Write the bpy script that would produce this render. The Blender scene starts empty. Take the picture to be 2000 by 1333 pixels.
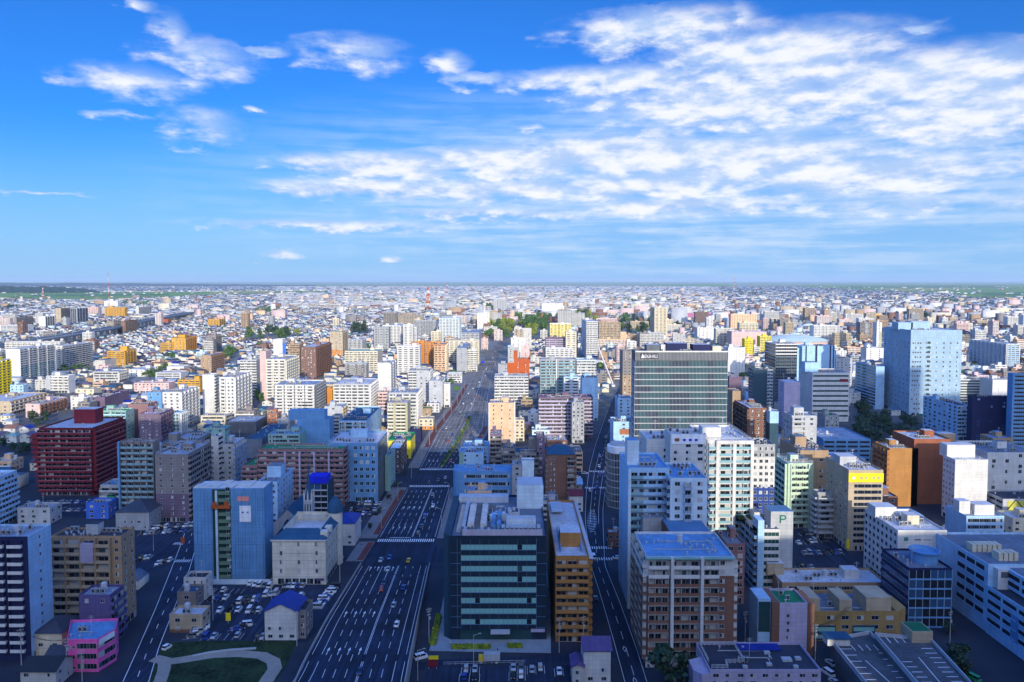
import bpy, math, random
import numpy as np
from mathutils import Vector, Matrix
RAD = math.radians
rnd = random.Random(11)
sc = bpy.context.scene
col = sc.collection

# ------------------------------------------------------------------ camera
CAM_H = 127.0      # eye height above the street, metres
FPX = 1450.0       # focal length in pixels of the 2000 px wide photograph
PITCH = RAD(3.0)
PY = 548.0 + FPX * math.tan(PITCH)
cam_data = bpy.data.cameras.new('camera')
cam_data.sensor_width = 36.0
cam_data.lens = 36.0 * FPX / 2000.0
cam_data.shift_y = -(666.5 - PY) / 2000.0
cam_data.clip_start = 0.5
cam_data.clip_end = 120000.0
cam = bpy.data.objects.new('camera', cam_data)
col.objects.link(cam)
cam.location = (0, 0, CAM_H)
cam.rotation_euler = (RAD(90) - PITCH, 0, 0)
sc.camera = cam
CP, SP = math.cos(PITCH), math.sin(PITCH)

def ray(px, py):
    u = (px - 1000.0) / FPX
    v = (py - PY) / FPX
    return u, CP - v * SP, -(SP + v * CP)

def gnd(px, py, z0=0.0):
    u, dy, dz = ray(px, py)
    t = (z0 - CAM_H) / dz
    return (t * u, t * dy)

def zat(py, Y):
    u, dy, dz = ray(1000, py)
    return CAM_H + Y / dy * dz

def xat(px, py, Y):
    u, dy, dz = ray(px, py)
    return Y / dy * u

# ------------------------------------------------------------------ light
SUN_EL = RAD(14.5)
SUN_AZ = RAD(12.0)        # sun stands behind the camera, 12 degrees to its right
SUN_DIR = Vector((math.sin(SUN_AZ) * math.cos(SUN_EL), -math.cos(SUN_AZ) * math.cos(SUN_EL), math.sin(SUN_EL)))
sun_data = bpy.data.lights.new('sun', 'SUN')
sun_data.energy = 4.5
sun_data.angle = RAD(0.5)
sun_data.color = (1.0, 0.91, 0.74)
sun = bpy.data.objects.new('sun', sun_data)
col.objects.link(sun)
sun.rotation_euler = SUN_DIR.to_track_quat('Z', 'Y').to_euler()

sc.view_settings.view_transform = 'Standard'
sc.view_settings.look = 'None'
sc.view_settings.exposure = 0.12
sc.view_settings.gamma = 1.0
sc.cycles.max_bounces = 5
sc.cycles.diffuse_bounces = 3
sc.cycles.glossy_bounces = 2
sc.cycles.transmission_bounces = 2
sc.cycles.volume_bounces = 0
sc.cycles.transparent_max_bounces = 4
sc.cycles.use_denoising = True
sc.cycles.sample_clamp_indirect = 6.0

# ------------------------------------------------------------------ sky
world = bpy.data.worlds.new('World')
sc.world = world
world.use_nodes = True
WN = world.node_tree.nodes
WL = world.node_tree.links
WN.clear()

def wmath(op, a, b=None, c=None, clamp=False):
    n = WN.new('ShaderNodeMath'); n.operation = op; n.use_clamp = clamp
    for i, x in enumerate((a, b, c)):
        if x is None: continue
        if isinstance(x, (int, float)): n.inputs[i].default_value = x
        else: WL.new(x, n.inputs[i])
    return n.outputs[0]

def wvec(op, a, b=None, c=None, out=0):
    n = WN.new('ShaderNodeVectorMath'); n.operation = op
    for i, x in enumerate((a, b, c)):
        if x is None: continue
        if isinstance(x, (tuple, list)): n.inputs[i].default_value = x
        else: WL.new(x, n.inputs[i])
    return n.outputs[out]

def wmix(fac, a, b, mode='MIX'):
    n = WN.new('ShaderNodeMix'); n.data_type = 'RGBA'; n.blend_type = mode
    for sock, x in ((n.inputs['Factor'], fac), (n.inputs[6], a), (n.inputs[7], b)):
        if isinstance(x, (int, float)): sock.default_value = x
        elif isinstance(x, (tuple, list)): sock.default_value = (*x, 1.0)
        else: WL.new(x, sock)
    return n.outputs[2]

def wramp(fac, stops):
    n = WN.new('ShaderNodeMapRange'); n.interpolation_type = 'SMOOTHSTEP'
    n.inputs['From Min'].default_value, n.inputs['From Max'].default_value = stops
    WL.new(fac, n.inputs['Value'])
    return n.outputs['Result']

def build_sky():
    tc = WN.new('ShaderNodeTexCoord')
    d = wvec('NORMALIZE', tc.outputs['Generated'])
    sep = WN.new('ShaderNodeSeparateXYZ'); WL.new(d, sep.inputs[0])
    x, y, z = sep.outputs
    sky = WN.new('ShaderNodeTexSky'); sky.sky_type = 'NISHITA'
    sky.sun_disc = False
    sky.sun_elevation = SUN_EL
    sky.sun_rotation = math.pi - SUN_AZ
    sky.altitude = 100.0
    sky.air_density = 1.0; sky.dust_density = SKY_DUST; sky.ozone_density = SKY_OZONE
    skyc = wmix(1.0, sky.outputs[0], SKY_TINT, 'MULTIPLY')
    # added fill: sky brightened overhead and on the sunward side, to lift the shade
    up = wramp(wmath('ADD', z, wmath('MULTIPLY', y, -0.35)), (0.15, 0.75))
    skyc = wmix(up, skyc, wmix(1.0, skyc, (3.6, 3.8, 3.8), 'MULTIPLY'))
    # clouds: a deck of broken cloud laid out by azimuth and elevation
    az = wmath('ARCTAN2', x, y)
    el = wmath('ARCSINE', z)
    comb = WN.new('ShaderNodeCombineXYZ'); WL.new(az, comb.inputs[0]); WL.new(el, comb.inputs[1])
    ae = comb.outputs[0]
    # gentle domain warp so that the edges of the banks are ragged
    zz = wmath('ADD', wmath('MAXIMUM', z, 0.0), 0.10)
    px = wmath('DIVIDE', x, zz); pyy = wmath('DIVIDE', y, zz)
    cb = WN.new('ShaderNodeCombineXYZ'); WL.new(px, cb.inputs[0]); WL.new(pyy, cb.inputs[1])
    P = cb.outputs[0]
    def noise(vec, scale, detail, rough=0.55, dist=0.0):
        n = WN.new('ShaderNodeTexNoise'); n.inputs['Scale'].default_value = scale
        n.inputs['Detail'].default_value = detail; n.inputs['Roughness'].default_value = rough
        n.inputs['Distortion'].default_value = dist
        WL.new(vec, n.inputs['Vector'])
        return n.outputs[0]
    n1 = noise(wvec('MULTIPLY', P, (1.0, 0.55, 1.0)), 3.4, 12.0, 0.62)
    puff = noise(wvec('MULTIPLY', ae, (0.8, 2.1, 1.0)), 24.0, 11.0, 0.58)
    streak = noise(wvec('MULTIPLY', ae, (2.2, 30.0, 1.0)), 2.2, 9.0, 0.6)
    nz = wmath('ADD', wmath('MULTIPLY', n1, 0.28), wmath('MULTIPLY', puff, 0.72))
    puff_up = noise(wvec('ADD', wvec('MULTIPLY', ae, (0.8, 2.1, 1.0)), (0.004, 0.024, 0.0)), 24.0, 6.0, 0.58)
    warp = wmath('MULTIPLY', wmath('SUBTRACT', nz, 0.5), 0.10)
    wc = WN.new('ShaderNodeCombineXYZ'); WL.new(warp, wc.inputs[0]); WL.new(wmath('MULTIPLY', warp, 0.5), wc.inputs[1])
    aew = wvec('ADD', ae, wc.outputs[0])
    mask = None
    for (bx, by, rx, ry, k) in CLOUDS:
        u, dy, dz = ray(bx, by)
        L = math.sqrt(u * u + dy * dy + dz * dz)
        a0, e0 = math.atan2(u, dy), math.asin(dz / L)
        sx, sy = FPX / rx, FPX / ry
        q = wvec('MULTIPLY_ADD', aew, (sx, sy, 0.0), (-a0 * sx, -e0 * sy, 0.0))
        ln = wvec('LENGTH', q, out=1)
        m = wmath('MULTIPLY', wmath('MAXIMUM', wmath('SUBTRACT', 1.25, ln), 0.0), k)
        mask = m if mask is None else wmath('MAXIMUM', mask, m)
    # added fill: unseen, extra bright cloud behind the viewer, to light the shaded walls
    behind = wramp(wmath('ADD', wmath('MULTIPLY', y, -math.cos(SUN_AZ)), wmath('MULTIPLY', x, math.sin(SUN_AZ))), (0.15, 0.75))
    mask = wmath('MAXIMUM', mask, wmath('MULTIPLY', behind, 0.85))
    dens = wmath('ADD', wmath('MULTIPLY', mask, 1.02), wmath('MULTIPLY', wmath('SUBTRACT', nz, 0.5), 2.5))
    cov = wramp(wmath('MULTIPLY', dens, wramp(mask, (0.0, 0.22))), (0.08, 1.20))
    thick = wramp(dens, (0.45, 1.35))
    shade = noise(wvec('ADD', wvec('MULTIPLY', ae, (1.0, 2.4, 1.0)), (0.03, 0.06, 0.0)), 17.0, 6.0, 0.6)
    lit = wmath('ADD', wmath('MULTIPLY', wmath('SUBTRACT', puff, puff_up), 0.9), wmath('ADD', shade, wmath('MULTIPLY', thick, 0.10)))
    cl = wmix(wramp(lit, (0.36, 0.80)), CLOUD_LOW, CLOUD_HIGH)
    cl = wmix(behind, cl, CLOUD_FILL)
    skyc = wmix(1.0, skyc, (SKY_K, SKY_K, SKY_K), 'MULTIPLY')
    # thin layered veil low in the sky, thicker to the right
    u0, d0, z0 = ray(1380, 385); L0 = math.sqrt(u0 * u0 + d0 * d0 + z0 * z0)
    va, ve = math.atan2(u0, d0), math.asin(z0 / L0)
    q = wvec('MULTIPLY_ADD', ae, (FPX / 1050., FPX / 235., 0.0), (-va * FPX / 1050., -ve * FPX / 235., 0.0))
    veil = wramp(wvec('LENGTH', q, out=1), (1.15, 0.25))
    vl = wmath('MULTIPLY', veil, wramp(wmath('ADD', streak, wmath('MULTIPLY', wmath('SUBTRACT', nz, 0.5), 0.5)), (0.36, 0.70)))
    # pale band of air along the horizon
    hz = wramp(el, (0.20, -0.01))
    out = wmix(wmath('MULTIPLY', hz, HORIZON_AMT), skyc, HORIZON)
    out = wmix(wmath('MULTIPLY', veil, 0.70), out, VEIL_LOW)
    out = wmix(wmath('MULTIPLY', vl, 0.75), out, VEIL)
    out = wmix(wmath('MULTIPLY', cov, 0.95), out, cl)
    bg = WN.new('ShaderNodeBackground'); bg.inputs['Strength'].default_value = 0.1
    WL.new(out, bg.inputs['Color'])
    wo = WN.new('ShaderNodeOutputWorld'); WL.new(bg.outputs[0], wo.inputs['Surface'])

SKY_DUST, SKY_OZONE = 0.3, 3.0
SKY_TINT = (0.22, 0.86, 1.85)
SKY_K = 0.85
VEIL = (6.2, 7.5, 9.4)
VEIL_LOW = (2.3, 4.9, 8.8)
CLOUD_FILL = (20.5, 21.5, 23.5)
CLOUD_HIGH = (9.0, 9.15, 9.6)
CLOUD_LOW = (4.3, 5.9, 8.9)
HORIZON = (3.3, 5.7, 8.9)
HORIZON_AMT = 0.85
CLOUDS = [  # photograph x, y, half width, half height, strength
    (330, 75, 40, 50, .8), (390, 115, 115, 42, .85), (260, 160, 120, 34, .8), (400, 250, 76, 42, .75), (690, 105, 130, 40, .8),
    (870, 122, 55, 24, .9), (935, 155, 70, 18, .9), (525, 102, 42, 14, .85), (375, 165, 38, 14, .85), (235, 226, 60, 9, .9),
    (1290, 60, 210, 46, 1.2), (1500, 115, 270, 64, 1.25), (1200, 158, 250, 30, 1.25), (1430, 200, 270, 58, 1.35), (1780, 160, 290, 60, 1.3),
    (1900, 220, 220, 66, 1.3), (620, 318, 90, 20, 1.3), (760, 326, 170, 32, 1.4), (980, 318, 200, 38, 1.5), (1200, 305, 230, 48, 1.5),
    (1450, 312, 300, 50, 1.3), (1275, 262, 50, 24, 1.1), (560, 375, 110, 12, .9), (720, 368, 200, 22, 1.3), (950, 372, 280, 26, 1.2),
    (1250, 365, 340, 36, 1.1), (1680, 345, 340, 50, 1.1), (640, 440, 280, 13, .95), (950, 418, 260, 14, 1.0), (1350, 402, 330, 22, 1.0),
    (1750, 400, 300, 22, .75), (555, 500, 42, 14, 1.1), (770, 505, 26, 8, 1.0), (497, 215, 26, 9, 1), (1795, 55, 40, 11, .9),
    (80, 378, 90, 5, .8), (1440, 40, 40, 36, .9), (270, 8, 34, 12, .8), (1690, 72, 60, 7, .8), (1040, 250, 26, 8, .8), (1190, 200, 36, 16, .8)]
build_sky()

# ------------------------------------------------------------------ materials
def lin(c): return c
PAL = dict(
    white=(.62, .605, .57), offwhite=(.52, .50, .45), cream=(.64, .56, .40), ivory=(.66, .62, .50), tan=(.38, .26, .155), sand=(.45, .36, .24),
    brown=(.21, .105, .07), dbrown=(.10, .07, .06), red=(.21, .02, .032), maroon=(.15, .02, .028), hotpink=(.86, .13, .42), purple=(.11, .09, .21),
    grey=(.33, .34, .35), lgrey=(.43, .44, .45), dgrey=(.11, .12, .13), taupe=(.23, .205, .19), orange=(.58, .22, .035), ochre=(.58, .31, .04),
    yellow=(.78, .62, .02), olive=(.42, .40, .27), mint=(.50, .64, .46), teal=(.27, .42, .40), blue=(.05, .14, .55), navy=(.015, .02, .075),
    sheet=(.13, .30, .52), lavender=(.46, .40, .52), pink=(.62, .44, .40), peach=(.70, .45, .27), redorange=(.45, .09, .018), rose=(.27, .15, .15),
    slate=(.025, .09, .17), rgrey=(.27, .33, .42), rdark=(.045, .05, .07), rgreen=(.02, .22, .09), rblue=(.012, .03, .24), rlight=(.50, .53, .58),
    rmid=(.16, .19, .24), aqua=(.56, .68, .74), sky=(.36, .56, .74), concrete=(.40, .39, .37), plum=(.16, .11, .16), glassblue=(.03, .07, .10),
    copper=(.24, .42, .36), black=(.02, .02, .022), rust=(.30, .10, .05), steel=(.45, .46, .48), violet=(.10, .06, .17), lime=(.20, .42, .02),
    brick=(.36, .14, .07), sunyellow=(.95, .72, .02), signblue=(.01, .02, .55), tileblue=(.025, .06, .26), hotelblue=(.30, .43, .53), mustard=(.36, .235, .085), amber=(.40, .19, .055), ink=(.012, .028, .05), signwhite=(.85, .85, .86))
MATS = {}
def mat(c, rough=0.75, metal=0.0, var=0.17, key=None):
    k = (key or c, rough, metal)
    if k in MATS: return MATS[k]
    rgb = PAL[c] if isinstance(c, str) else c
    m = bpy.data.materials.new(str(key or c)); m.use_nodes = True
    nt = m.node_tree; b = nt.nodes['Principled BSDF']
    b.inputs['Specular IOR Level'].default_value = .25 if rough > .7 else .5
    b.inputs['Roughness'].default_value = rough; b.inputs['Metallic'].default_value = metal
    tc = nt.nodes.new('ShaderNodeTexCoord')
    mp = nt.nodes.new('ShaderNodeMapping'); mp.inputs['Scale'].default_value = (0.9, 0.9, 0.12)
    nt.links.new(tc.outputs['Object'], mp.inputs['Vector'])
    n1 = nt.nodes.new('ShaderNodeTexNoise'); n1.inputs['Scale'].default_value = 0.8; n1.inputs['Detail'].default_value = 5
    nt.links.new(mp.outputs[0], n1.inputs['Vector'])
    n2 = nt.nodes.new('ShaderNodeTexNoise'); n2.inputs['Scale'].default_value = 0.13; n2.inputs['Detail'].default_value = 3
    nt.links.new(tc.outputs['Object'], n2.inputs['Vector'])
    ad = nt.nodes.new('ShaderNodeMath'); ad.operation = 'ADD'
    nt.links.new(n1.outputs[0], ad.inputs[0]); nt.links.new(n2.outputs[0], ad.inputs[1])
    mr = nt.nodes.new('ShaderNodeMapRange'); mr.inputs['From Min'].default_value = 0.7; mr.inputs['From Max'].default_value = 1.3
    mr.inputs['To Min'].default_value = 1.0 - var; mr.inputs['To Max'].default_value = 1.0 + var * 0.6
    nt.links.new(ad.outputs[0], mr.inputs['Value'])
    mx = nt.nodes.new('ShaderNodeMix'); mx.data_type = 'RGBA'; mx.blend_type = 'MULTIPLY'; mx.inputs['Factor'].default_value = 1.0
    mx.inputs[6].default_value = (*rgb, 1); nt.links.new(mr.outputs[0], mx.inputs[7])
    last = mx.outputs[2]
    if key is None and metal == 0 and rough > .7:      # panel and tile joints, a little change of tone from panel to panel
        sx = nt.nodes.new('ShaderNodeSeparateXYZ'); nt.links.new(tc.outputs['Object'], sx.inputs[0])
        su = nt.nodes.new('ShaderNodeMath'); su.operation = 'ADD'; nt.links.new(sx.outputs[0], su.inputs[0]); nt.links.new(sx.outputs[1], su.inputs[1])
        cx = nt.nodes.new('ShaderNodeCombineXYZ'); nt.links.new(su.outputs[0], cx.inputs[0]); nt.links.new(sx.outputs[2], cx.inputs[1])
        br = nt.nodes.new('ShaderNodeTexBrick'); br.inputs['Scale'].default_value = 1.0; br.inputs['Brick Width'].default_value = 2.9; br.inputs['Row Height'].default_value = 1.48
        br.inputs['Mortar Size'].default_value = .045; br.inputs['Mortar Smooth'].default_value = .4; br.offset = .0
        br.inputs['Color1'].default_value = (1, 1, 1, 1); br.inputs['Color2'].default_value = (.90, .90, .91, 1); br.inputs['Mortar'].default_value = (.62, .62, .63, 1)
        nt.links.new(cx.outputs[0], br.inputs['Vector'])
        m2 = nt.nodes.new('ShaderNodeMix'); m2.data_type = 'RGBA'; m2.blend_type = 'MULTIPLY'; m2.inputs['Factor'].default_value = 1.0
        nt.links.new(last, m2.inputs[6]); nt.links.new(br.outputs['Color'], m2.inputs[7]); last = m2.outputs[2]
    nt.links.new(last, b.inputs['Base Color'])
    MATS[k] = m
    return m

def glass(key, rgb, rough=0.06, spec=0.6):
    k = ('glass', key)
    if k not in MATS:
        m = bpy.data.materials.new('glass_' + key); m.use_nodes = True
        b = m.node_tree.nodes['Principled BSDF']
        b.inputs['Base Color'].default_value = (*rgb, 1); b.inputs['Roughness'].default_value = rough
        b.inputs['Specular IOR Level'].default_value = spec
        MATS[k] = m
    return MATS[k]
G_DARK = glass('dark', (.015, .02, .028)); G_MID = glass('mid', (.05, .07, .085)); G_CURT = glass('curtain', (.42, .43, .42), .3)
G_TEAL = glass('teal', (.022, .062, .062)); G_MINT = glass('mint', (.22, .46, .42), .15); G_BLUE = glass('blue', (.03, .08, .16))
G_RAIL = glass('rail', (.22, .38, .42), .12)

# ------------------------------------------------------------------ mesh building
class MB:
    def __init__(s): s.v = []; s.f = []; s.m = []
    def quad(s, a, b, c, d, m=0):
        n = len(s.v); s.v += [a, b, c, d]; s.f.append((n, n + 1, n + 2, n + 3)); s.m.append(m)
    def tri(s, a, b, c, m=0):
        n = len(s.v); s.v += [a, b, c]; s.f.append((n, n + 1, n + 2)); s.m.append(m)
    def box(s, x0, x1, y0, y1, z0, z1, m=0, mt=None):
        n = len(s.v)
        s.v += [(x0, y0, z0), (x1, y0, z0), (x1, y1, z0), (x0, y1, z0), (x0, y0, z1), (x1, y0, z1), (x1, y1, z1), (x0, y1, z1)]
        s.f += [(n + 3, n + 2, n + 1, n), (n + 4, n + 5, n + 6, n + 7), (n, n + 1, n + 5, n + 4), (n + 1, n + 2, n + 6, n + 5), (n + 2, n + 3, n + 7, n + 6), (n + 3, n, n + 4, n + 7)]
        s.m += [m, m if mt is None else mt, m, m, m, m]
        return s
    def prism(s, poly, z0, z1, m=0, mt=None, cap=True, bottom=False):
        n = len(s.v); k = len(poly)
        s.v += [(p[0], p[1], z0) for p in poly] + [(p[0], p[1], z1) for p in poly]
        for i in range(k):
            j = (i + 1) % k
            s.f.append((n + i, n + j, n + k + j, n + k + i)); s.m.append(m)
        if cap: s.f.append(tuple(range(n + k, n + 2 * k))); s.m.append(m if mt is None else mt)
        if bottom: s.f.append(tuple(range(n + k - 1, n - 1, -1))); s.m.append(m)
        return s
    def poly(s, pts, m=0):
        n = len(s.v); s.v += [tuple(p) for p in pts]; s.f.append(tuple(range(n, n + len(pts)))); s.m.append(m)
    def lathe(s, prof, seg=16, cx=0, cy=0, m=0):
        n = len(s.v)
        for r, z in prof:
            for i in range(seg):
                a = 2 * math.pi * i / seg
                s.v.append((cx + r * math.cos(a), cy + r * math.sin(a), z))
        for k in range(len(prof) - 1):
            for i in range(seg):
                j = (i + 1) % seg
                s.f.append((n + k * seg + i, n + k * seg + j, n + (k + 1) * seg + j, n + (k + 1) * seg + i)); s.m.append(m)
        s.f.append(tuple(n + (len(prof) - 1) * seg + i for i in range(seg))); s.m.append(m)
        return s
    def beam(s, a, b, r, m=0):
        a = Vector(a); b = Vector(b); d = (b - a)
        if d.length < 1e-6: return s
        q = d.to_track_quat('Z', 'Y'); X = q @ Vector((r, 0, 0)); Y = q @ Vector((0, r, 0)); n = len(s.v)
        for p in (a, b):
            for sx, sy in ((-1, -1), (1, -1), (1, 1), (-1, 1)): s.v.append(tuple(p + X * sx + Y * sy))
        for i in range(4):
            j = (i + 1) % 4; s.f.append((n + i, n + j, n + 4 + j, n + 4 + i)); s.m.append(m)
        s.f.append((n + 3, n + 2, n + 1, n)); s.f.append((n + 4, n + 5, n + 6, n + 7)); s.m += [m, m]
        return s
    def mesh(s, name, mats):
        me = bpy.data.meshes.new(name); me.from_pydata(s.v, [], s.f)
        for x in mats: me.materials.append(x)
        if len(mats) > 1: me.polygons.foreach_set('material_index', s.m)
        me.update()
        return me

def obj(name, me, parent=None, loc=(0, 0, 0), rz=0.0):
    o = bpy.data.objects.new(name, me); o.location = loc
    if rz: o.rotation_euler = (0, 0, rz)
    if parent is not None: o.parent = parent
    col.objects.link(o)
    return o

def tag(o, label=None, cat=None, group=None, kind=None):
    if label: o['label'] = label
    if cat: o['category'] = cat
    if group: o['group'] = group
    if kind: o['kind'] = kind
    return o

def structure(name, mb, mats):
    o = obj(name, mb.mesh(name, mats)); o['kind'] = 'structure'
    return o

CACHE = {}
def cached(key, fn):
    if key not in CACHE: CACHE[key] = fn()
    return CACHE[key]

# ------------------------------------------------------------------ who stands where (so that infill keeps clear)
CELL = 4.0
OCC = set()
def occupy(poly, grow=1.5):
    xs = [p[0] for p in poly]; ys = [p[1] for p in poly]
    x0, x1, y0, y1 = min(xs) - grow, max(xs) + grow, min(ys) - grow, max(ys) + grow
    if len(poly) <= 4 and (max(xs) - min(xs)) * (max(ys) - min(ys)) < 1.25 * abs(area(poly)):
        for i in range(int(x0 // CELL), int(x1 // CELL) + 1):
            for j in range(int(y0 // CELL), int(y1 // CELL) + 1): OCC.add((i, j))
        return
    for i in range(int(x0 // CELL), int(x1 // CELL) + 1):
        for j in range(int(y0 // CELL), int(y1 // CELL) + 1):
            if inside((i + .5) * CELL, (j + .5) * CELL, poly): OCC.add((i, j))
    for k in range(len(poly)):
        a, b = poly[k], poly[(k + 1) % len(poly)]
        n = int(math.dist(a, b) / 2) + 1
        for t in range(n + 1):
            x = a[0] + (b[0] - a[0]) * t / n; y = a[1] + (b[1] - a[1]) * t / n
            OCC.add((int(x // CELL), int(y // CELL)))
def area(p): return 0.5 * sum(p[i][0] * p[(i + 1) % len(p)][1] - p[(i + 1) % len(p)][0] * p[i][1] for i in range(len(p)))
def inside(x, y, poly):
    c = False; n = len(poly)
    for i in range(n):
        (x0, y0), (x1, y1) = poly[i], poly[(i + 1) % n]
        if (y0 > y) != (y1 > y) and x < (x1 - x0) * (y - y0) / (y1 - y0) + x0: c = not c
    return c
def is_free(x0, x1, y0, y1):
    for i in range(int(x0 // CELL), int(x1 // CELL) + 1):
        for j in range(int(y0 // CELL), int(y1 // CELL) + 1):
            if (i, j) in OCC: return False
    return True
# ------------------------------------------------------------------ facade pieces (local frame: x along the wall, -y outwards, z up)
WALLV = {}
def win_mesh(w, h, var, frame='steel', sill=True):
    w, h = round(w, 1), round(h, 1)
    def make():
        b = MB(); t = 0.07
        b.box(0, w, -.05, .0, 0, t, 2); b.box(0, w, -.05, 0, h - t, h, 2); b.box(0, t, -.05, 0, t, h - t, 2); b.box(w - t, w, -.05, 0, t, h - t, 2)
        if sill: b.box(-.06, w + .06, -.12, 0, -.08, 0, 2)
        left, right = ((0, 0), (0, 1), (1, 1), (3, 0), (3, 1), (0, 3))[var]
        mid = w * (.5 if var != 4 else .62)
        b.box(t, mid - .03, -.02, 0, t, h - t, left); b.box(mid + .03, w - t, -.02, 0, t, h - t, right)
        b.box(mid - .03, mid + .03, -.04, 0, t, h - t, 2)
        return b.mesh('window', [G_DARK, G_CURT, mat(frame, .5), G_MID])
    return cached(('win', w, h, var, frame, sill), make)

def glaze_mesh(L, k, w, h, var, tint='mix', frame='steel'):
    """the panes of one floor of one wall"""
    def make():
        r = random.Random(int(L * 100) + k * 7 + var * 31); b = MB(); p = L / k
        for i in range(k):
            x0 = p * i + (p - w) / 2
            if tint == 'mix':
                m = max(1, int(round(w / 1.1)))
                for j in range(m):
                    mm = r.choice((0, 0, 0, 1, 3, 0, 0, 3)) if m > 1 else r.choice((0, 0, 3, 0))
                    b.box(x0 + w * j / m + .03, x0 + w * (j + 1) / m - .03, -.05, 0, 0, h, mm)
            else:
                m = max(1, int(round(w / 1.6)))
                for j in range(m):
                    b.box(x0 + w * j / m + .04, x0 + w * (j + 1) / m - .04, -.05, 0, 0, h, 4 if r.random() < .93 else r.choice((3, 3, 0)))
            b.box(x0 - .06, x0 + w + .06, -.03, 0, -.06, h + .06, 2)
        b.box(0, L, -.02, 0, -.12, -.07, 2)
        return b.mesh('glazing', [G_DARK, G_CURT, mat(frame, .5), G_MID, dict(teal=G_TEAL, mint=G_MINT, blue=G_BLUE, mix=G_MID, dark=G_DARK)[tint]])
    return cached(('glz', round(L, 2), k, round(w, 2), round(h, 2), var, tint, frame), make)

def balcony_mesh(L, k, d, fh, wallc, parc, rail, divide):
    def make():
        b = MB()
        b.box(0, L, -d, 0, -.2, 0, 0)
        b.box(0, L, -d, -d + .1, 0.0, 1.1, 1)
        b.box(0, .1, -d + .1, 0, 0, 1.1, 1); b.box(L - .1, L, -d + .1, 0, 0, 1.1, 1)
        if rail: b.box(0, L, -d - .03, -d + .13, 1.1, 1.17, 2)
        if divide:
            for i in range(k + 1):
                x = min(max(L * i / k, .12), L - .12)
                b.box(x - .06, x + .06, -d + .1, 0, 0, min(fh - .25, 2.6), 0)
        return b.mesh('balcony', [mat(wallc), G_RAIL if parc == 'glassrail' else mat(parc), mat('steel', .4)])
    return cached(('bal', round(L, 2), k, d, round(fh, 2), wallc, parc, rail, divide), make)

def parse(st):
    head, _, fl = st.partition(':')
    return head[0], int(head[1:] or 0), fl

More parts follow.
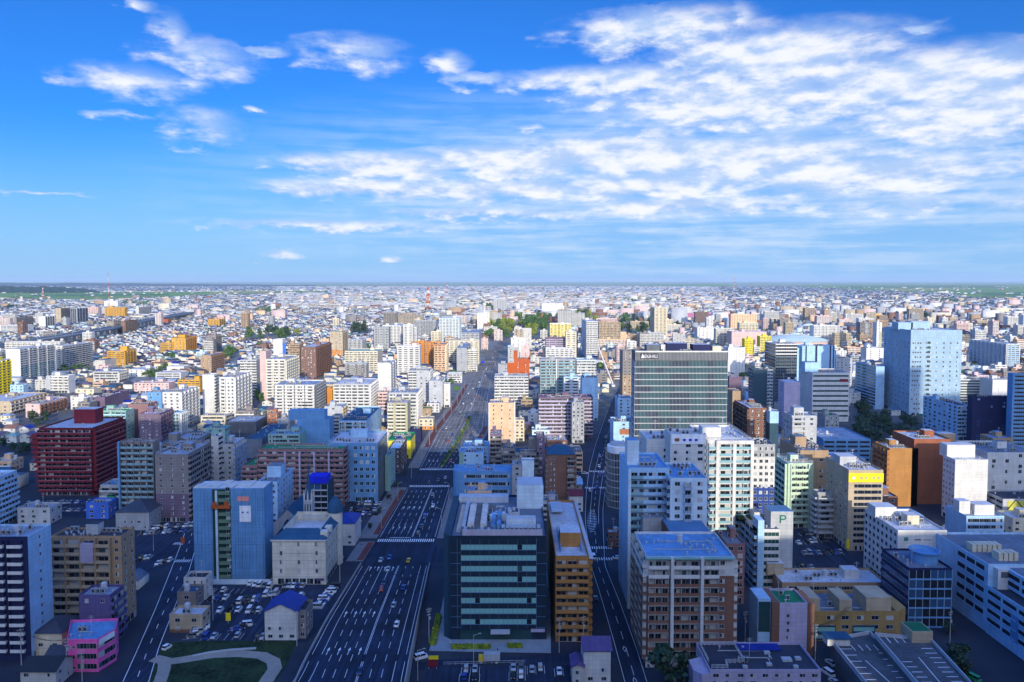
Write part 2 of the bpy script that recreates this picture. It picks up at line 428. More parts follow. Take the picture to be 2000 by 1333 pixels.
NWIN = {}
def face(T, p0, L, rz, zg, zt, n, st, wallc, o, near):
    """fill one wall with its storeys; p0 is relative to the thing T"""
    c, k, fl = parse(st)
    if c == '-' or L < 2 or n < 1: return
    fh = (zt - zg) / n
    ca, sa = math.cos(rz), math.sin(rz)
    def at(x, y, z): return (p0[0] + ca * x - sa * y, p0[1] + sa * x + ca * y, z)
    r = random.Random(int(abs(p0[0] * 13 + p0[1] * 7 + L * 31)) + n)
    frame = o.get('fr', 'steel')
    f0 = o.get('f0', 1 if n > 3 else 0)
    tint = o.get('tint', 'mix')
    def window(x, z, w, h, sill=True, var=None):
        NWIN[T.name] = NWIN.get(T.name, 0) + 1
        obj('window', win_mesh(w, h, r.choice((0, 0, 1, 2, 3, 4, 5)) if var is None else var, frame, sill), T, at(x, 0, z), rz)
    budget = lambda q: near and NWIN.get(T.name, 0) + q <= 110
    if f0 == 1 and c not in 'cfs':
        w = L * .82; q = max(1, int(w / 3))
        obj('shopfront', glaze_mesh(w, q, w / q * .86, min(fh, 3.2) * .72, 0, 'mix', frame), T, at((L - w) / 2, 0, zg + .25), rz)
    if c in 'bg':
        d = o.get('bd', 1.3) if c == 'b' else 1.15
        parc = o.get('pc', wallc)
        i0 = f0
        w = min(L / k * .82, 4.2); ind = budget(k * (n - i0))
        for i in range(i0, n):
            z = zg + i * fh
            pm = parc
            if o.get('pc2') and i >= n * o.get('pcs', .6): pm = o['pc2']
            obj('balcony', balcony_mesh(L, k, d, fh, o.get('dc', wallc), pm, o.get('rail', False), c == 'b'), T, at(0, 0, z), rz)
            hh = min(2.1, fh * .7)
            if ind:
                for j in range(k): window(L / k * (j + .5) - w / 2, z + .06, w, hh, False)
            else:
                obj('glazing', glaze_mesh(L, k, w, hh, r.randrange(4), tint, frame), T, at(0, 0, z + .08), rz)
        if o.get('pil') or 'p' in fl:
            pc = o.get('pil', wallc); pw = o.get('pw', .55)
            pk = o.get('pk', k)
            m = cached(('pil', pc, round(zt - zg, 1), d, pw), lambda: MB().box(-pw / 2, pw / 2, -d - .12, 0, 0, zt - zg + .3).mesh('pillar', [mat(pc)]))
            for i in range(pk + 1):
                x = min(max(L * i / pk, pw / 2 - .01), L - pw / 2 + .01)
                obj('pillar', m, T, at(x, 0, zg), rz)
    elif c in 'wq':
        p = L / k
        w = o.get('ww', min(p * .5, 1.8)); h = o.get('wh', min(1.45, fh * .5))
        s0, s1 = o.get('wspan', (0, 1)) if c == 'w' else (0, 1)
        p = L * (s1 - s0) / k
        if NWIN.get(T.name, 0) + k * (n - f0) <= 110 or (not near and k * (n - f0) <= 130):
            for i in range(f0, n):
                for j in range(k):
                    if c == 'w' and o.get('drop') and r.random() < o['drop']: continue
                    window(L * s0 + p * (j + .5) - w / 2, zg + i * fh + fh * .3, w, h)
        else:
            Ls = L * (s1 - s0)
            for i in range(f0, n):
                obj('glazing', glaze_mesh(Ls, k, w, h, r.randrange(4), tint, frame), T, at(L * s0, 0, zg + i * fh + fh * .3), rz)
    elif c == 'r':
        s0, s1 = o.get('span', (.04, .96)); w = L * (s1 - s0); h = o.get('rh', fh * .5); k = k or max(1, int(w / 4))
        for i in range(f0, n):
            z = zg + i * fh + o.get('rz0', fh * .32)
            if tint == 'mix':
                obj('glazing', glaze_mesh(w, k, w / k * .97, h, r.randrange(4), 'mix', frame), T, at(L * s0, 0, z), rz)
            else:
                obj('glazing', glaze_mesh(w, k, w / k * .995, h, r.randrange(4), tint, frame), T, at(L * s0, 0, z), rz)
    elif c == 'c':
        bandc = o.get('band', 'white'); mull = o.get('mull', 'steel'); k = k or int(L / 1.5); bh = o.get('bh', .55); bdp = o.get('bdp', .5)
        def mk(var):
            b = MB(); q = random.Random(var); dark = False; run = 0
            for j in range(k):
                if run <= 0: dark = q.random() < .27; run = q.randint(2, 9)
                run -= 1
                b.box(L * j / k, L * (j + 1) / k, -.04, 0, 0, fh - bh, 1 if dark else 0)
            for j in range(k + 1):
                x = L * j / k; b.box(x - .07, x + .07, -.2, -.04, 0, fh - bh, 2)
            return b.mesh('glazing', [dict(teal=G_TEAL, mint=G_MINT, blue=G_BLUE, mix=G_MID, dark=G_DARK)[tint], G_DARK, mat(mull, .4)])
        bm = cached(('band', round(L, 2), bandc, bh, bdp), lambda: MB().box(0, L, -bdp, 0, 0, bh).mesh('floor_band', [mat(bandc, .5)]))
        for i in range(n):
            v = r.randrange(5)
            obj('glazing', cached(('cur', round(L, 2), k, round(fh, 2), bh, v, tint, mull), lambda: mk(v)), T, at(0, 0, zg + i * fh + bh), rz)
            obj('floor_band', bm, T, at(0, 0, zg + i * fh), rz)
    elif c == 's':
        k = k or max(1, int(L / 8)); p = L / k; h = fh * .42
        m = cached(('slot', round(p, 2), round(h, 2)), lambda: MB().box(p * .08, p * .92, -.04, 0, 0, h).mesh('opening', [mat('black', .9)]))
        lv = cached(('lou', round(p, 2), round(h, 2), wallc), lambda: MB().box(p * .06, p * .94, -.3, 0, 0, .12).mesh('ledge', [mat(wallc)]))
        for i in range(f0, n):
            for j in range(k):
                obj('opening', m, T, at(p * j, 0, zg + i * fh + fh * .38), rz)
                obj('ledge', lv, T, at(p * j, 0, zg + i * fh + fh * .38 - .14), rz)
    elif c == 'f':
        b = MB(); w = min(L, 5)
        for i in range(1, n + 1):
            z = zg + i * fh
            b.box(0, w, -1.5, 0, z - .12, z, 0); b.box(0, w, -1.5, -1.42, z, z + 1.0, 1)
            b.beam((.5, -1.0, z - fh), (w - .5, -1.0, z - .1), .16, 0) if i % 2 else b.beam((w - .5, -.5, z - fh), (.5, -.5, z - .1), .16, 0)
        for x in (0, w):
            b.box(x - .07, x + .07, -1.5, -1.36, zg, zt, 1)
        obj('fire_stair', b.mesh('fire_stair', [mat(o.get('fsc', 'steel')), mat(o.get('pc', 'steel'))]), T, at((L - w) / 2, 0, 0), rz)

def inset(poly, d):
    out = []; n = len(poly)
    for i in range(n):
        a, b, c = Vector(poly[i - 1]), Vector(poly[i]), Vector(poly[(i + 1) % n])
        e1, e2 = (b - a).normalized(), (c - b).normalized()
        n1, n2 = Vector((-e1.y, e1.x)), Vector((-e2.y, e2.x))
        den = 1 + n1.dot(n2)
        m = (n1 + n2) / (den if abs(den) > .2 else .2)
        out.append(tuple(b + m * d))
    return out

def ac_mesh(c='lgrey'):
    def make():
        b = MB(); b.box(-.6, .6, -.45, .45, .15, 1.75, 0); b.box(-.5, .5, -.46, -.45, .3, 1.5, 1); b.box(-.55, .55, -.4, .4, 0, .15, 1)
        b.lathe([(.36, 1.75), (.36, 1.82), (.3, 1.82), (.3, 1.77)], 8, 0, 0, 1)
        return b.mesh('air_conditioner', [mat(c, .5), mat('rdark')])
    return cached(('ac', c), make)
def tank_mesh(): return cached('tank', lambda: MB().lathe([(1.1, .4), (1.1, 2.3), (.8, 2.6), (.2, 2.75)], 12).box(-.9, .9, -.9, .9, 0, .4).mesh('water_tank', [mat('lgrey', .5)]))
def ant_mesh():
    def make():
        b = MB(); b.beam((0, 0, 0), (0, 0, 6.5), .06)
        for z, w in ((6.2, .9), (5.7, 1.1), (4.6, .6)): b.beam((-w, 0, z), (w, 0, z), .03); b.beam((0, -w * .6, z - .2), (0, w * .6, z - .2), .03)
        return b.mesh('antenna', [mat('lgrey', .4)])
    return cached('ant', make)
def vent_mesh(): return cached('vent', lambda: MB().lathe([(.22, 0), (.22, .7), (.42, .72), (.4, .95), (.1, 1.05)], 8).mesh('roof_vent', [mat('lgrey', .5)]))
def box_mesh(name, w, d, h, c, mt=None, rough=.75):
    return cached(('box', name, round(w, 1), round(d, 1), round(h, 1), c, mt), lambda: MB().box(-w / 2, w / 2, -d / 2, d / 2, 0, h, 0, 1).mesh(name, [mat(c, rough), mat(mt or c, rough)]))

ROOFIX = {}
def auto_roof(T, P, h, lod, o, seed):
    """stair house, condensers, vents and masts on a flat roof; P(u, v) runs over the roof"""
    r = random.Random(seed)
    zr = h - o.get('par', .8)
    W = math.dist(P(0, 0), P(1, 0)); D = math.dist(P(0, 0), P(0, 1))
    rz = math.atan2(P(1, 0)[1] - P(0, 0)[1], P(1, 0)[0] - P(0, 0)[0])
    def put(name, me, u, v, dz=0): x, y = P(u, v); return obj(name, me, T, (x, y, zr + dz), rz)
    pent = o.get('pent', 'auto')
    if pent == 'auto': pent = [(r.uniform(.25, .75), r.uniform(.45, .75), min(W * .3, 5.5), min(D * .35, 5), 3.0, None)] if min(W, D) > 7 else []
    for (u, v, w, d, hh, c) in pent or []:
        put('penthouse', box_mesh('penthouse', w, d, hh + .8, c or o['wall'], o.get('roof', 'rgrey')), u, v)
    if lod == 0: return
    n = o.get('ac', min(14, int(W * D / 32)))
    if n:
        u0, v0 = r.uniform(.15, .3), r.uniform(.2, .4)
        for i in range(n):
            if r.random() < .35: u0, v0 = r.uniform(.12, .7), r.uniform(.15, .8)
            u0 += 1.7 / W
            if u0 > .9: u0 = .12; v0 = min(.85, v0 + 2.0 / D)
            put('air_conditioner', ac_mesh(r.choice(('lgrey', 'lgrey', 'offwhite'))), u0, v0)
    for i in range(o.get('vents', min(9, int(W * D / 40)))): put('roof_vent', vent_mesh(), r.uniform(.08, .92), r.uniform(.1, .9))
    if o.get('tank', r.random() < .35): put('water_tank', tank_mesh(), r.uniform(.2, .8), r.uniform(.4, .8), pent and 0 or 0)
    if r.random() < .6: put('antenna', ant_mesh(), r.uniform(.15, .85), r.uniform(.3, .85))
    if o.get('pipes', r.random() < .5) and W > 8:
        b = MB(); y = 0
        for q in range(r.randint(1, 3)):
            a = P(r.uniform(.1, .4), r.uniform(.15, .85)); e = P(r.uniform(.55, .9), r.uniform(.15, .85)); m = (e[0], a[1])
            b.beam((*a, .3), (*m, .3), .12); b.beam((*m, .3), (*e, .3), .12)
        obj('roof_pipe', b.mesh('roof_pipe', [mat('lgrey', .5)]), T, (0, 0, zr))
    if o.get('railing'):
        b = MB()
        q = [P(.02, .02), P(.98, .02), P(.98, .98), P(.02, .98)]
        for i in range(4):
            a, c = q[i], q[(i + 1) % 4]
            for z in (.5, 1.1): b.beam((*a, z), (*c, z), .05)
            m = max(2, int(math.dist(a, c) / 2.5))
            for j in range(m): b.beam((a[0] + (c[0] - a[0]) * j / m, a[1] + (c[1] - a[1]) * j / m, 0), (a[0] + (c[0] - a[0]) * j / m, a[1] + (c[1] - a[1]) * j / m, 1.1), .05)
        obj('railing', b.mesh('railing', [mat(o['railing'], .5)]), T, (0, 0, h - .02))

INFO = []      # (short description, thing, x, y, height) of every hand-placed building
def building(name, label, cat, fp, h, styles, wall='white', roof='rgrey', near=True, n=None, lod=1, z0=0.0, fh=2.95, group=None, **o):
    """fp: ground polygon, counter-clockwise, its first edge facing the viewer; styles: one facade code per edge"""
    o = dict(o); o['wall'] = wall; o['roof'] = roof
    bx, by = fp[0]
    T = bpy.data.objects.new(name, None); T.location = (bx, by, z0); T.empty_display_size = 1; col.objects.link(T)
    tag(T, label, cat, group)
    q = [(p[0] - bx, p[1] - by) for p in fp]
    par = o.get('par', .8); k = len(q)
    qi = inset(q, .25)
    b = MB()
    lowh = o.get('base')       # (height, colour) of a differently coloured foot
    zb = -1.0 if z0 == 0 else 0.0
    if lowh: b.prism(q, zb, lowh[0], 1, cap=False); zs = lowh[0]
    else: zs = zb
    toph = o.get('topc')       # (metres from the top, colour)
    if toph: b.prism(q, zs, h - toph[0], 0, cap=False); b.prism(q, h - toph[0], h, 2, cap=False)
    else: b.prism(q, zs, h, 0, cap=False)
    m = 2 if toph else 0
    for i in range(k):
        j = (i + 1) % k
        b.quad((*q[i], h), (*q[j], h), (*qi[j], h), (*qi[i], h), m)
        b.quad((*qi[i], h), (*qi[j], h), (*qi[j], h - par), (*qi[i], h - par), m)
    obj('wall', b.mesh('wall', [mat(wall), mat(lowh[1] if lowh else wall), mat(toph[1] if toph else wall)]), T)
    b = MB(); b.poly([(p[0], p[1], h - par) for p in qi])
    RO = obj('roof', b.mesh('roof', [mat(roof, .8, var=.3)]), T)
    n = n or max(1, int(round((h - par) / fh)))
    for i in range(k):
        st = styles[i] if i < len(styles) else '-'
        a, c = q[i], q[(i + 1) % k]
        L = math.dist(a, c); rz = math.atan2(c[1] - a[1], c[0] - a[0])
        for part in st.split('+'):
            # 'b3@0.2-0.8' puts a pattern on part of the wall only
            pat, _, rng = part.partition('@')
            s0, s1 = (0.0, 1.0)
            if rng: s0, s1 = (float(x) for x in rng.split('-'))
            oo = o
            p0 = (a[0] + (c[0] - a[0]) * s0, a[1] + (c[1] - a[1]) * s0)
            face(T, p0, L * (s1 - s0), rz, o.get('zg', 0.0), h - o.get('ztop', par), n, pat, wall, oo, near)
    for key in ('clad',):
        for (ei, s0, s1, za, zc, c, dp) in o.get(key, ()):     # coloured slab on a wall
            a, c2 = q[ei], q[(ei + 1) % k]; L = math.dist(a, c2); rz = math.atan2(c2[1] - a[1], c2[0] - a[0])
            zc = h if zc is None else zc
            obj('facade_panel', MB().box(L * s0, L * s1, -dp, 0, za, zc).mesh('facade_panel', [mat(c)]), T, (a[0], a[1], 0), rz)
    p0, p1, p3 = q[0], q[1], q[-1]
    if o.get('roofrect'): p0, p1, p3 = [q[i] for i in o['roofrect']]
    def P(u, v): return (p0[0] + (p1[0] - p0[0]) * u + (p3[0] - p0[0]) * v, p0[1] + (p1[1] - p0[1]) * u + (p3[1] - p0[1]) * v)
    if o.get('roofthings', True): auto_roof(RO, P, h, lod, o, int(abs(bx * 31 + by * 17)))
    if z0 == 0: occupy(fp)
    T['h'] = float(h)
    return T, P, q

def rect(X0, X1, Y0, D, yaw=0.0, pivot=0):
    pts = [(X0, Y0), (X1, Y0), (X1, Y0 + D), (X0, Y0 + D)]
    if yaw:
        cx, cy = pts[pivot]; c, s = math.cos(yaw), math.sin(yaw)
        pts = [(cx + (x - cx) * c - (y - cy) * s, cy + (x - cx) * s + (y - cy) * c) for x, y in pts]
    return pts

def pixbox(xl, xr, yt, yb, back, z0=0.0):
    """footprint and height from the photograph: left and right end of the front wall, its top and foot, and either the
    photograph x of the far roof corner of the visible flank or minus the depth in metres"""
    Y0 = gnd(1000, yb, z0)[1]
    py = (yt + yb) / 2
    X0, X1 = xat(xl, py, Y0), xat(xr, py, Y0)
    h = zat(yt, Y0) - z0
    if back < 0: D = -back
    else:
        Xc = X1 if (xl + xr) / 2 < 1000 else X0
        u = (back - 1000.0) / FPX; t = Xc / u; v = (yt - PY) / FPX
        D = max(6.0, min(90.0, t * (CP - v * SP) - Y0))
    return rect(X0, X1, Y0, D), h, Y0

KINDCAT = dict(A=('apartment_building', 'apartment building'), O=('office_building', 'office building'), S=('shop_building', 'shop'), H=('hotel_building', 'hotel'),
               C=('school_building', 'school'), W=('warehouse', 'warehouse'), P=('parking_building', 'car park'), R=('small_building', 'building'), T=('lift_tower', 'tower'), L=('hall_building', 'hall'))
THINGS = {}
def B(kind, label, xl, xr, yt, yb, back, front, side, wall, roof='rgrey', key=None, **o):
    fp, h, Y0 = pixbox(xl, xr, yt, yb, back)
    right_vis = (xl + xr) / 2 < 1000
    other = o.pop('other', '-')
    st = [front, side if right_vis else other, '-', other if right_vis else side]
    name, cat = KINDCAT[kind]
    near = Y0 < 540
    o.setdefault('lod', 1 if Y0 < 900 else 0)
    T, P, q = building(name, label, cat, fp, h, st, wall, roof, near=near, **o)
    if key: THINGS[key] = (T, P, q, h)
    INFO.append((o.get('short'), T, xl, xr, yt, yb))
    return T, P, q, h
def part(name, mb, mats, T, loc=(0, 0, 0), rz=0.0): return obj(name, mb.mesh(name, [mat(m) if isinstance(m, str) else m for m in mats]), T, loc, rz)

# ------------------------------------------------------------------ houses
def house_parts(w, d, h, style, wallc, roofc):
    def mk_wall():
        b = MB(); b.box(0, w, 0, d, -.5, h, 0)
        if style == 0:    # gable, ridge along x
            b.tri((0, d, h), (0, 0, h), (0, d / 2, h + d * .24)); b.tri((w, 0, h), (w, d, h), (w, d / 2, h + d * .24))
        elif style == 1:  # gable, ridge along y
            b.tri((0, 0, h), (w, 0, h), (w / 2, 0, h + w * .24)); b.tri((w, d, h), (0, d, h), (w / 2, d, h + w * .24))
        return b.mesh('wall', [mat(wallc)])
    def mk_roof():
        b = MB(); e = .55; t = .16
        if style == 0:
            rh = d * .24; k = rh / (d / 2)
            for s, y0 in ((1, -e), (-1, d + e)):
                p = [(-e, y0, h - e * k), (w + e, y0, h - e * k), (w + e, d / 2, h + rh), (-e, d / 2, h + rh)]
                if s < 0: p = p[::-1]
                b.poly([(x, y, z + t) for x, y, z in p]); b.poly([(x, y, z) for x, y, z in p[::-1]])
                b.quad((-e, y0, h - e * k), (w + e, y0, h - e * k), (w + e, y0, h - e * k + t), (-e, y0, h - e * k + t))
        elif style == 1:
            rh = w * .24; k = rh / (w / 2)
            for s, x0 in ((1, -e), (-1, w + e)):
                p = [(x0, d + e, h - e * k), (x0, -e, h - e * k), (w / 2, -e, h + rh), (w / 2, d + e, h + rh)]
                if s < 0: p = p[::-1]
                b.poly([(x, y, z + t) for x, y, z in p]); b.poly([(x, y, z) for x, y, z in p[::-1]])
            for y in (-e, d + e):
                b.quad((-e, y, h - e * k), (w / 2, y, h + rh), (w / 2, y, h + rh + t), (-e, y, h - e * k + t)); b.quad((w / 2, y, h + rh), (w + e, y, h - e * k), (w + e, y, h - e * k + t), (w / 2, y, h + rh + t))
        else:             # hip
            m = min(w, d) / 2; rh = m * .5
            if w >= d: r0, r1 = (m, d / 2, h + rh), (w - m, d / 2, h + rh)
            else: r0, r1 = (w / 2, m, h + rh), (w / 2, d - m, h + rh)
            a, bb, c, dd = (-e, -e, h - .15), (w + e, -e, h - .15), (w + e, d + e, h - .15), (-e, d + e, h - .15)
            if w >= d: fs = [(a, bb, r1, r0), (bb, c, r1), (c, dd, r0, r1), (dd, a, r0)]
            else: fs = [(a, bb, r0), (bb, c, r1, r0), (c, dd, r1), (dd, a, r0, r1)]
            for f in fs: b.poly(f)
            b.poly([dd, c, bb, a])
        return b.mesh('roof', [mat(roofc, .6, var=.3)])
    return cached(('hw', w, d, h, style, wallc), mk_wall), cached(('hr', w, d, h, style, roofc), mk_roof)

def house(x, y, w, d, h, style, wallc, roofc, label, rz=0.0, windows=True, group=None, name='house'):
    mw, mr = house_parts(round(w * 2) / 2, round(d * 2) / 2, round(h, 1), style, wallc, roofc)
    o = obj(name, mw, None, (x, y, 0), rz); tag(o, label, 'house', group)
    obj('roof', mr, o)
    if windows:
        r = random.Random(int(x * 7 + y)); w = round(w * 2) / 2; d = round(d * 2) / 2; fl = 2 if h > 4.5 else 1
        for f in range(fl):
            k = max(1, int(w / 3.2))
            for j in range(k):
                if r.random() < .8: obj('window', win_mesh(1.6, 1.2, r.randrange(6)), o, (w / k * (j + .5) - .8, 0, .9 + f * 2.8))
            sx = w if x < 0 else 0
            for j in range(max(1, int(d / 4))):
                yy = d / max(1, int(d / 4)) * (j + .5)
                if x < 0: obj('window', win_mesh(1.2, 1.2, r.randrange(6)), o, (w, yy - .6, .9 + f * 2.8), math.pi / 2)
                else: obj('window', win_mesh(1.2, 1.2, r.randrange(6)), o, (0, yy + .6, .9 + f * 2.8), -math.pi / 2)
    return o

# ------------------------------------------------------------------ cars
CARC = dict(white=(.78, .78, .77), silver=(.42, .44, .46), black=(.012, .012, .014), grey=(.13, .14, .15), blue=(.02, .07, .32), red=(.45, .02, .03), yellow=(.75, .5, .02), green=(.03, .35, .12), navy=(.02, .03, .09))
def paint(c):
    k = ('paint', c)
    if k not in MATS:
        m = bpy.data.materials.new('paint_' + c); m.use_nodes = True; b = m.node_tree.nodes['Principled BSDF']
        b.inputs['Base Color'].default_value = (*CARC[c], 1); b.inputs['Roughness'].default_value = .28; b.inputs['Coat Weight'].default_value = .5
        MATS[k] = m
    return MATS[k]
def loft(b, secs, m=0):
    """secs: list of (x, half width, z0, z1); closed tube of rectangles along x"""
    n = len(b.v)
    for x, hw, z0, z1 in secs: b.v += [(x, -hw, z0), (x, hw, z0), (x, hw * .93, z1), (x, -hw * .93, z1)]
    for k in range(len(secs) - 1):
        a = n + 4 * k
        for i in range(4):
            j = (i + 1) % 4; b.f.append((a + i, a + 4 + i, a + 4 + j, a + j)); b.m.append(m)
    b.f.append((n, n + 1, n + 2, n + 3)); e = n + 4 * (len(secs) - 1); b.f.append((e + 3, e + 2, e + 1, e)); b.m += [m, m]
def car_meshes(kind, c):
    def body():
        b = MB()
        if kind == 'car': loft(b, [(-2.2, .72, .35, .62), (-2.1, .82, .25, .82), (-1.0, .87, .22, .98), (.8, .87, .22, 1.0), (1.9, .84, .25, .95), (2.2, .76, .38, .80)])
        elif kind == 'van': loft(b, [(-2.3, .78, .35, .8), (-2.2, .86, .25, 1.05), (-1.4, .9, .22, 1.2), (2.1, .9, .22, 1.2), (2.35, .86, .35, 1.1)])
        else: loft(b, [(-1.65, .66, .35, .8), (-1.55, .72, .25, .95), (-.8, .74, .22, 1.0), (1.5, .74, .22, 1.02), (1.7, .7, .35, .95)])
        return b.mesh('car', [paint(c)])
    def cabin():
        b = MB()
        if kind == 'car': s = [(-1.15, .70, .96, 1.0), (-.45, .72, .96, 1.42), (.9, .72, .97, 1.42), (1.75, .70, .94, 1.0)]; tp = (-.5, .95, 1.42)
        elif kind == 'van': s = [(-1.75, .78, 1.1, 1.16), (-1.2, .8, 1.15, 1.85), (2.05, .8, 1.15, 1.88), (2.28, .78, 1.1, 1.2)]; tp = (-1.25, 2.05, 1.87)
        else: s = [(-1.0, .62, .95, 1.0), (-.6, .64, .98, 1.6), (1.35, .64, .98, 1.6), (1.6, .62, .95, 1.05)]; tp = (-.62, 1.36, 1.6)
        loft(b, s); b.box(tp[0], tp[1], -.66 if kind != 'van' else -.75, .66 if kind != 'van' else .75, tp[2] - .01, tp[2] + .05, 1)
        for sx in (-1, 1):
            y = sx * (.70 if kind == 'car' else .79 if kind == 'van' else .63)
            b.box((tp[0] + tp[1]) / 2 - .06, (tp[0] + tp[1]) / 2 + .06, min(y, y * .96), max(y, y * .96), 1.0, tp[2], 1)
        return b.mesh('cabin', [G_DARK, paint(c)])
    return cached(('carb', kind, c), body), cached(('carc', kind, c), cabin)
def wheel_mesh(): 
    def make():
        b = MB(); n = 10
        for y in (-.1, .1): b.v += [(.31 * math.cos(2 * math.pi * i / n), y, .31 + .31 * math.sin(2 * math.pi * i / n)) for i in range(n)]
        for i in range(n):
            j = (i + 1) % n; b.f.append((i, j, n + j, n + i)); b.m.append(0)
        b.f.append(tuple(range(n - 1, -1, -1))); b.f.append(tuple(range(n, 2 * n))); b.m += [1, 1]
        return b.mesh('wheel', [mat('black', .8), mat('steel', .4)])
    return cached('wheel', make)
def light_mesh(c): return cached(('lamp', c), lambda: MB().box(-.04, .04, -.17, .17, 0, .13).mesh('headlight', [mat('signwhite' if c else 'red', .3)]))
NCAR = [0]
def car(x, y, heading, kind, c, label, group=None, z=0.0):
    """heading: direction of the nose, radians (0 = +X)"""
    mb, mc = car_meshes(kind, c)
    o = obj(dict(car='car', van='van', kei='small_car')[kind], mb, None, (x, y, z), heading + math.pi)
    tag(o, label, 'van' if kind == 'van' else 'car', group)
    obj('cabin', mc, o)
    l, w = dict(car=(1.35, .78), van=(1.45, .82), kei=(1.05, .66))[kind]
    for a in (-l, l):
        for s in (-w, w): obj('wheel', wheel_mesh(), o, (a, s, 0))
    f = dict(car=2.2, van=2.33, kei=1.68)[kind]
    for s in (-.5, .5):
        obj('headlight', light_mesh(1), o, (-f + (.02 if kind == 'van' else .05), s, .62)); obj('tail_light', light_mesh(0), o, (f - .02, s, .68))
    NCAR[0] += 1
    return o

# ------------------------------------------------------------------ trees
LEAFC = dict(dark=(.016, .045, .014), mid=(.05, .115, .02), bright=(.20, .25, .018), hedge=(.17, .24, .012), conifer=(.014, .05, .03))
def leafmat(c):
    k = ('leaf', c)
    if k not in MATS:
        m = bpy.data.materials.new('leaf_' + c); m.use_nodes = True; nt = m.node_tree; b = nt.nodes['Principled BSDF']
        b.inputs['Roughness'].default_value = .6
        tc = nt.nodes.new('ShaderNodeTexCoord'); n = nt.nodes.new('ShaderNodeTexNoise'); n.inputs['Scale'].default_value = .6; n.inputs['Detail'].default_value = 4
        nt.links.new(tc.outputs['Object'], n.inputs['Vector'])
        mx = nt.nodes.new('ShaderNodeMix'); mx.data_type = 'RGBA'; r = LEAFC[c]
        mx.inputs[6].default_value = (r[0] * .6, r[1] * .65, r[2] * .7, 1); mx.inputs[7].default_value = (r[0] * 1.6, r[1] * 1.45, r[2] * 1.2, 1)
        mr = nt.nodes.new('ShaderNodeMapRange'); mr.inputs['From Min'].default_value = .35; mr.inputs['From Max'].default_value = .65
        nt.links.new(n.outputs[0], mr.inputs['Value']); nt.links.new(mr.outputs[0], mx.inputs['Factor']); nt.links.new(mx.outputs[2], b.inputs['Base Color'])
        MATS[k] = m
    return MATS[k]
def crown_mesh(shape, c, v):
    def make():
        r = random.Random(v * 7 + len(shape)); b = MB(); lumps = []
        if shape == 'cone':
            for i in range(16):
                z = r.uniform(.12, .95); rr = .36 * (1 - z) + .03; a = r.uniform(0, 6.28); lumps.append((math.cos(a) * rr * .6, math.sin(a) * rr * .6, z, rr * .75 + .03))
            nl = 26
        else:
            for i in range(11):
                a = r.uniform(0, 6.28); q = r.uniform(0, .34); z = r.uniform(.36, .86); lumps.append((math.cos(a) * q, math.sin(a) * q, z, r.uniform(.13, .22)))
            nl = 44
        for lx, ly, lz, lr in lumps:
            for i in range(nl):
                d = Vector((r.gauss(0, 1), r.gauss(0, 1), r.gauss(0, 1))).normalized(); p = Vector((lx, ly, lz)) + d * lr * r.uniform(.55, 1.05)
                nrm = (d + Vector((r.uniform(-.7, .7), r.uniform(-.7, .7), r.uniform(-.3, .9)))).normalized()
                q = nrm.to_track_quat('Z', 'Y'); s = r.uniform(.030, .058)
                X = q @ Vector((s, 0, 0)); Y = q @ Vector((0, s * r.uniform(.6, 1), 0))
                b.quad(tuple(p - X - Y), tuple(p + X - Y * .4), tuple(p + X * .5 + Y), tuple(p - X * .8 + Y * .7))
        return b.mesh('crown', [leafmat(c)])
    return cached(('crown', shape, c, v), make)
def trunk_mesh(v):
    def make():
        r = random.Random(v); b = MB(); b.lathe([(.035, 0), (.024, .2), (.018, .45), (.008, .7)], 7)
        for i in range(5):
            a = r.uniform(0, 6.28); z = r.uniform(.25, .45); b.beam((0, 0, z), (math.cos(a) * .25, math.sin(a) * .25, z + .25), .008)
        return b.mesh('trunk', [mat((.06, .045, .03), key='bark')])
    return cached(('trunk', v), make)
NT = [0]
def tree(x, y, h, w, label, c='mid', shape='round', group=None, z=0.0):
    v = NT[0] % 4; NT[0] += 1
    T = bpy.data.objects.new('conifer_tree' if shape == 'cone' else 'tree', None); T.location = (x, y, z); T.rotation_euler = (0, 0, NT[0] * 1.7); col.objects.link(T)
    tag(T, label, 'tree', group)
    s = (w, w, h)
    for nm, me in (('crown', crown_mesh(shape, c, v)), ('trunk', trunk_mesh(v))):
        o = obj(nm, me, T); o.scale = s
    return T
def hedge(pts, w, h, label, c='hedge', z=0.0, name='hedge'):
    r = random.Random(int(pts[0][0] * 3 + pts[0][1])); b = MB()
    for i in range(len(pts) - 1):
        a, e = Vector(pts[i]), Vector(pts[i + 1]); L = (e - a).length; d = (e - a) / L; nn = Vector((-d.y, d.x))
        for q in range(int(L * (w + h) * 16)):
            side = r.random(); t = r.uniform(0, L); o = r.uniform(-w / 2, w / 2); zz = h * r.uniform(.05, 1.05)
            if side < .5: zz = h * r.uniform(.85, 1.05)
            elif side < .8: o = w / 2 * r.choice((-1, 1)) * r.uniform(.8, 1.08)
            p = a + d * t + nn * o; p = Vector((p.x, p.y, zz)); nrm = Vector((r.gauss(0, 1), r.gauss(0, 1), r.gauss(.6, 1))).normalized(); qq = nrm.to_track_quat('Z', 'Y'); s = .16
            X = qq @ Vector((s, 0, 0)); Y = qq @ Vector((0, s, 0)); b.quad(tuple(p - X - Y), tuple(p + X - Y), tuple(p + X + Y), tuple(p - X + Y))
        c0 = a - nn * w * .42; c1 = e - nn * w * .42; c2 = e + nn * w * .42; c3 = a + nn * w * .42
        b.prism([c0[:], c1[:], c2[:], c3[:]], 0, h * .88)
    o = obj(name, b.mesh(name, [leafmat(c)]), None, (0, 0, z)); tag(o, label, 'hedge')
    return o

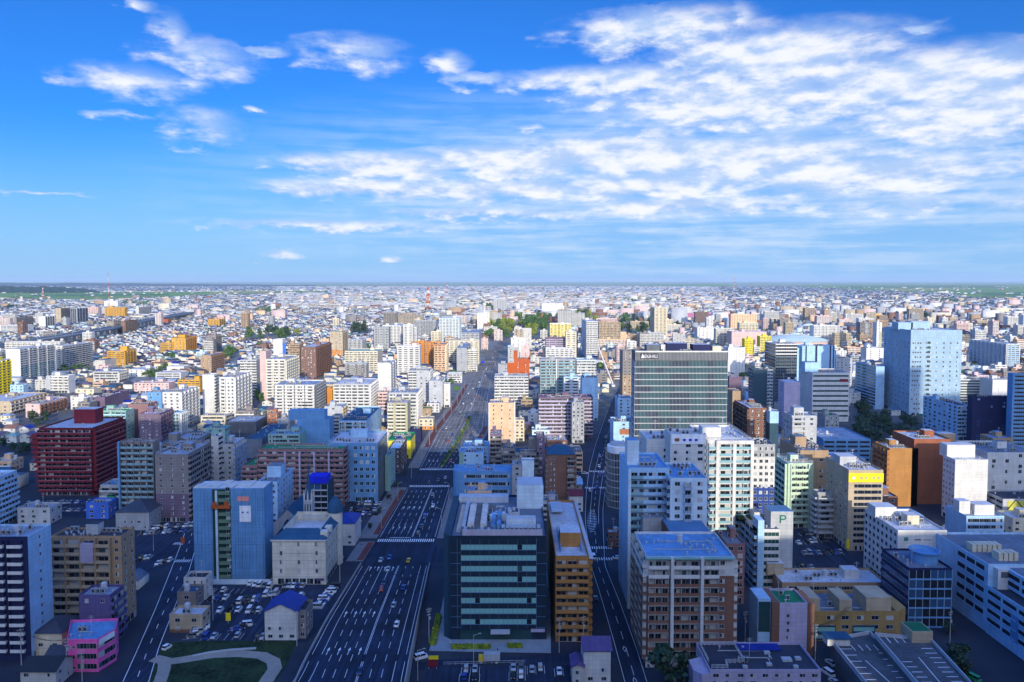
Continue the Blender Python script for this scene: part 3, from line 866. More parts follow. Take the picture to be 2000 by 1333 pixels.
# ------------------------------------------------------------------ street furniture
def pole_mesh(kind):
    def make():
        b = MB()
        if kind == 'utility_pole':
            b.lathe([(.17, 0), (.14, 6), (.10, 12.5)], 8)
            for z, w in ((11.8, 1.0), (11.0, .8), (9.8, .6)): b.box(-w, w, -.06, .06, z, z + .12, 0); [b.box(s - .05, s + .05, -.05, .05, z + .12, z + .36, 1) for s in (-w + .1, -w * .4, w * .4, w - .1)]
            b.lathe([(.28, 8.2), (.3, 9.1), (.15, 9.2)], 8, .4, 0, 0)
        else:
            b.lathe([(.13, 0), (.10, 4), (.06, 10)], 8); b.beam((0, 0, 9.8), (2.0, 0, 10.5), .05); b.box(1.7, 2.5, -.16, .16, 10.42, 10.58, 1)
        return b.mesh(kind, [mat('concrete' if kind == 'utility_pole' else 'lgrey', .6), mat('offwhite', .4)])
    return cached(('pole', kind), make)
def pole(kind, x, y, label, rz=0.0, z=0.0, group=None):
    o = obj(kind, pole_mesh(kind), None, (x, y, z), rz); tag(o, label, 'street lamp' if kind == 'street_lamp' else 'utility pole', group); return o
def mast(x, y, h, w, label, red=True, z=0.0, name='broadcast_tower', cat='tower'):
    """a lattice mast in bands of red and white, on four converging legs"""
    T = bpy.data.objects.new(name, None); T.location = (x, y, z); col.objects.link(T); tag(T, label, cat)
    nb = 7
    for k in range(nb):
        b = MB(); z0, z1 = h * k / nb, h * (k + 1) / nb; w0, w1 = w * (1 - k / nb * .86), w * (1 - (k + 1) / nb * .86)
        for sx, sy in ((-1, -1), (1, -1), (1, 1), (-1, 1)): b.beam((sx * w0 / 2, sy * w0 / 2, z0), (sx * w1 / 2, sy * w1 / 2, z1), w * .05)
        c0 = [(-w0 / 2, -w0 / 2), (w0 / 2, -w0 / 2), (w0 / 2, w0 / 2), (-w0 / 2, w0 / 2)]; c1 = [(-w1 / 2, -w1 / 2), (w1 / 2, -w1 / 2), (w1 / 2, w1 / 2), (-w1 / 2, w1 / 2)]
        for i in range(4):
            j = (i + 1) % 4; b.beam((*c0[i], z0), (*c1[j], z1), w * .03); b.beam((*c0[j], z0), (*c1[i], z1), w * .03); b.beam((*c1[i], z1), (*c1[j], z1), w * .03)
        part('mast_section', b, ['redorange' if (k % 2 == 0) == red else 'white'], T)
    return T
# ================================================================== the ground, roads and fields
def ground_material():
    m = bpy.data.materials.new('ground'); m.use_nodes = True; nt = m.node_tree; b = nt.nodes['Principled BSDF']; b.inputs['Roughness'].default_value = .9
    g = nt.nodes.new('ShaderNodeNewGeometry')
    def noise(scale, det):
        n = nt.nodes.new('ShaderNodeTexNoise'); n.inputs['Scale'].default_value = scale; n.inputs['Detail'].default_value = det
        nt.links.new(g.outputs['Position'], n.inputs['Vector']); return n.outputs[0]
    def ramp(s, a, c):
        r = nt.nodes.new('ShaderNodeMapRange'); r.inputs['From Min'].default_value = a; r.inputs['From Max'].default_value = c; nt.links.new(s, r.inputs['Value']); return r.outputs[0]
    def mix(f, a, c):
        x = nt.nodes.new('ShaderNodeMix'); x.data_type = 'RGBA'; nt.links.new(f, x.inputs['Factor'])
        for s, v in ((x.inputs[6], a), (x.inputs[7], c)):
            if isinstance(v, tuple): s.default_value = (*v, 1)
            else: nt.links.new(v, s)
        return x.outputs[2]
    near = mix(ramp(noise(.05, 6), .35, .65), (.012, .017, .033), (.032, .038, .052))  # near ground tinted navy, the blue of the shade in its colour
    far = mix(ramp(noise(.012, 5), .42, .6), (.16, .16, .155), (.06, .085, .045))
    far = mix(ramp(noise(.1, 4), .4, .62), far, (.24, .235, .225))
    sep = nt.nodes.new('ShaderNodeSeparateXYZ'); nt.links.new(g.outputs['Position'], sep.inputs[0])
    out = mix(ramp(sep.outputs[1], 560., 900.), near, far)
    field = mix(ramp(noise(.0012, 4), .42, .58), (.27, .34, .17), (.17, .24, .13))
    out = mix(ramp(sep.outputs[1], 9000., 13000.), out, field)
    nt.links.new(out, b.inputs['Base Color'])
    return m
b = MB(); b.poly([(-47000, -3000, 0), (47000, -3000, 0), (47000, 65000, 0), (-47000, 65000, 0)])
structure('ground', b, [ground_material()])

def road_mat(key, rgb):
    """asphalt with wheel-polished bands along the carriageway, patches and oil stains"""
    m = bpy.data.materials.new(key); m.use_nodes = True; nt = m.node_tree; b = nt.nodes['Principled BSDF']; b.inputs['Roughness'].default_value = .8; b.inputs['Specular IOR Level'].default_value = .3
    g = nt.nodes.new('ShaderNodeNewGeometry'); acc = None
    for sc3, scale, det, lo, hi in (((1.0, .018, 1), .9, 4, .55, 1.5), ((1, 1, 1), .09, 6, .7, 1.4), ((.35, .16, 1), 1.0, 0, .85, 1.18)):
        mp = nt.nodes.new('ShaderNodeMapping'); mp.inputs['Scale'].default_value = sc3; nt.links.new(g.outputs['Position'], mp.inputs['Vector'])
        if det: n = nt.nodes.new('ShaderNodeTexNoise'); n.inputs['Scale'].default_value = scale; n.inputs['Detail'].default_value = det; o = n.outputs[0]; a, c = .32, .68
        else: n = nt.nodes.new('ShaderNodeTexVoronoi'); n.distance = 'CHEBYCHEV'; n.inputs['Scale'].default_value = .35; o = n.outputs['Color']; a, c = 0., 1.
        nt.links.new(mp.outputs[0], n.inputs['Vector'])
        r = nt.nodes.new('ShaderNodeMapRange'); r.inputs['From Min'].default_value = a; r.inputs['From Max'].default_value = c; r.inputs['To Min'].default_value = lo; r.inputs['To Max'].default_value = hi; nt.links.new(o, r.inputs['Value'])
        if acc is None: acc = r.outputs[0]
        else: q = nt.nodes.new('ShaderNodeMath'); q.operation = 'MULTIPLY'; nt.links.new(acc, q.inputs[0]); nt.links.new(r.outputs[0], q.inputs[1]); acc = q.outputs[0]
    x = nt.nodes.new('ShaderNodeMix'); x.data_type = 'RGBA'; x.blend_type = 'MULTIPLY'; x.inputs['Factor'].default_value = 1; x.inputs[6].default_value = (*rgb, 1); nt.links.new(acc, x.inputs[7]); nt.links.new(x.outputs[2], b.inputs['Base Color'])
    return m
def smat(key, rgb, var=.3, rough=.85): return mat(rgb, rough, 0.0, var, key=key)
ASPH = road_mat('asphalt', (.012, .019, .040)); ASPH2 = road_mat('asphalt worn', (.017, .024, .046))  # navy of the shaded streets is put into the asphalt colours
PAVE = smat('pavement', (.20, .19, .185), .2); WHITEP = smat('road paint', (.78, .78, .76), .12); ORANGEP = smat('orange paint', (.7, .25, .03), .1)
REDPAVE = smat('red paving', (.16, .045, .035), .2); GRASS = smat('grass', (.024, .046, .015), .8, .95); PATHM = smat('path', (.34, .29, .23), .2)
VERGE = smat('verge', (.16, .20, .03), .5, .95)

def ramp_z(Y): return 0.0 if Y > 330 else 5.5 * min(1.0, (330 - Y) / 100.0) ** 1.4
def gp(px, py):
    z = 0.0
    for _ in range(6):
        X, Y = gnd(px, py, z); z = ramp_z(Y)
    return X, Y
LEFT = [gp(*p) for p in ((560, 1360), (578, 1333), (640, 1210), (700, 1112), (735, 1056), (797, 951), (817, 919), (856, 842), (894, 792), (931, 722), (955, 691), (968, 675), (978, 660), (984, 652))]
RIGHT = [gp(*p) for p in ((786, 1360), (790, 1333), (815, 1210), (836, 1112), (851, 1056), (880, 951), (888, 919), (925, 870), (944, 835), (950, 790), (963, 722), (977, 691), (987, 675), (996, 660), (1002, 652))]
def interp(pl, Y):
    for (x0, y0), (x1, y1) in zip(pl, pl[1:]):
        if y0 <= Y <= y1: return x0 + (x1 - x0) * (Y - y0) / (y1 - y0)
    return pl[0][0] if Y < pl[0][1] else pl[-1][0]
def rx(f, Y): a, c = interp(LEFT, Y), interp(RIGHT, Y); return a + (c - a) * f
Y0R, Y1R = LEFT[0][1], LEFT[-1][1]
def strip(mb, f0, f1, ya, yb, dz, m=0, step=12.0):
    n = max(1, int((yb - ya) / step)); ys = [ya + (yb - ya) * i / n for i in range(n + 1)]
    for y, y2 in zip(ys, ys[1:]):
        mb.quad((rx(f0, y), y, ramp_z(y) + dz), (rx(f1, y), y, ramp_z(y) + dz), (rx(f1, y2), y2, ramp_z(y2) + dz), (rx(f0, y2), y2, ramp_z(y2) + dz), m)
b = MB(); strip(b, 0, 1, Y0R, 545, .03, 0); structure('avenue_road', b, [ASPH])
b = MB(); strip(b, 0, 1, 545, Y1R, .03, 0); structure('avenue_road', b, [road_mat('sunlit worn asphalt', (.155, .138, .118))])  # stretch beyond the shade: worn asphalt, with sunlight put into its paler colour
occupy([(x - 9, y) for x, y in LEFT] + [(x + 7, y) for x, y in RIGHT[::-1]])

def poly_road(name, left, right, m, dz=.02, px=True):
    L = [gnd(*p) if px else p for p in left]; Rr = [gnd(*p) if px else p for p in right]
    b = MB(); n = 24
    def samp(pl, t):
        d = [0]
        for a, c in zip(pl, pl[1:]): d.append(d[-1] + math.dist(a, c))
        s = t * d[-1]
        for i in range(len(pl) - 1):
            if s <= d[i + 1] + 1e-6:
                k = (s - d[i]) / max(1e-6, d[i + 1] - d[i]); return (pl[i][0] + (pl[i + 1][0] - pl[i][0]) * k, pl[i][1] + (pl[i + 1][1] - pl[i][1]) * k)
        return pl[-1]
    for i in range(n):
        b.quad((*samp(L, i / n), dz), (*samp(Rr, i / n), dz), (*samp(Rr, (i + 1) / n), dz), (*samp(L, (i + 1) / n), dz))
    structure(name, b, [m]); occupy(L + Rr[::-1])
    return L, Rr, samp
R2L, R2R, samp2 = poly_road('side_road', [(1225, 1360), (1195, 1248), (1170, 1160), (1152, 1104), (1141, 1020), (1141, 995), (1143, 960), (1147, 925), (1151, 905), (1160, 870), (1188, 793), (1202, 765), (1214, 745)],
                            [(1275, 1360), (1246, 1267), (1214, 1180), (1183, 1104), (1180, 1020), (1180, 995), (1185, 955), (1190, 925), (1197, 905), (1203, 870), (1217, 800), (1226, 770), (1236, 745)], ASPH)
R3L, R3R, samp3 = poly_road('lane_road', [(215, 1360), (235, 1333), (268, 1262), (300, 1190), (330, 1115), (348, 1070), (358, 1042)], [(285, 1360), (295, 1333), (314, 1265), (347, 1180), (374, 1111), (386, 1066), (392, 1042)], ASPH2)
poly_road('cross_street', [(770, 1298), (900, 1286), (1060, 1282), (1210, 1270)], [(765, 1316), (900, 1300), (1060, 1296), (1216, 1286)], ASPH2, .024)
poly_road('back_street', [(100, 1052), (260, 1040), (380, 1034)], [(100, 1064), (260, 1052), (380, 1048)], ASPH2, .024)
# a junction across the avenue and the road to the roundabout-like crossing
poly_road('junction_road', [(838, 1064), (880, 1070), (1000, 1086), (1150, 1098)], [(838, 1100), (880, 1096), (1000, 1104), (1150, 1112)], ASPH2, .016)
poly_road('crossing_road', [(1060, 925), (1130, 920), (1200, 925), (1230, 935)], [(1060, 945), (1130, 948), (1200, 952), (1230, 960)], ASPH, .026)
# avenue beyond the park, running dead straight to the coast
b = MB(); far0 = [gnd(1000, 648), gnd(1010, 648)]; fx = [gnd(914, 557.5), gnd(917, 557.5)]
b.poly([(2, 1600, .06), (20, 1600, .06), (fx[1][0], fx[1][1], .06), (fx[0][0], fx[0][1], .06)])
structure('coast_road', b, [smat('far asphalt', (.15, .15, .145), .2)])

# markings of the avenue
mk = MB(); mz = .042
W = RIGHT[6][0] - LEFT[6][0]
def line(f, ya, yb, w=.16): fw = w / (rx(1, (ya + yb) / 2) - rx(0, (ya + yb) / 2)); strip(mk, f - fw / 2, f + fw / 2, ya, yb, mz, 0)
def dashes(f, ya, yb, on=5.0, off=5.0, w=.16):
    y = ya
    while y < yb: line(f, y, min(y + on, yb), w); y += on + off
ya, yb = Y0R, 326
for f in (.03, .125, .88, .965): line(f, ya, yb)
line(.548, ya, yb); line(.562, ya, yb)
for f in (.225, .325, .435, .665, .775): dashes(f, ya, yb)
for f in (.325, .435): line(f, 296, 324)
def crosswalk(fa, fb, yc, ln=4.0):
    wd = rx(1, yc) - rx(0, yc); n = int(wd * (fb - fa) / 1.0)
    for i in range(n):
        f = fa + (fb - fa) * (i + .25) / n; strip(mk, f, f + .5 / wd, yc - ln / 2, yc + ln / 2, mz, 0)
CW = [gnd(800, y)[1] for y in (1100, 1056, 950, 917)]
for y in CW: crosswalk(.02, .98, y)
line(.02, CW[0], CW[0] + .1)
for (ys, ye) in ((CW[1] + 5, CW[2] - 6), (CW[3] + 5, 560), (560, 700), (720, 1100)):
    for f in (.03, .97): line(f, ys, ye)
    dl = (.14, .25, .36, .48, .70, .82) if ys < 500 else (.12, .22, .32, .42, .62, .74, .86)
    for f in dl: dashes(f, ys, ye, 5, 6, .17)
    line(.575 if ys < 500 else .51, ys, ye); line(.59 if ys < 500 else .53, ys, ye)
    strip(mk, .2, .56, ys - 1.2, ys - .8, mz, 0)
    for f in (.14, .25, .36, .48): line(f, ys, min(ys + 26, ye))
def arrow(f, Y, z=None):
    x = rx(f, Y) if z is None else f; zz = ramp_z(Y) + mz if z is None else z
    mk.quad((x - .12, Y, zz), (x + .12, Y, zz), (x + .12, Y + 3, zz), (x - .12, Y + 3, zz)); mk.tri((x - .5, Y + 3, zz), (x + .5, Y + 3, zz), (x, Y + 5, zz))
for f in (.17, .28, .38, .49): [arrow(f, y) for y in (236, 268, 318, CW[1] + 16, CW[1] + 50, CW[3] + 20)]
# centre line and lane marks of the side road
def seg2(t0, t1, f, w=.16, dz=.034):
    a, c = samp2(R2L, t0), samp2(R2R, t0); e, g = samp2(R2L, t1), samp2(R2R, t1)
    p = (a[0] + (c[0] - a[0]) * f, a[1] + (c[1] - a[1]) * f); q = (e[0] + (g[0] - e[0]) * f, e[1] + (g[1] - e[1]) * f)
    mk.quad((p[0] - w / 2, p[1], dz), (p[0] + w / 2, p[1], dz), (q[0] + w / 2, q[1], dz), (q[0] - w / 2, q[1], dz))
for i in range(120):
    t = i / 120
    seg2(t, t + .0083, .06); seg2(t, t + .0083, .94)
    if i % 2 == 0: seg2(t, t + .0083, .5)
    if .22 < t < .45: seg2(t, t + .0083, .32); seg2(t, t + .0083, .72)
for (px, py) in ((1166, 1092), (1166, 1070), (1165, 953), (1172, 921)):
    x, y = gnd(px, py)
    for i in range(-6, 7): mk.quad((x + i * 1.1 - .25, y - 1.6, .036), (x + i * 1.1 + .25, y - 1.6, .036), (x + i * 1.1 + .25, y + 1.6, .036), (x + i * 1.1 - .25, y + 1.6, .036))
for i in range(14):   # hatched island
    x, y = gnd(1156.5, 1040 - i * 3.2); w = 1.2 + 1.6 * math.sin(math.pi * i / 13)
    mk.quad((x - w, y, .036), (x - w + .1, y + .5, .036), (x + w, y + 2.0, .036), (x + w - .1, y + 1.5, .036))
for (px, py) in ((1220, 1268), (1240, 1330)):
    x, y = gnd(px, py)
    for s in ((-.6, 0, 0, 2), (0, 2, .6, 0), (.6, 0, 0, -2), (0, -2, -.6, 0)):
        mk.quad((x + s[0] - .1, y + s[1], .036), (x + s[0] + .1, y + s[1], .036), (x + s[2] + .1, y + s[3], .036), (x + s[2] - .1, y + s[3], .036))
# lane road
for i in range(40):
    t = i / 40
    for f, w in ((.08, .12), (.92, .12)) + (((.5, .12),) if i % 3 == 0 else ()):
        a, c = samp3(R3L, t), samp3(R3R, t); e, g = samp3(R3L, t + .025), samp3(R3R, t + .025)
        p = (a[0] + (c[0] - a[0]) * f, a[1] + (c[1] - a[1]) * f); q = (e[0] + (g[0] - e[0]) * f, e[1] + (g[1] - e[1]) * f)
        mk.quad((p[0] - w, p[1], .034), (p[0] + w, p[1], .034), (q[0] + w, q[1], .034), (q[0] - w, q[1], .034))
for (px, py, n) in ((358, 1096, 7), (350, 1062, 5)):
    x, y = gnd(px, py)
    for i in range(n): mk.quad((x + (i - n / 2) * 1.0, y - 1.5, .036), (x + (i - n / 2) * 1.0 + .5, y - 1.5, .036), (x + (i - n / 2) * 1.0 + .5, y + 1.5, .036), (x + (i - n / 2) * 1.0, y + 1.5, .036))

# car parks: sheets with painted bays; each returns its row of bays for the cars
def lot(name, px, m=ASPH2, dz=.018):
    P = [gnd(*p) for p in px]; b = MB(); b.poly([(x, y, dz) for x, y in (P if area(P) > 0 else P[::-1])]); structure(name, b, [m]); occupy(P); return P
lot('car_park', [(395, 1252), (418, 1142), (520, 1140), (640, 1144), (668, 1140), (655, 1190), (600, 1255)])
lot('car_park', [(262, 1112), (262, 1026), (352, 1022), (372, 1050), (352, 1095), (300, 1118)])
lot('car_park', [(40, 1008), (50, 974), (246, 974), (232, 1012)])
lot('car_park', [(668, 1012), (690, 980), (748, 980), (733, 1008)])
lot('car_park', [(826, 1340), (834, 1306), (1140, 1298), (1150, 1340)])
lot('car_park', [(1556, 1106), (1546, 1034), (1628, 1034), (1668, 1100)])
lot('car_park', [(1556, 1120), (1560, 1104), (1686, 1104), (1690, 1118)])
BAYS = []    # (x, y, heading) of every painted bay
def bays(pa, pb, n, ang, ln=5.0, wd=2.5, z=.03):
    a, c = gnd(*pa), gnd(*pb); out = []
    d = Vector((c[0] - a[0], c[1] - a[1])); step = d / n
    dirv = Vector((math.cos(ang), math.sin(ang)))
    for i in range(n + 1):
        p = Vector(a) + step * i; s = Vector((-dirv.y, dirv.x)) * .06; e = p + dirv * ln
        mk.quad((*(p - s), z), (*(e - s), z), (*(e + s), z), (*(p + s), z)) if True else None
        if i < n: q = p + step / 2 + dirv * ln / 2; out.append((q.x, q.y, ang))
    return out
mo = structure('road_markings', mk, [WHITEP])

# raised pavements with kerbs beside the avenue
b = MB()
def kerbed(f0, f1, ya, yb, off0, off1):
    n = max(1, int((yb - ya) / 15)); ys = [ya + (yb - ya) * i / n for i in range(n + 1)]
    for y, y2 in zip(ys, ys[1:]):
        b.prism([(rx(f0, y) + off0, y), (rx(f1, y) + off1, y), (rx(f1, y2) + off1, y2), (rx(f0, y2) + off0, y2)], 0.0, .15, 0)
kerbed(0, 0, CW[0] + 2, CW[1] - 2, -8, -.3); kerbed(0, 0, CW[1] + 3, CW[2] - 3, -10, -.3); kerbed(0, 0, CW[3] + 3, 1150, -8, -.3)
kerbed(1, 1, CW[1] + 3, CW[2] - 3, .3, 4); kerbed(1, 1, CW[3] + 5, 1150, .3, 6)
structure('pavement', b, [PAVE])
b = MB()
def redstrip(f, ya, yb, o0, o1):
    n = max(1, int((yb - ya) / 15)); ys = [ya + (yb - ya) * i / n for i in range(n + 1)]
    for y, y2 in zip(ys, ys[1:]): b.quad((rx(f, y) + o0, y, .154), (rx(f, y) + o1, y, .154), (rx(f, y2) + o1, y2, .154), (rx(f, y2) + o0, y2, .154))
redstrip(0, CW[0] + 3, CW[1] - 3, -3.4, -.5); redstrip(0, CW[1] + 8, CW[2] - 8, -3.4, -.5); redstrip(0, 560, 900, -4.4, -.6); redstrip(1, CW[3] + 50, 640, .5, 4)
structure('cycle_path', b, [REDPAVE])
b = MB()
n = 20; ys = [500 + (690 - 500) * i / n for i in range(n + 1)]
for y, y2 in zip(ys, ys[1:]): b.prism([(rx(.55, y), y), (rx(.62, y), y), (rx(.62, y2), y2), (rx(.55, y2), y2)], .03, .18)
structure('median_strip', b, [VERGE])
# pavement in front of the glass office, and the little park at the bottom of the picture
P = [gnd(*p) for p in ((838, 1272), (862, 1190), (880, 1100), (1074, 1100), (1076, 1276))]
b = MB(); b.prism(P if area(P) > 0 else P[::-1], 0, .14); structure('forecourt_pavement', b, [smat('forecourt', (.26, .30, .33), .2)])
P = [gnd(*p) for p in ((318, 1256), (420, 1252), (580, 1252), (560, 1300), (530, 1345), (285, 1345))]
b = MB(); b.poly([(*p, .03) for p in (P if area(P) > 0 else P[::-1])]); structure('lawn', b, [GRASS]); occupy(P)
def ribbon(name, pts, wpx, m, dz, z1=None):
    b = MB(); pts = [Vector(gnd(*p)) for p in pts]; n = len(pts)
    side = []
    for i in range(n):
        d = (pts[min(n - 1, i + 1)] - pts[max(0, i - 1)]).normalized(); nn = Vector((-d.y, d.x)); w = wpx / 2; side.append((pts[i] + nn * w, pts[i] - nn * w))
    for (a, c), (e, g) in zip(side, side[1:]):
        if z1: b.prism([tuple(c), tuple(g), tuple(e), tuple(a)], 0, z1)
        else: b.quad((*c, dz), (*g, dz), (*e, dz), (*a, dz))
    return structure(name, b, [m])
ribbon('park_path', [(300, 1286), (330, 1293), (370, 1287), (420, 1279), (470, 1277), (512, 1281), (534, 1292), (537, 1306), (524, 1325), (508, 1350)], 4.6, PATHM, .045)
ribbon('park_path', [(322, 1292), (320, 1310), (308, 1345)], 4.0, PATHM, .05)
ribbon('park_kerb', [(376, 1283), (410, 1276), (450, 1271), (500, 1268)], .7, smat('kerb', (.4, .42, .43), .1), .05, .5)

# paddy fields on the plain and the wooded hills behind
def field(px, m, z):
    P = [gnd(*p) for p in px]; b = MB(); b.poly([(*p, z) for p in (P if area(P) > 0 else P[::-1])]); structure('rice_field', b, [m])
F1 = smat('paddy green', (.17, .30, .06), .4); F2 = smat('paddy deep', (.08, .19, .06), .4); F3 = smat('paddy yellow', (.34, .35, .10), .3)
field([(-200, 573), (410, 570), (640, 568), (640, 572), (410, 578), (190, 588), (-200, 580)], F1, .4)
field([(60, 576), (330, 574), (330, 577), (60, 580)], F2, .7); field([(410, 569), (540, 567), (545, 571), (410, 576)], F3, .7)
field([(1540, 558), (1700, 556), (2300, 556), (2300, 582), (1900, 582), (1850, 574), (1640, 565)], F1, .4)
field([(1640, 560), (1960, 558), (1960, 562), (1640, 563)], F2, .8); field([(1700, 563), (1880, 562), (1900, 566), (1760, 569)], F3, .8)
field([(1250, 556), (1420, 555), (1440, 560), (1250, 561)], F1, .5); field([(1900, 572), (2300, 570), (2300, 577), (1930, 578)], F2, .8)
def hills(name, Y, x0, x1, prof, m, depth):
    b = MB(); nx, ny = 90, 10; V = []
    r = random.Random(len(prof))
    for j in range(ny + 1):
        for i in range(nx + 1):
            px = x0 + (x1 - x0) * i / nx; t = (px - x0) / (x1 - x0); s = t * (len(prof) - 1); k = min(len(prof) - 2, int(s)); hh = prof[k] + (prof[k + 1] - prof[k]) * (s - k)
            yy = Y + depth * (j / ny); X = (px - 1000) / FPX * yy
            w = math.sin(math.pi * min(1, j / ny * .9 + .02)) ** .6
            bump = .16 * (math.sin(i * .9 + j) + math.sin(i * .37 + 1.3 * j) + math.sin(i * 2.3 + j * 2.1) * .5)
            V.append((X, yy, max(0, hh * w * (1 + bump) ) - .5))
    b.v = V
    for j in range(ny):
        for i in range(nx):
            a = j * (nx + 1) + i; b.f.append((a, a + 1, a + nx + 2, a + nx + 1)); b.m.append(0)
    return structure(name, b, [m])
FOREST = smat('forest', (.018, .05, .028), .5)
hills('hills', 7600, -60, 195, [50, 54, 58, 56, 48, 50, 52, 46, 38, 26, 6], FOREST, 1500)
hills('hills', 15000, -200, 620, [50, 60, 66, 50, 56, 50, 40, 30, 16, 4], smat('hazed forest', (.06, .09, .10), .3), 5000)  # farther hills paler and bluer, haze put into their colour
# ================================================================== the buildings one can tell apart, nearest first
# ---- left of the avenue, front rows
B('A', 'tall navy fronted apartment block with white balconies and a bare pale flank', -45, 58, 1048, 1290, 100, 'b1@.2-.55+b1@.63-.9', 'w1', 'sky', 'rgrey', short='navy fronted apartment block',
  clad=[(0, 0, 1, 0, None, 'navy', .14)], pc='white', dc='navy', ww=1.0, wh=1.2, pent=None, bd=1.0)
B('A', 'tan ten storey apartment block with a dark flat roof', 103, 239, 1047, 1225, 263, 'b4@0-.86+w1@.86-1', 'w2', 'tan', 'rdark', short='tan apartment block', pc='sand', dc='tan', pil='tan', ww=1.3,
  clad=[(0, .44, .62, 24.5, 31.5, 'lavender', 1.45)], pent=[(.5, .6, 4.5, 4, 3, 'lgrey')], vents=14)
B('R', 'violet grey five storey block with stacked flank galleries', 155, 217, 1162, 1262, 242, 'w2', 'g2', 'purple', 'rgrey', short='violet grey block', drop=.55, ww=1.3, pent=None)
B('A', 'pale apartment slab at the edge with long flank galleries', -110, -22, 940, 1040, 34, '-', 'g9', 'sky', 'rlight', short='pale gallery slab', pent=None)
T, P, q, h = B('A', 'dark red stepped apartment block with wavy continuous balconies', 78, 182, 836, 968, 241, 'b7', 'b8', 'maroon', 'rlight', short='dark red apartment block', pc='red', dc='maroon', rail=True, n=14, bd=1.9,
  pent=[(.55, .62, 13, 9, 8.0, 'red')], ac=0)
for i in range(1, 13):   # the storeys step out to the left
    w = .35 * (13 - i)
    part('stepped_storey', MB().box(-w, 0, 0, 14, h - (i + 1) * h / 14, h - i * h / 14 - .6).box(-w - .9, 0, -1.3, 14, h - (i + 1) * h / 14, h - (i + 1) * h / 14 + 1.1), ['red'], T, (0, 0, -.4))
B('A', 'long grey green apartment wing with dark glazed balconies', 237, 303, 862, 1004, 300, 'b5', '-', 'taupe', 'rgrey', short='grey green wing', pc='glassrail', dc='taupe', pil='taupe', pw=.4, clad=[(0, -.03, .02, 0, None, 'sheet', 2.4)])
B('T', 'bare white lift shaft standing before the grey green wing', 260, 290, 896, 1002, 300, '-', '-', 'aqua', 'rgrey', short='white lift shaft', pent=None, ac=0, vents=0, tank=False, pipes=False)
B('A', 'taupe apartment block with a plum coloured foot and gallery flank', 304, 368, 888, 1020, 413, 'w3', 'g12', 'taupe', 'rgrey', short='taupe apartment block', base=(15, 'plum'), ww=1.2, other='-', pc='taupe', railing='steel')
B('A', 'grey penthouse storeys set back above the taupe block', 318, 372, 866, 985, 413, 'b3', 'g9', 'taupe', 'rgrey', short='set back grey block', pc='grey', railing='sheet', pent=[(.2, .3, 5, 5, 4, 'taupe')])
B('A', 'thin white slab with a stack of dark openings', 413, 427, 852, 962, 436, '-', 's1', 'white', 'rlight', short='thin white slab', pent=None)
B('O', 'grey block with paired white framed windows', 429, 456, 868, 958, 478, 'w2', 'b4', 'lgrey', 'rlight', short='grey paired window block', fr='white', ww=1.7, pc='sheet')
# block under wraps
T, P, q, h = B('A', 'block wrapped in blue scaffold sheeting with an open green balcony strip', 379, 517, 954, 1131, 533, '-', '-', 'sheet', 'rlight', short='sheeted block', pent=None, ac=0, vents=0, tank=False, pipes=False, roofthings=False)
Lf = q[1][0] - q[0][0]
def sheet_panels():
    r = random.Random(3)
    for a, c in ((0, .055), (.057, .16), (.162, .26)) + tuple((.535 + i * .05, .583 + i * .05) for i in range(9)):
        m = MB()
        for z in range(0, int(h), 5):
            for x in range(2):
                x0 = Lf * (a + (c - a) * x / 2); m.box(x0, Lf * (a + (c - a) * (x + 1) / 2) - .05, -.25 - r.random() * .12, -.02, z, min(h - .3, z + 4.93))
        part('sheet_panel', m, ['sheet'], T)
sheet_panels()
part('stair_recess', MB().box(Lf * .27, Lf * .525, -.06, -.01, 1, h - .5), [mat((.015, .05, .035), key='green net')], T)
for i in range(13):
    part('balcony', MB().box(Lf * .36, Lf * .52, -.9, -.07, i * h / 13 + .6, i * h / 13 + 1.7).box(Lf * .36, Lf * .52, -1.0, -.07, i * h / 13 + .4, i * h / 13 + .6), [mat((.13, .21, .15), key='sage')], T)
    obj('window', win_mesh(1.8, 1.7, i % 6), T, (Lf * .46, -.07, i * h / 13 + 1.75))
part('hoist_mast', MB().box(Lf * .315, Lf * .345, -.7, -.07, 0, h - 1), ['aqua'], T)
part('gondola', MB().box(Lf * .27, Lf * .53, -1.6, -.75, h - 8.4, h - 7.0).box(Lf * .29, Lf * .34, -1.5, -.8, h - 7.0, h - 5.6).box(Lf * .45, Lf * .5, -1.5, -.8, h - 7.0, h - 5.4), ['redorange'], T)
part('banner', MB().box(Lf * .63, Lf * .79, -.48, -.4, h - 5.4, h - 3.4), [mat((.75, .28, .24), key='coral')], T)
part('hoarding', MB().box(Lf * .655, Lf * .815, -.5, -.4, h - 14.3, h - 7.4), ['signwhite'], T)
for x, c in ((.70, 'purple'), (.77, 'sheet')): part('hoarding_mark', MB().box(Lf * x - .5, Lf * x + .5, -.53, -.51, h - 10.6, h - 9.9), [c], T)
m = MB(); r = random.Random(2)
for i in range(9):
    for j in range(4): m.box(Lf * i / 9 + .1, Lf * (i + 1) / 9 - .1, q[3][1] * j / 4 + .2, q[3][1] * (j + 1) / 4 - .1, h - .7, h + r.uniform(-.2, .5))
part('roof_tarpaulin', m, ['white'], T)
B('O', 'white office slab painted shade blue with a water tank on its stair house', 503, 542, 941, 1046, 573, 'w3', 'w6', 'sky', 'rmid', short='tank topped slab', ww=1.4, pent=[(.5, .55, 7, 8, 5, 'sky')], tank=True)  # white building, the blue of its shade put into the wall colour
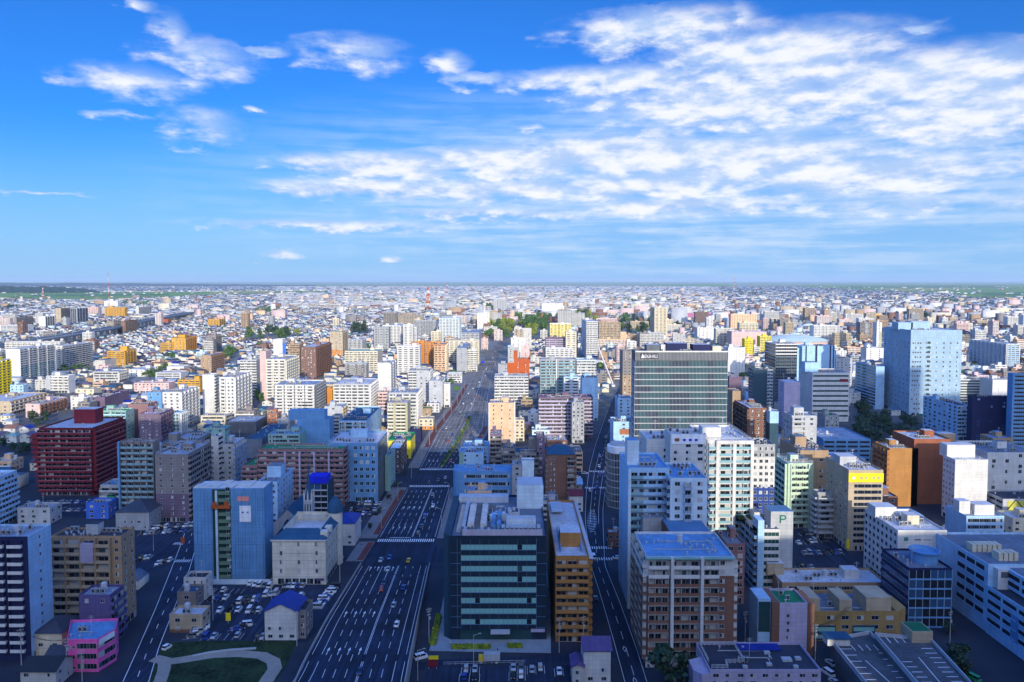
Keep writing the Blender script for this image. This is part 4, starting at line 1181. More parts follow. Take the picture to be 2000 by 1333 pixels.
# wedding hall
T, P, q, h = B('L', 'cream hall with a navy slate roof round an open courtyard', 532, 636, 1054, 1142, -26, 'w3', 'w6', 'ivory', 'rlight', key='hall', short='cream hall', n=5, f0=1, roofthings=False, ww=1.1, wh=1.8, par=.3)
Lf = q[1][0]; Dp = q[3][1]
b = MB(); e = .5
for (a, c, d, f) in (((-e, -e), (Lf + e, -e), (Lf - 4, 5.5), (4, 5.5)), ((Lf + e, -e), (Lf + e, Dp), (Lf - 3, Dp), (Lf - 3, 5.5)), ((-e, Dp), (-e, -e), (3, 5.5), (3, Dp))):
    b.quad((*a, h), (*c, h), (*d, h + 3.0), (*f, h + 3.0))
part('slate_roof', b, ['slate'], T)
part('courtyard_wall', MB().box(4, Lf - 4, 5.5, 5.8, h - .3, h + 3.0).box(3, 3.3, 5.8, Dp, h - .3, h + 3.0).box(Lf - 3.3, Lf - 3, 5.8, Dp, h - .3, h + 3.0).box(3, Lf - 3, Dp - .3, Dp, h - .3, h + 3.6), ['ivory'], T)
part('cornice', MB().box(-.6, Lf + .6, -.6, -.01, h - .55, h - .02).box(Lf + .01, Lf + .6, 0, Dp, h - .55, h - .02), ['white'], T)
for z in (3.2, 6.6, 10.0, 13.2): part('string_course', MB().box(0, Lf, -.05, 0, z, z + .12), ['concrete'], T)
part('dormer', MB().box(Lf - 2.6, Lf + .3, 2, 5, h, h + 2.6).box(Lf - 2.4, Lf + .35, 8, 11, h, h + 2.6), ['ivory'], T)
part('turret', MB().lathe([(3.1, 0), (3.1, h + 4.2), (3.5, h + 4.4)], 20, Lf - 1.5, Dp - 2), ['ivory'], T)
part('dome', MB().lathe([(3.6, h + 4.4), (3.5, h + 5.6), (3.1, h + 7.4), (2.3, h + 9.2), (1.2, h + 10.4), (1.2, h + 11.0), (.2, h + 11.3)], 20, Lf - 1.5, Dp - 2), ['slate'], T)
part('pergola', MB().box(6, Lf - 6, Dp - 4, Dp - 3.8, h + 2.2, h + 2.4).box(6, Lf - 6, Dp - 1, Dp - .8, h + 2.2, h + 2.4), ['white'], T)
m = MB()
for i in range(9): m.box(6 + i * (Lf - 12.2) / 8, 6.2 + i * (Lf - 12.2) / 8, Dp - 4, Dp - .8, h + 2.4, h + 2.55)
part('pergola_rafter', m, ['white'], T)
part('sign_board', MB().box(Lf - 3.9, Lf - .8, -.12, 0, 1.6, 2.6), ['violet'], T)
# chapel with a spire
cx0, cy0 = gnd(556, 1062)
T = bpy.data.objects.new('chapel', None); T.location = (cx0, cy0, 0); col.objects.link(T); tag(T, 'grey gothic chapel with pinnacles and a slender dark spire', 'chapel')
m = MB(); m.box(-6, 8, 2, 26, 0, 9); m.poly([(-6, 2, 9), (8, 2, 9), (1, 2, 16)]); part('wall', m, ['grey'], T)
m = MB(); m.quad((-6.4, 1.8, 8.8), (1, 1.8, 16.3), (1, 26, 16.3), (-6.4, 26, 8.8)); m.quad((1, 1.8, 16.3), (8.4, 1.8, 8.8), (8.4, 26, 8.8), (1, 26, 16.3)); part('roof', m, ['slate'], T)
m = MB(); m.poly([(-1.2, 1.93, 1), (3.2, 1.93, 1), (3.2, 1.93, 8), (2.3, 1.93, 10), (1, 1.93, 11.4), (-.3, 1.93, 10), (-1.2, 1.93, 8)]); part('window', m, [G_DARK], T)
part('bell_tower', MB().box(8.2, 12.4, 4, 8, 0, 20), ['lgrey'], T)
for x, y in ((8.5, 4.3), (12.1, 4.3), (8.5, 7.7), (12.1, 7.7), (10.3, 4.2)): part('pinnacle', MB().lathe([(.42, 19), (.42, 22.5), (.05, 25)], 8, x, y), ['white'], T)
part('spire', MB().lathe([(1.9, 20), (1.0, 27), (.05, 38)], 8, 10.3, 6), ['slate'], T)
for x in (9.0, 10.3, 11.6): part('louvre', MB().box(x - .25, x + .25, 3.95, 4, 14.5, 18), ['rdark'], T)
occupy([(cx0 - 7, cy0), (cx0 + 13, cy0), (cx0 + 13, cy0 + 27), (cx0 - 7, cy0 + 27)])
T, P, q, h = B('O', 'narrow dark glass block topped by a bright blue sign box', 602, 640, 944, 1028, 652, 'c3', '-', 'glassblue', 'rmid', short='blue sign block', tint='blue', band='lgrey', bdp=.8, pent=None, ac=3)
part('sign_box', MB().box(.3, q[1][0] - .2, -.35, 8, h - .1, h + 3.4), ['signblue'], T)
T, P, q, h = B('A', 'long rose brown apartment slab with a green roof and continuous balconies', 505, 672, 877, 990, 682, 'b9', 'g3', 'rose', 'rgreen', short='rose brown slab', pc='rose', dc='rose', rail=True, pent=None, ac=0, n=11)
for i in range(4): part('pillar', MB().box(q[1][0] * (.31 + i * .17), q[1][0] * (.31 + i * .17) + .9, -1.5, 0, 1, h - 1.5), ['lavender'], T)
B('A', 'low rose brown wing with a bright green roof', 474, 504, 909, 990, -20, 'b2', '-', 'rose', 'rgreen', short='low rose wing', pc='rose', rail=True, pent=None)
T, P, q, h = B('O', 'blue grey panelled office block with a green glass flank', 640, 738, 866, 980, 757, 'w4@.50-.97', 'c14', 'sheet', 'rlight', short='panelled office block', tint='teal', fr='sky', ww=2.0, wh=2.0, n=8, fh=3.9, band='glassblue', bh=.3, bdp=.1, railing='steel',
  pent=[(.5, .6, 10, 5, 4, 'sky')], mull='rmid')
part('corner_fin', MB().box(q[2][0] - .4, q[2][0] + .5, q[2][1] - .9, q[2][1], 0, h + 1.5), ['white'], T)
B('R', 'narrow sage shop house with a glazed flank beside the avenue', 752, 762, 890, 960, 772, '-', 'w4', 'copper', 'sheet', short='sage shop house', pent=None)
B('R', 'dark brick four storey corner shop with a pale blue roof', 759, 782, 876, 925, 795, 'w2', 'w4', 'dbrown', 'sky', short='brick corner shop', ww=1.4, fr='white', pent=None)
T, P, q, h = B('S', 'yellow walled shop with a green roof rim', 758, 802, 858, 896, 811, 'w2', 'w4', 'yellow', 'rgreen', short='yellow shop', drop=.5, pent=None, topc=(1.2, 'rgreen'))
part('roof_panel', MB().box(4, 10, 5, 12, h - .7, h - .3), ['rblue'], T)
# low houses round the big car park
def gable(label, xl, xr, ye, yb, depth, wall, roofc, style=0, name='house', cat='house', windows=True, short=None, k=1):
    Y = gnd(1000, yb)[1]; X0, X1 = xat(xl, (ye + yb) / 2, Y), xat(xr, (ye + yb) / 2, Y)
    o = house(X0, Y, X1 - X0, depth, zat(ye, Y), style, wall, roofc, label, windows=windows, name=name)
    o['category'] = cat; occupy(rect(X0, X1, Y, depth)); INFO.append((short, o, xl, xr, ye, yb)); return o
gable('white three storey house with a bright blue gable roof by the car park', 517, 582, 1194, 1251, 11, 'white', 'rblue', 1, short='blue roofed white house')
B('R', 'narrow taupe house behind the blue roofed white house', 583, 598, 1192, 1248, -9, 'w1', 'w2', 'taupe', 'rdark', short='narrow taupe house', pent=None, ac=0)
gable('white shop with a navy hipped roof and green awnings beside the avenue', 654, 692, 1022, 1066, 15, 'white', 'rblue', 2, 'shop_building', 'shop', short='navy roofed shop')
B('R', 'plain white box house with a black roof edge', 359, 402, 1128, 1172, 415, 'w3', 'w2', 'white', 'rdark', short='white box house', ww=.8, pent=None, ac=1)
B('R', 'small taupe house with a slanted navy roof', 346, 383, 1156, 1190, 398, 'w1', 'w1', 'taupe', 'slate', short='small taupe house', pent=None, ac=0)
B('S', 'flat roofed mustard brown shop with an outside stair', 331, 395, 1200, 1236, 411, 'w2', 'w2', 'sand', 'rlight', short='mustard shop', pent=None, ac=2, clad=[(0, 0, 1, 0, 1.2, 'brown', .08)])
gable('dark roofed old house between the navy fronted block and the pink shop', 66, 120, 1236, 1284, 13, 'cream', 'rdark', 2, short='dark roofed old house')
gable('black roofed low house in front of the old house', 88, 126, 1284, 1312, 8, 'offwhite', 'rdark', 0, short='black roofed low house')
gable('black roofed shed at the bottom edge', 40, 108, 1310, 1345, 9, 'offwhite', 'black', 0, short='black shed')
# pink corner shop
pk = [gnd(*p) for p in ((133, 1313), (192, 1313), (228, 1290), (232, 1268), (140, 1272))]
hp = zat(1249, pk[0][1])
T, P, q = building('shop_building', 'hot pink three storey shop with a slanted front', 'shop', pk, hp, ['w2@0-.28+r@.28-1', 'r', 'w1'], 'hotpink', 'sheet', True, 3, pent=None, ac=2, vents=2, f0=0, ww=.9, wh=.9, roofrect=(0, 1, 4), tank=False)
part('sign_board', MB().box(.6, math.dist(q[1], q[2]) * .9, -.2, -.05, hp - 2.2, hp - .4), ['signwhite'], T, (*q[1], 0), math.atan2(q[2][1] - q[1][1], q[2][0] - q[1][0]))
INFO.append(('hot pink shop', T, 132, 228, 1249, 1313))
B('R', 'small blue sheeted building site behind the tan block', 168, 212, 982, 1014, 229, 'w2', 'w2', 'blue', 'sheet', short='blue sheeted site', pent=None)
gable('dark hipped temple like house beside the small car park', 226, 292, 1000, 1036, 18, 'grey', 'rdark', 2, short='dark hipped house')
B('R', 'two grey cubes with flat roofs behind the navy fronted block', 34, 98, 992, 1024, -10, 'w3', 'w2', 'lgrey', 'rgrey', short='grey cube house', pent=None)

# ---- between the avenue and the side road
# glass office
T, P, q, h = B('O', 'dark glass office block with eight mint window bands and rooftop plant', 880, 1067, 1047, 1250, -50, 'r8@.11-.895', '-', 'ink', 'rmid', key='office', short='dark glass office', n=8, f0=0, zg=4.2, ztop=2.6, tint='mint', rh=1.75, rz0=1.5, span=(0, 1), fr='glassblue',
  pent=None, ac=0, vents=0, tank=False, pipes=False, roofthings=False, par=.9)
Lf = q[1][0]; Dp = q[3][1]
m = MB()
for x in (.07, .895): m.box(Lf * x, Lf * x + .08, -.06, 0, 4, h - 1)
for i in range(8):
    z = 4.2 + i * (h - 6.8) / 8 + .3
    m.box(0, Lf * .105, -.06, 0, z, z + .07); m.box(Lf * .9, Lf, -.06, 0, z, z + .07)
    m.box(Lf * .11, Lf * .895, -.10, 0, z + 1.02, z + 1.12)
part('cladding_joint', m, ['sheet'], T)
m = MB()
for i in range(9): m.box(Lf * (.11 + .785 * i / 8) - .04, Lf * (.11 + .785 * i / 8) + .04, -.09, -.06, 4, h - 1.2)
part('mullion', m, ['rmid'], T)
part('chamfer', MB().prism([(-2.6, 2.5), (0, 0), (0, Dp), (-2.6, Dp - 2)], 0, h), ['glassblue'], T)
part('lobby_glass', MB().box(Lf * .1, Lf * .85, -.05, 0, .2, 3.5), [G_TEAL], T)
part('entrance_canopy', MB().box(Lf * .42, Lf * .62, -3.0, 0, 3.4, 3.8), ['steel'], T)
part('sign_board', MB().box(Lf * .84, Lf * .985, -.35, -.05, 2.9, 4.0), ['lavender'], T)
part('plant_screen', MB().box(Lf * .12, Lf * .96, 2.0, 2.3, h - .9, h + 1.5), [mat((.46, .42, .50), .35, key='pearl')], T)
part('roof_duct', MB().box(Lf * .10, Lf * .14, 4, 40, h - .5, h + .8), ['steel'], T)
for k, (x, w) in enumerate(((.16, 2.4), (.30, 2.2))):
    for j in range(11): part('condenser', MB().box(Lf * x, Lf * x + w, 9 + j * 2.2, 10.9 + j * 2.2, h - .9, h + 1.3 + .15 * (j % 2)).box(Lf * x + .3, Lf * x + w - .3, 9.3 + j * 2.2, 10.6 + j * 2.2, h + 1.3, h + 1.65), ['white'], T)
for j in range(9): part('air_handler', MB().box(Lf * (.53 + j * .047), Lf * (.53 + j * .047) + 1.2, 4.5, 8.0, h - .9, h + 1.5).box(Lf * (.53 + j * .047) + .25, Lf * (.53 + j * .047) + .95, 4.45, 4.5, h - .5, h + 1.2, 1), ['lgrey', 'black'], T)
part('plant_room', MB().box(Lf * .58, Lf * .90, 11, 16, h - .9, h + 2.0), ['aqua'], T)
for j in range(12): part('condenser', MB().box(Lf * (.585 + j * .026), Lf * (.585 + j * .026) + .7, 11.3, 15.7, h + 2.0, h + 2.3), ['white'], T)
for j in range(6): part('duct', MB().box(Lf * (.42 + .055 * (j % 2)), Lf * (.42 + .055 * (j % 2)) + 1.5, 9 + (j // 2) * 5, 12.8 + (j // 2) * 5, h - .9, h + 1.1 + .3 * (j % 3)), ['sheet'], T)
part('roof_pipe', MB().beam((Lf * .2, 5, h), (Lf * .5, 5, h), .2).beam((Lf * .5, 5, h), (Lf * .5, 30, h), .2).beam((Lf * .1, 34, h), (Lf * .55, 34, h), .25), ['steel'], T)
for j in range(12): part('roof_frame', MB().box(Lf * .05, Lf * .05 + 1.4, 6 + j * 2.6, 6.2 + j * 2.6, h - .9, h + .6), ['steel'], T)
part('rear_plant', MB().box(0, Lf * .6, Dp - 8, Dp - 3, h - .9, h + 1.4), ['rlight'], T)
r = random.Random(8)
for j in range(14): part('pipe_rack', MB().box(Lf * .2, Lf * .3, 10 + j * 1.9, 10.25 + j * 1.9, h - .9, h + .5 + r.random() * .6), ['rmid'], T)
for j in range(22):
    x, y, w2, d2 = Lf * r.uniform(.36, .68), r.uniform(17, 33), r.uniform(.8, 2.2), r.uniform(.8, 2.4); part('air_handler', MB().box(x, x + w2, y, y + d2, h - .9, h + r.uniform(.4, 1.9)), [r.choice(('lgrey', 'rmid', 'dgrey', 'steel', 'aqua'))], T)
for j in range(10): part('air_handler', MB().box(Lf * (.10 + .035 * j), Lf * (.10 + .035 * j) + .9, 3.4, 6.6, h - .9, h + r.uniform(.6, 1.4)), [r.choice(('rmid', 'steel', 'dgrey'))], T)
for j in range(7): part('cable_tray', MB().box(Lf * (.36 + .05 * j), Lf * (.36 + .05 * j) + .3, 9, 34, h - .6, h - .2), ['steel'], T)
part('roof_membrane', MB().box(Lf * .05, Lf * .98, 2.4, 33.8, h - .9, h - .86), ['rmid'], T)
part('skylight', MB().box(Lf * .62, Lf * .73, 24, 30, h - .9, h + .7).box(Lf * .64, Lf * .71, 25, 29, h + .7, h + .75, 1), ['lgrey', 'black'], T)
part('core_tower', MB().box(Lf * .70, Lf * 1.01, 34, 46, 0, h + 8.5), ['aqua'], T)
part('core_roof', MB().box(Lf * .70 + .2, Lf * 1.01 - .2, 34.2, 45.8, h + 8.5, h + 8.7), ['rlight'], T)
# orange brown block
T, P, q, h = B('A', 'slim orange tiled apartment block with a long pale roof', 1085, 1150, 1086, 1254, -66, 'b3', '-', 'amber', 'rlight', short='orange tiled block', pc='amber', dc='amber', n=11, f0=1, pent=[(.52, .24, 7.5, 9, 4.5, 'amber')], ac=0, vents=1, tank=False, pipes=False, par=1.0, bd=1.1)
Lf = q[1][0]
part('roof_rail', MB().box(Lf * .18, Lf * .2, 6, 30, h - 1, h + .5).box(Lf * .82, Lf * .84, 6, 30, h - 1, h + .5), ['sheet'], T)
part('solar_panel', MB().box(Lf * .1, Lf * .5, 48, 62, h + .3, h + .6), ['rlight'], T)
part('parapet_trim', MB().box(Lf - .05, Lf + 1.5, 0, 66, h - 1.2, h - .7), ['rlight'], T)
for i in range(11): part('corner_balcony', MB().box(Lf, Lf + 1.3, 0, 6, 1.2 + i * 2.68, 2.3 + i * 2.68), ['amber'], T)
gable('white house with a purple roof at the bottom beside the side road', 1140, 1192, 1270, 1335, 9, 'white', 'violet', 0, short='purple roofed house')
gable('low purple roofed annex beside the purple roofed house', 1118, 1139, 1302, 1340, 7, 'offwhite', 'violet', 1, short='purple annex')
# curved block and its neighbours
Y = gnd(1000, 982)[1]; X0, X1 = xat(884, 950, Y), xat(1001, 950, Y); hc = zat(921, Y)
arc = [(X0 + 5 - 5 * math.cos(a), Y + 5 - 5 * math.sin(a)) for a in [math.pi / 2 * i / 5 for i in range(6)]]
fpc = arc[::1]; fpc = [(X0, Y + 16)] + [(X0 + 5 - 5 * math.cos(a), Y + 5 - 5 * math.sin(a)) for a in [math.pi / 2 * i / 5 for i in range(6)]] + [(X1, Y), (X1, Y + 16)]
fpc = fpc[6:] + fpc[:6]
T, P, q = building('apartment_building', 'low blue grey block with a rounded corner and framed balconies', 'apartment building', fpc, hc, ['r4@0.02-.98'] + ['-'] * 8, 'sheet', 'sheet', True, 4, roofrect=(0, 1, 3), f0=0, rh=1.7, pent=None, ac=4, vents=8)
INFO.append(('rounded grey block', T, 884, 1001, 921, 982))
B('T', 'white windowless lift tower behind the dark glass office', 1019, 1043, 900, 985, -7, '-', '-', 'aqua', 'rgrey', short='white lift tower', pent=None, ac=0, vents=0, tank=False, pipes=False)
B('R', 'grey flat roofed annex beside the white lift tower', 1000, 1020, 908, 985, -12, 'w1', '-', 'grey', 'rgrey', short='grey annex', pent=None)
B('O', 'pale blue three storey office with a glazed end', 897, 944, 884, 930, -16, 'w2', 'w3', 'sky', 'sheet', short='pale blue office', ww=1.4, drop=.3, clad=[(0, 0, .18, 0, None, 'copper', .1)], pent=None)
B('R', 'pale blue shed roofed building behind the pale blue office', 905, 955, 872, 905, -18, 'w3', '-', 'sky', 'sheet', short='pale blue shed')
B('A', 'slim plum brown apartment tower with open balconies', 957, 979, 848, 918, -15, 'b2', '-', 'plum', 'rgrey', short='slim plum tower', pc='taupe', dc='taupe')
B('A', 'taupe low block with roof terraces', 982, 1006, 876, 945, -14, 'b2', '-', 'taupe', 'rmid', short='taupe terrace block', pc='taupe')
B('A', 'brown grey block with a navy hipped roof edge', 1006, 1052, 884, 955, -16, 'b3', '-', 'taupe', 'slate', short='brown grey block', pc='taupe', pent=[(.8, .6, 6, 6, 8, 'taupe')])
B('A', 'dark brown stair tower beside the hip roofed tower', 1048, 1064, 852, 955, -14, 'w1', '-', 'plum', 'rmid', short='dark stair tower', pent=None)
T, P, q, h = B('A', 'brown apartment tower with a navy hipped roof and a garden terrace', 1070, 1122, 888, 985, -17, 'w2@.05-.3+b1@.72-1', 'b4', 'brown', 'slate', short='hip roofed brown tower', pc='taupe', pent=None, other='b4', ac=0)
m = MB(); Lf, Dp = q[1][0], q[3][1]
for f in (((-.5, -.5), (Lf + .5, -.5), (Lf - 5, 7), (5, 7)), ((Lf + .5, -.5), (Lf + .5, Dp + .5), (Lf - 5, Dp - 6), (Lf - 5, 7)), ((Lf + .5, Dp + .5), (-.5, Dp + .5), (5, Dp - 6), (Lf - 5, Dp - 6)), ((-.5, Dp + .5), (-.5, -.5), (5, 7), (5, Dp - 6))):
    m.quad(*[(*p, h + (3.4 if k > 1 else 0)) for k, p in enumerate(f)])
m.quad((5, 7, h + 3.4), (Lf - 5, 7, h + 3.4), (Lf - 5, Dp - 6, h + 3.4), (5, Dp - 6, h + 3.4)); part('hip_roof', m, ['slate'], T)
B('S', 'low shop with a pale metal roof behind the hip roofed tower', 1068, 1108, 860, 884, -20, 'w3', '-', 'brown', 'rlight', short='metal roofed shop', pent=None)
B('S', 'yellow orange three storey shop beside the junction', 1112, 1138, 884, 922, -22, 'r2', 'r', 'peach', 'rmid', short='yellow orange shop', other='r3', pent=None, tint='dark', rh=1.6)
gable('small white house with a maroon roof beside the side road', 1112, 1138, 968, 1000, 9, 'white', 'maroon', 0, short='maroon roofed house')
gable('little shop with a blue roof at the junction', 1122, 1136, 946, 965, 9, 'offwhite', 'sky', 0, short='little blue roofed shop')
# ---- right of the side road
Y = gnd(1000, 992)[1]; X0, X1 = xat(1188, 930, Y), xat(1234, 930, Y); hc = zat(884, Y); w = X1 - X0
fpc = [(X0 + w * .45, Y - 2), (X1, Y), (X1, Y + 14), (X0, Y + 14), (X0, Y + 4), (X0 + w * .10, Y + .8), (X0 + w * .25, Y - 1)]
T, P, q = building('office_building', 'curved glass corner building with a blurred white crown sign', 'office building', fpc, hc, ['-', '-', '-', 'r2', 'c3', 'c3', 'c3'], 'sand', 'rmid', True, 8, roofthings=False, tint='teal', band='lgrey', bh=.4, bdp=.15, f0=0)
part('crown_sign', MB().lathe([(w * .50, hc - .4), (w * .52, hc + 3.2), (w * .46, hc + 3.3)], 28, w * .05, 6), ['signwhite'], T)
part('crown_rail', MB().lathe([(w * .40, hc + 3.2), (w * .40, hc + 4.4)], 18, w * .05, 7), ['lgrey'], T)
INFO.append(('curved glass corner building', T, 1188, 1234, 884, 992))
B('S', 'long low market hall with a grey roof beside the side road', 1188, 1222, 1040, 1070, 1212, 'w3', 'r4', 'brown', 'rlight', short='low market hall', pent=None, ac=6)
B('R', 'pale blue cube house at the crossing', 1213, 1231, 1096, 1130, -8, 'w1', 'w1', 'sky', 'rgrey', short='pale blue cube house', pent=None, ac=2)
T, P, q, h = B('A', 'tall white L shaped block, its gallery wing', 1228, 1306, 914, 1186, -26, 'g4@0-.92', '-', 'sky', 'sheet', short='white gallery wing', pc='sky', dc='aqua', n=17, ac=4, pent=[(.17, .4, 4.6, 6, 9, 'aqua')])
part('end_wall', MB().box(-.6, .5, -1.8, 0, 0, h - .6), ['aqua'], T)
m = MB()
for i in range(1, 17): z = i * (h - .8) / 17; m.box(.6, 5.2, -1.5, -1.2, z, z + 1.15)
part('corner_railing', m, [G_RAIL], T)
B('A', 'tall white L shaped block, its front wing with centre balconies', 1308, 1380, 934, 1205, -24, 'w1@.04-.34+b1@.36-.56+w1@.66-.95', 'g4', 'aqua', 'sheet', short='white front wing', pc='rgrey', other='g4', n=17, ww=2.0, wh=1.5, bd=1.6, pent=None, vents=10)
B('R', 'plain grey box building before the white gallery wing', 1255, 1294, 1012, 1200, -9, '-', '-', 'grey', 'rgrey', short='plain grey box', pent=None, ac=0, tank=False)
T, P, q, h = B('A', 'brown apartment block with two white top storeys and white pilasters', 1262, 1433, 1087, 1303, -24, 'b3@.02-.25+b3@.29-.60+b2@.62-.82+w1@.78-.95', 'b3', 'brown', 'sheet', key='brownwhite', short='brown and white block', topc=(6.5, 'white'), pc='brown', dc='offwhite', other='b3', n=12,
  pc2='white', pcs=.8, ww=1.5, pent=None, ac=0, vents=16, bd=1.2)
Lf = q[1][0]
for x in (.268, .607): part('pilaster', MB().box(Lf * x, Lf * x + 1.0, -1.7, 0, 1, h), ['white'], T)
part('cornice', MB().box(-.1, Lf + .1, -1.6, -.01, h - .5, h - .1), ['copper'], T)
part('base_storey', MB().box(-.05, Lf * .75, -.3, 0, 0, 3.4), ['white'], T)
part('rear_wing', MB().box(Lf * .44, Lf * .95, 24, 40, 0, h - .3), ['brown'], T)
part('rear_roof', MB().box(Lf * .44 + .2, Lf * .95 - .2, 24.1, 39.8, h - .3, h - .05), ['sheet'], T)
B('A', 'rose pink block with regular square windows beside the brown and white block', 1418, 1454, 1062, 1180, -16, 'w2', '-', 'rose', 'rmid', short='rose pink block', ww=2.0, wh=1.7, fr='pink')
# the P building
T, P, q, h = B('P', 'white striped office with a windowless tower lettered P', 1478, 1522, 1034, 1150, 1436, 'r1@.28-1', 'g6', 'white', 'rmid', short='P lettered building', tint='teal', rh=1.5, n=8, f0=0, pc='sheet')
Lf = q[1][0]
m = MB().box(Lf * .75, Lf * 1.75, 4, 13, 0, h + 6); part('sign_tower', m, ['lgrey'], T)
part('tower_roof', MB().box(Lf * .75 + .2, Lf * 1.75 - .2, 4.2, 12.8, h + 6, h + 6.15), ['sheet'], T)
part('stair_tower', MB().box(0, Lf * .27, -1, 6, 0, h + 4), ['sky'], T)
part('roof_lawn', MB().box(-3, Lf * .7, 14, 26, h - .7, h - .4), [GRASS], T)
m = MB(); x0 = Lf * 1.14; S = .62; z0 = h + 1.2      # the letter P in strokes
m.box(x0, x0 + S, 3.9, 4, z0, z0 + 3.4); m.box(x0 + S, x0 + 1.7, 3.9, 4, z0 + 2.85, z0 + 3.4); m.box(x0 + S, x0 + 1.7, 3.9, 4, z0 + 1.3, z0 + 1.85)
arcp = [(x0 + 1.7 + 1.05 * math.cos(a), z0 + 2.35 + 1.05 * math.sin(a)) for a in [(-.5 + i / 10) * math.pi for i in range(11)]]
arci = [(x0 + 1.7 + .5 * math.cos(a), z0 + 2.35 + .5 * math.sin(a)) for a in [(-.5 + i / 10) * math.pi for i in range(11)]]
for i in range(10): m.quad((arcp[i][0], 3.9, arcp[i][1]), (arcp[i + 1][0], 3.9, arcp[i + 1][1]), (arci[i + 1][0], 3.9, arci[i + 1][1]), (arci[i][0], 3.9, arci[i][1]))
part('letter', m, [mat((.01, .16, .10), key='sign green')], T)
part('sign_line', MB().box(Lf * 1.0, Lf * 1.52, 3.92, 4, h + .45, h + .6), ['rgrey'], T)
# white framed tower with the blurred sign
T, P, q, h = B('A', 'tall white apartment tower with glass balconies and a white frame', 1380, 1468, 860, 1112, -34, 'b1@.02-.2+b1@.24-.57+b2@.62-.97', 'g5', 'white', 'rlight', short='tall white framed tower', pc='glassrail', dc='white', other='w6', ww=1.2, n=19, pent=None, vents=14, ac=0, railing='lgrey')
Lf = q[1][0]
for x in (.215, .585, .975): part('frame_pier', MB().box(Lf * x - .7, Lf * x + .6, -1.6, 0, 3, h), ['white'], T)
part('frame_beam', MB().box(Lf * .2, Lf, -1.65, 0, h - 1.5, h + .1), ['white'], T)
part('stair_house', MB().box(Lf * -.08, Lf * .34, 3, 9, 0, h + 5), ['white'], T)
T, P, q, h = B('O', 'white office wing with a blurred white sign board', 1308, 1378, 848, 1112, -12, 'w3', '-', 'white', 'rlight', short='sign board wing', pent=None, ww=2.2, drop=.4)
part('sign_board', MB().box(.4, q[1][0] - .6, -.3, -.02, h - 4.4, h - .3), ['signwhite'], T)
part('sign_disc', MB().prism([(2.6 + 1.2 * math.cos(a), -.5, ) for a in [i * .5 for i in range(1)]] + [(3.2, -.36), (3.2, -.31), (1.8, -.31), (1.8, -.36)], h - 3.2, h - 1.8), ['coral' if 'coral' in PAL else 'rust'], T)
for i in range(3): part('sign_mark', MB().box(5.4 + i * 2.6, 6.6 + i * 2.6, -.38, -.31, h - 3.1, h - 2.1), ['signblue'], T)
B('O', 'lower white wing with a shed roof beside the sign board wing', 1262, 1312, 858, 1095, -20, 'w2', 'w2', 'white', 'rlight', short='shed roofed white wing', ww=2.2, drop=.5, pent=None)
B('R', 'white tower house painted shade blue with a brick red gable mark', 1198, 1238, 824, 905, -18, 'w1', 'w2', 'sky', 'rmid', short='red marked tower house', clad=[(0, .3, .8, 20, 24, 'brick', .1)], other='w2')  # white walls coloured with the blue of the shade they stand in
B('A', 'blue tiled apartment block with a white upper half and grey mansard', 1469, 1512, 868, 1090, -14, 'w4', 'w2', 'white', 'rmid', short='blue tiled block', base=(33, 'tileblue'), topc=(6, 'grey'), ww=1.5, wh=1.5, pent=None)
B('A', 'mint green apartment block with cream balconies', 1537, 1588, 905, 1032, 1516, 'b3@.1-.82', 'g4', 'mint', 'rgrey', short='mint green block', pc='mint', dc='mint', pil='mint', pk=1, n=11, railing='white', clad=[(0, 0, .1, 0, None, 'mint', .8)])
T, P, q, h = B('O', 'mustard tan block with a stepped roof house', 1562, 1617, 880, 1012, 1523, 'w1@.5-1', '-', 'tan', 'rmid', short='mustard tan block', drop=.7, pent=[(.3, .5, 6, 8, 5, 'tan')], other='g3', ww=2.0)
B('O', 'light grey block with stacked balconies behind the mustard tan block', 1545, 1594, 812, 958, 1531, 'b1@.0-.5+w1@.6-1', 'w3', 'lgrey', 'rgrey', short='light grey balcony block', pc='lgrey', other='w3', pent=[(.4, .6, 6, 6, 4, 'lgrey')])
B('R', 'small cream box on the corner of the light grey block', 1534, 1560, 846, 940, -8, '-', '-', 'peach', 'rlight', short='small cream box', pent=None, ac=0)
T, P, q, h = B('O', 'beige office with a yellow sign band and dark ribbon windows', 1656, 1723, 918, 1076, 1612, 'r4@.13-1', 'w5', 'sand', 'rlight', short='yellow sign office', tint='dark', rh=1.6, n=11, f0=1, ztop=6.5, ww=1.2, other='w5', pent=[(.3, .6, 8, 8, 3.5, 'lgrey')], ac=12)
Lf = q[1][0]
part('sign_band', MB().box(-.1, Lf + .1, -.35, -.01, h - 5.8, h - 1.6), ['sunyellow'], T)
for i, x in enumerate((.14, .36, .50, .72, .86)): part('sign_mark', MB().box(Lf * x - .55, Lf * x + .55, -.42, -.36, h - 4.4, h - 3.2), ['signwhite' if i == 0 else 'olive'], T)
part('street_sign', MB().box(-.5, .5, -1.2, -.2, 1.5, 5.5), ['sunyellow'], T)
B('A', 'grey low balcony block beside the yellow sign office', 1596, 1627, 962, 1052, 1590, 'b1', 'g3', 'grey', 'rgrey', short='grey low block', pc='lgrey', pent=None)
B('O', 'orange brick block with banded flank balconies', 1736, 1780, 876, 990, 1708, '-', 'b4', 'amber', 'rlight', short='orange brick block', other='b4', pc='rust', dc='amber', ac=8, clad=[(0, 1.0, 1.28, 0, None, 'sheet', .0)])
B('O', 'taller dark orange brick block beside the banded one', 1784, 1856, 858, 985, -24, '-', '-', 'rust', 'rlight', short='dark orange brick block', ac=10)
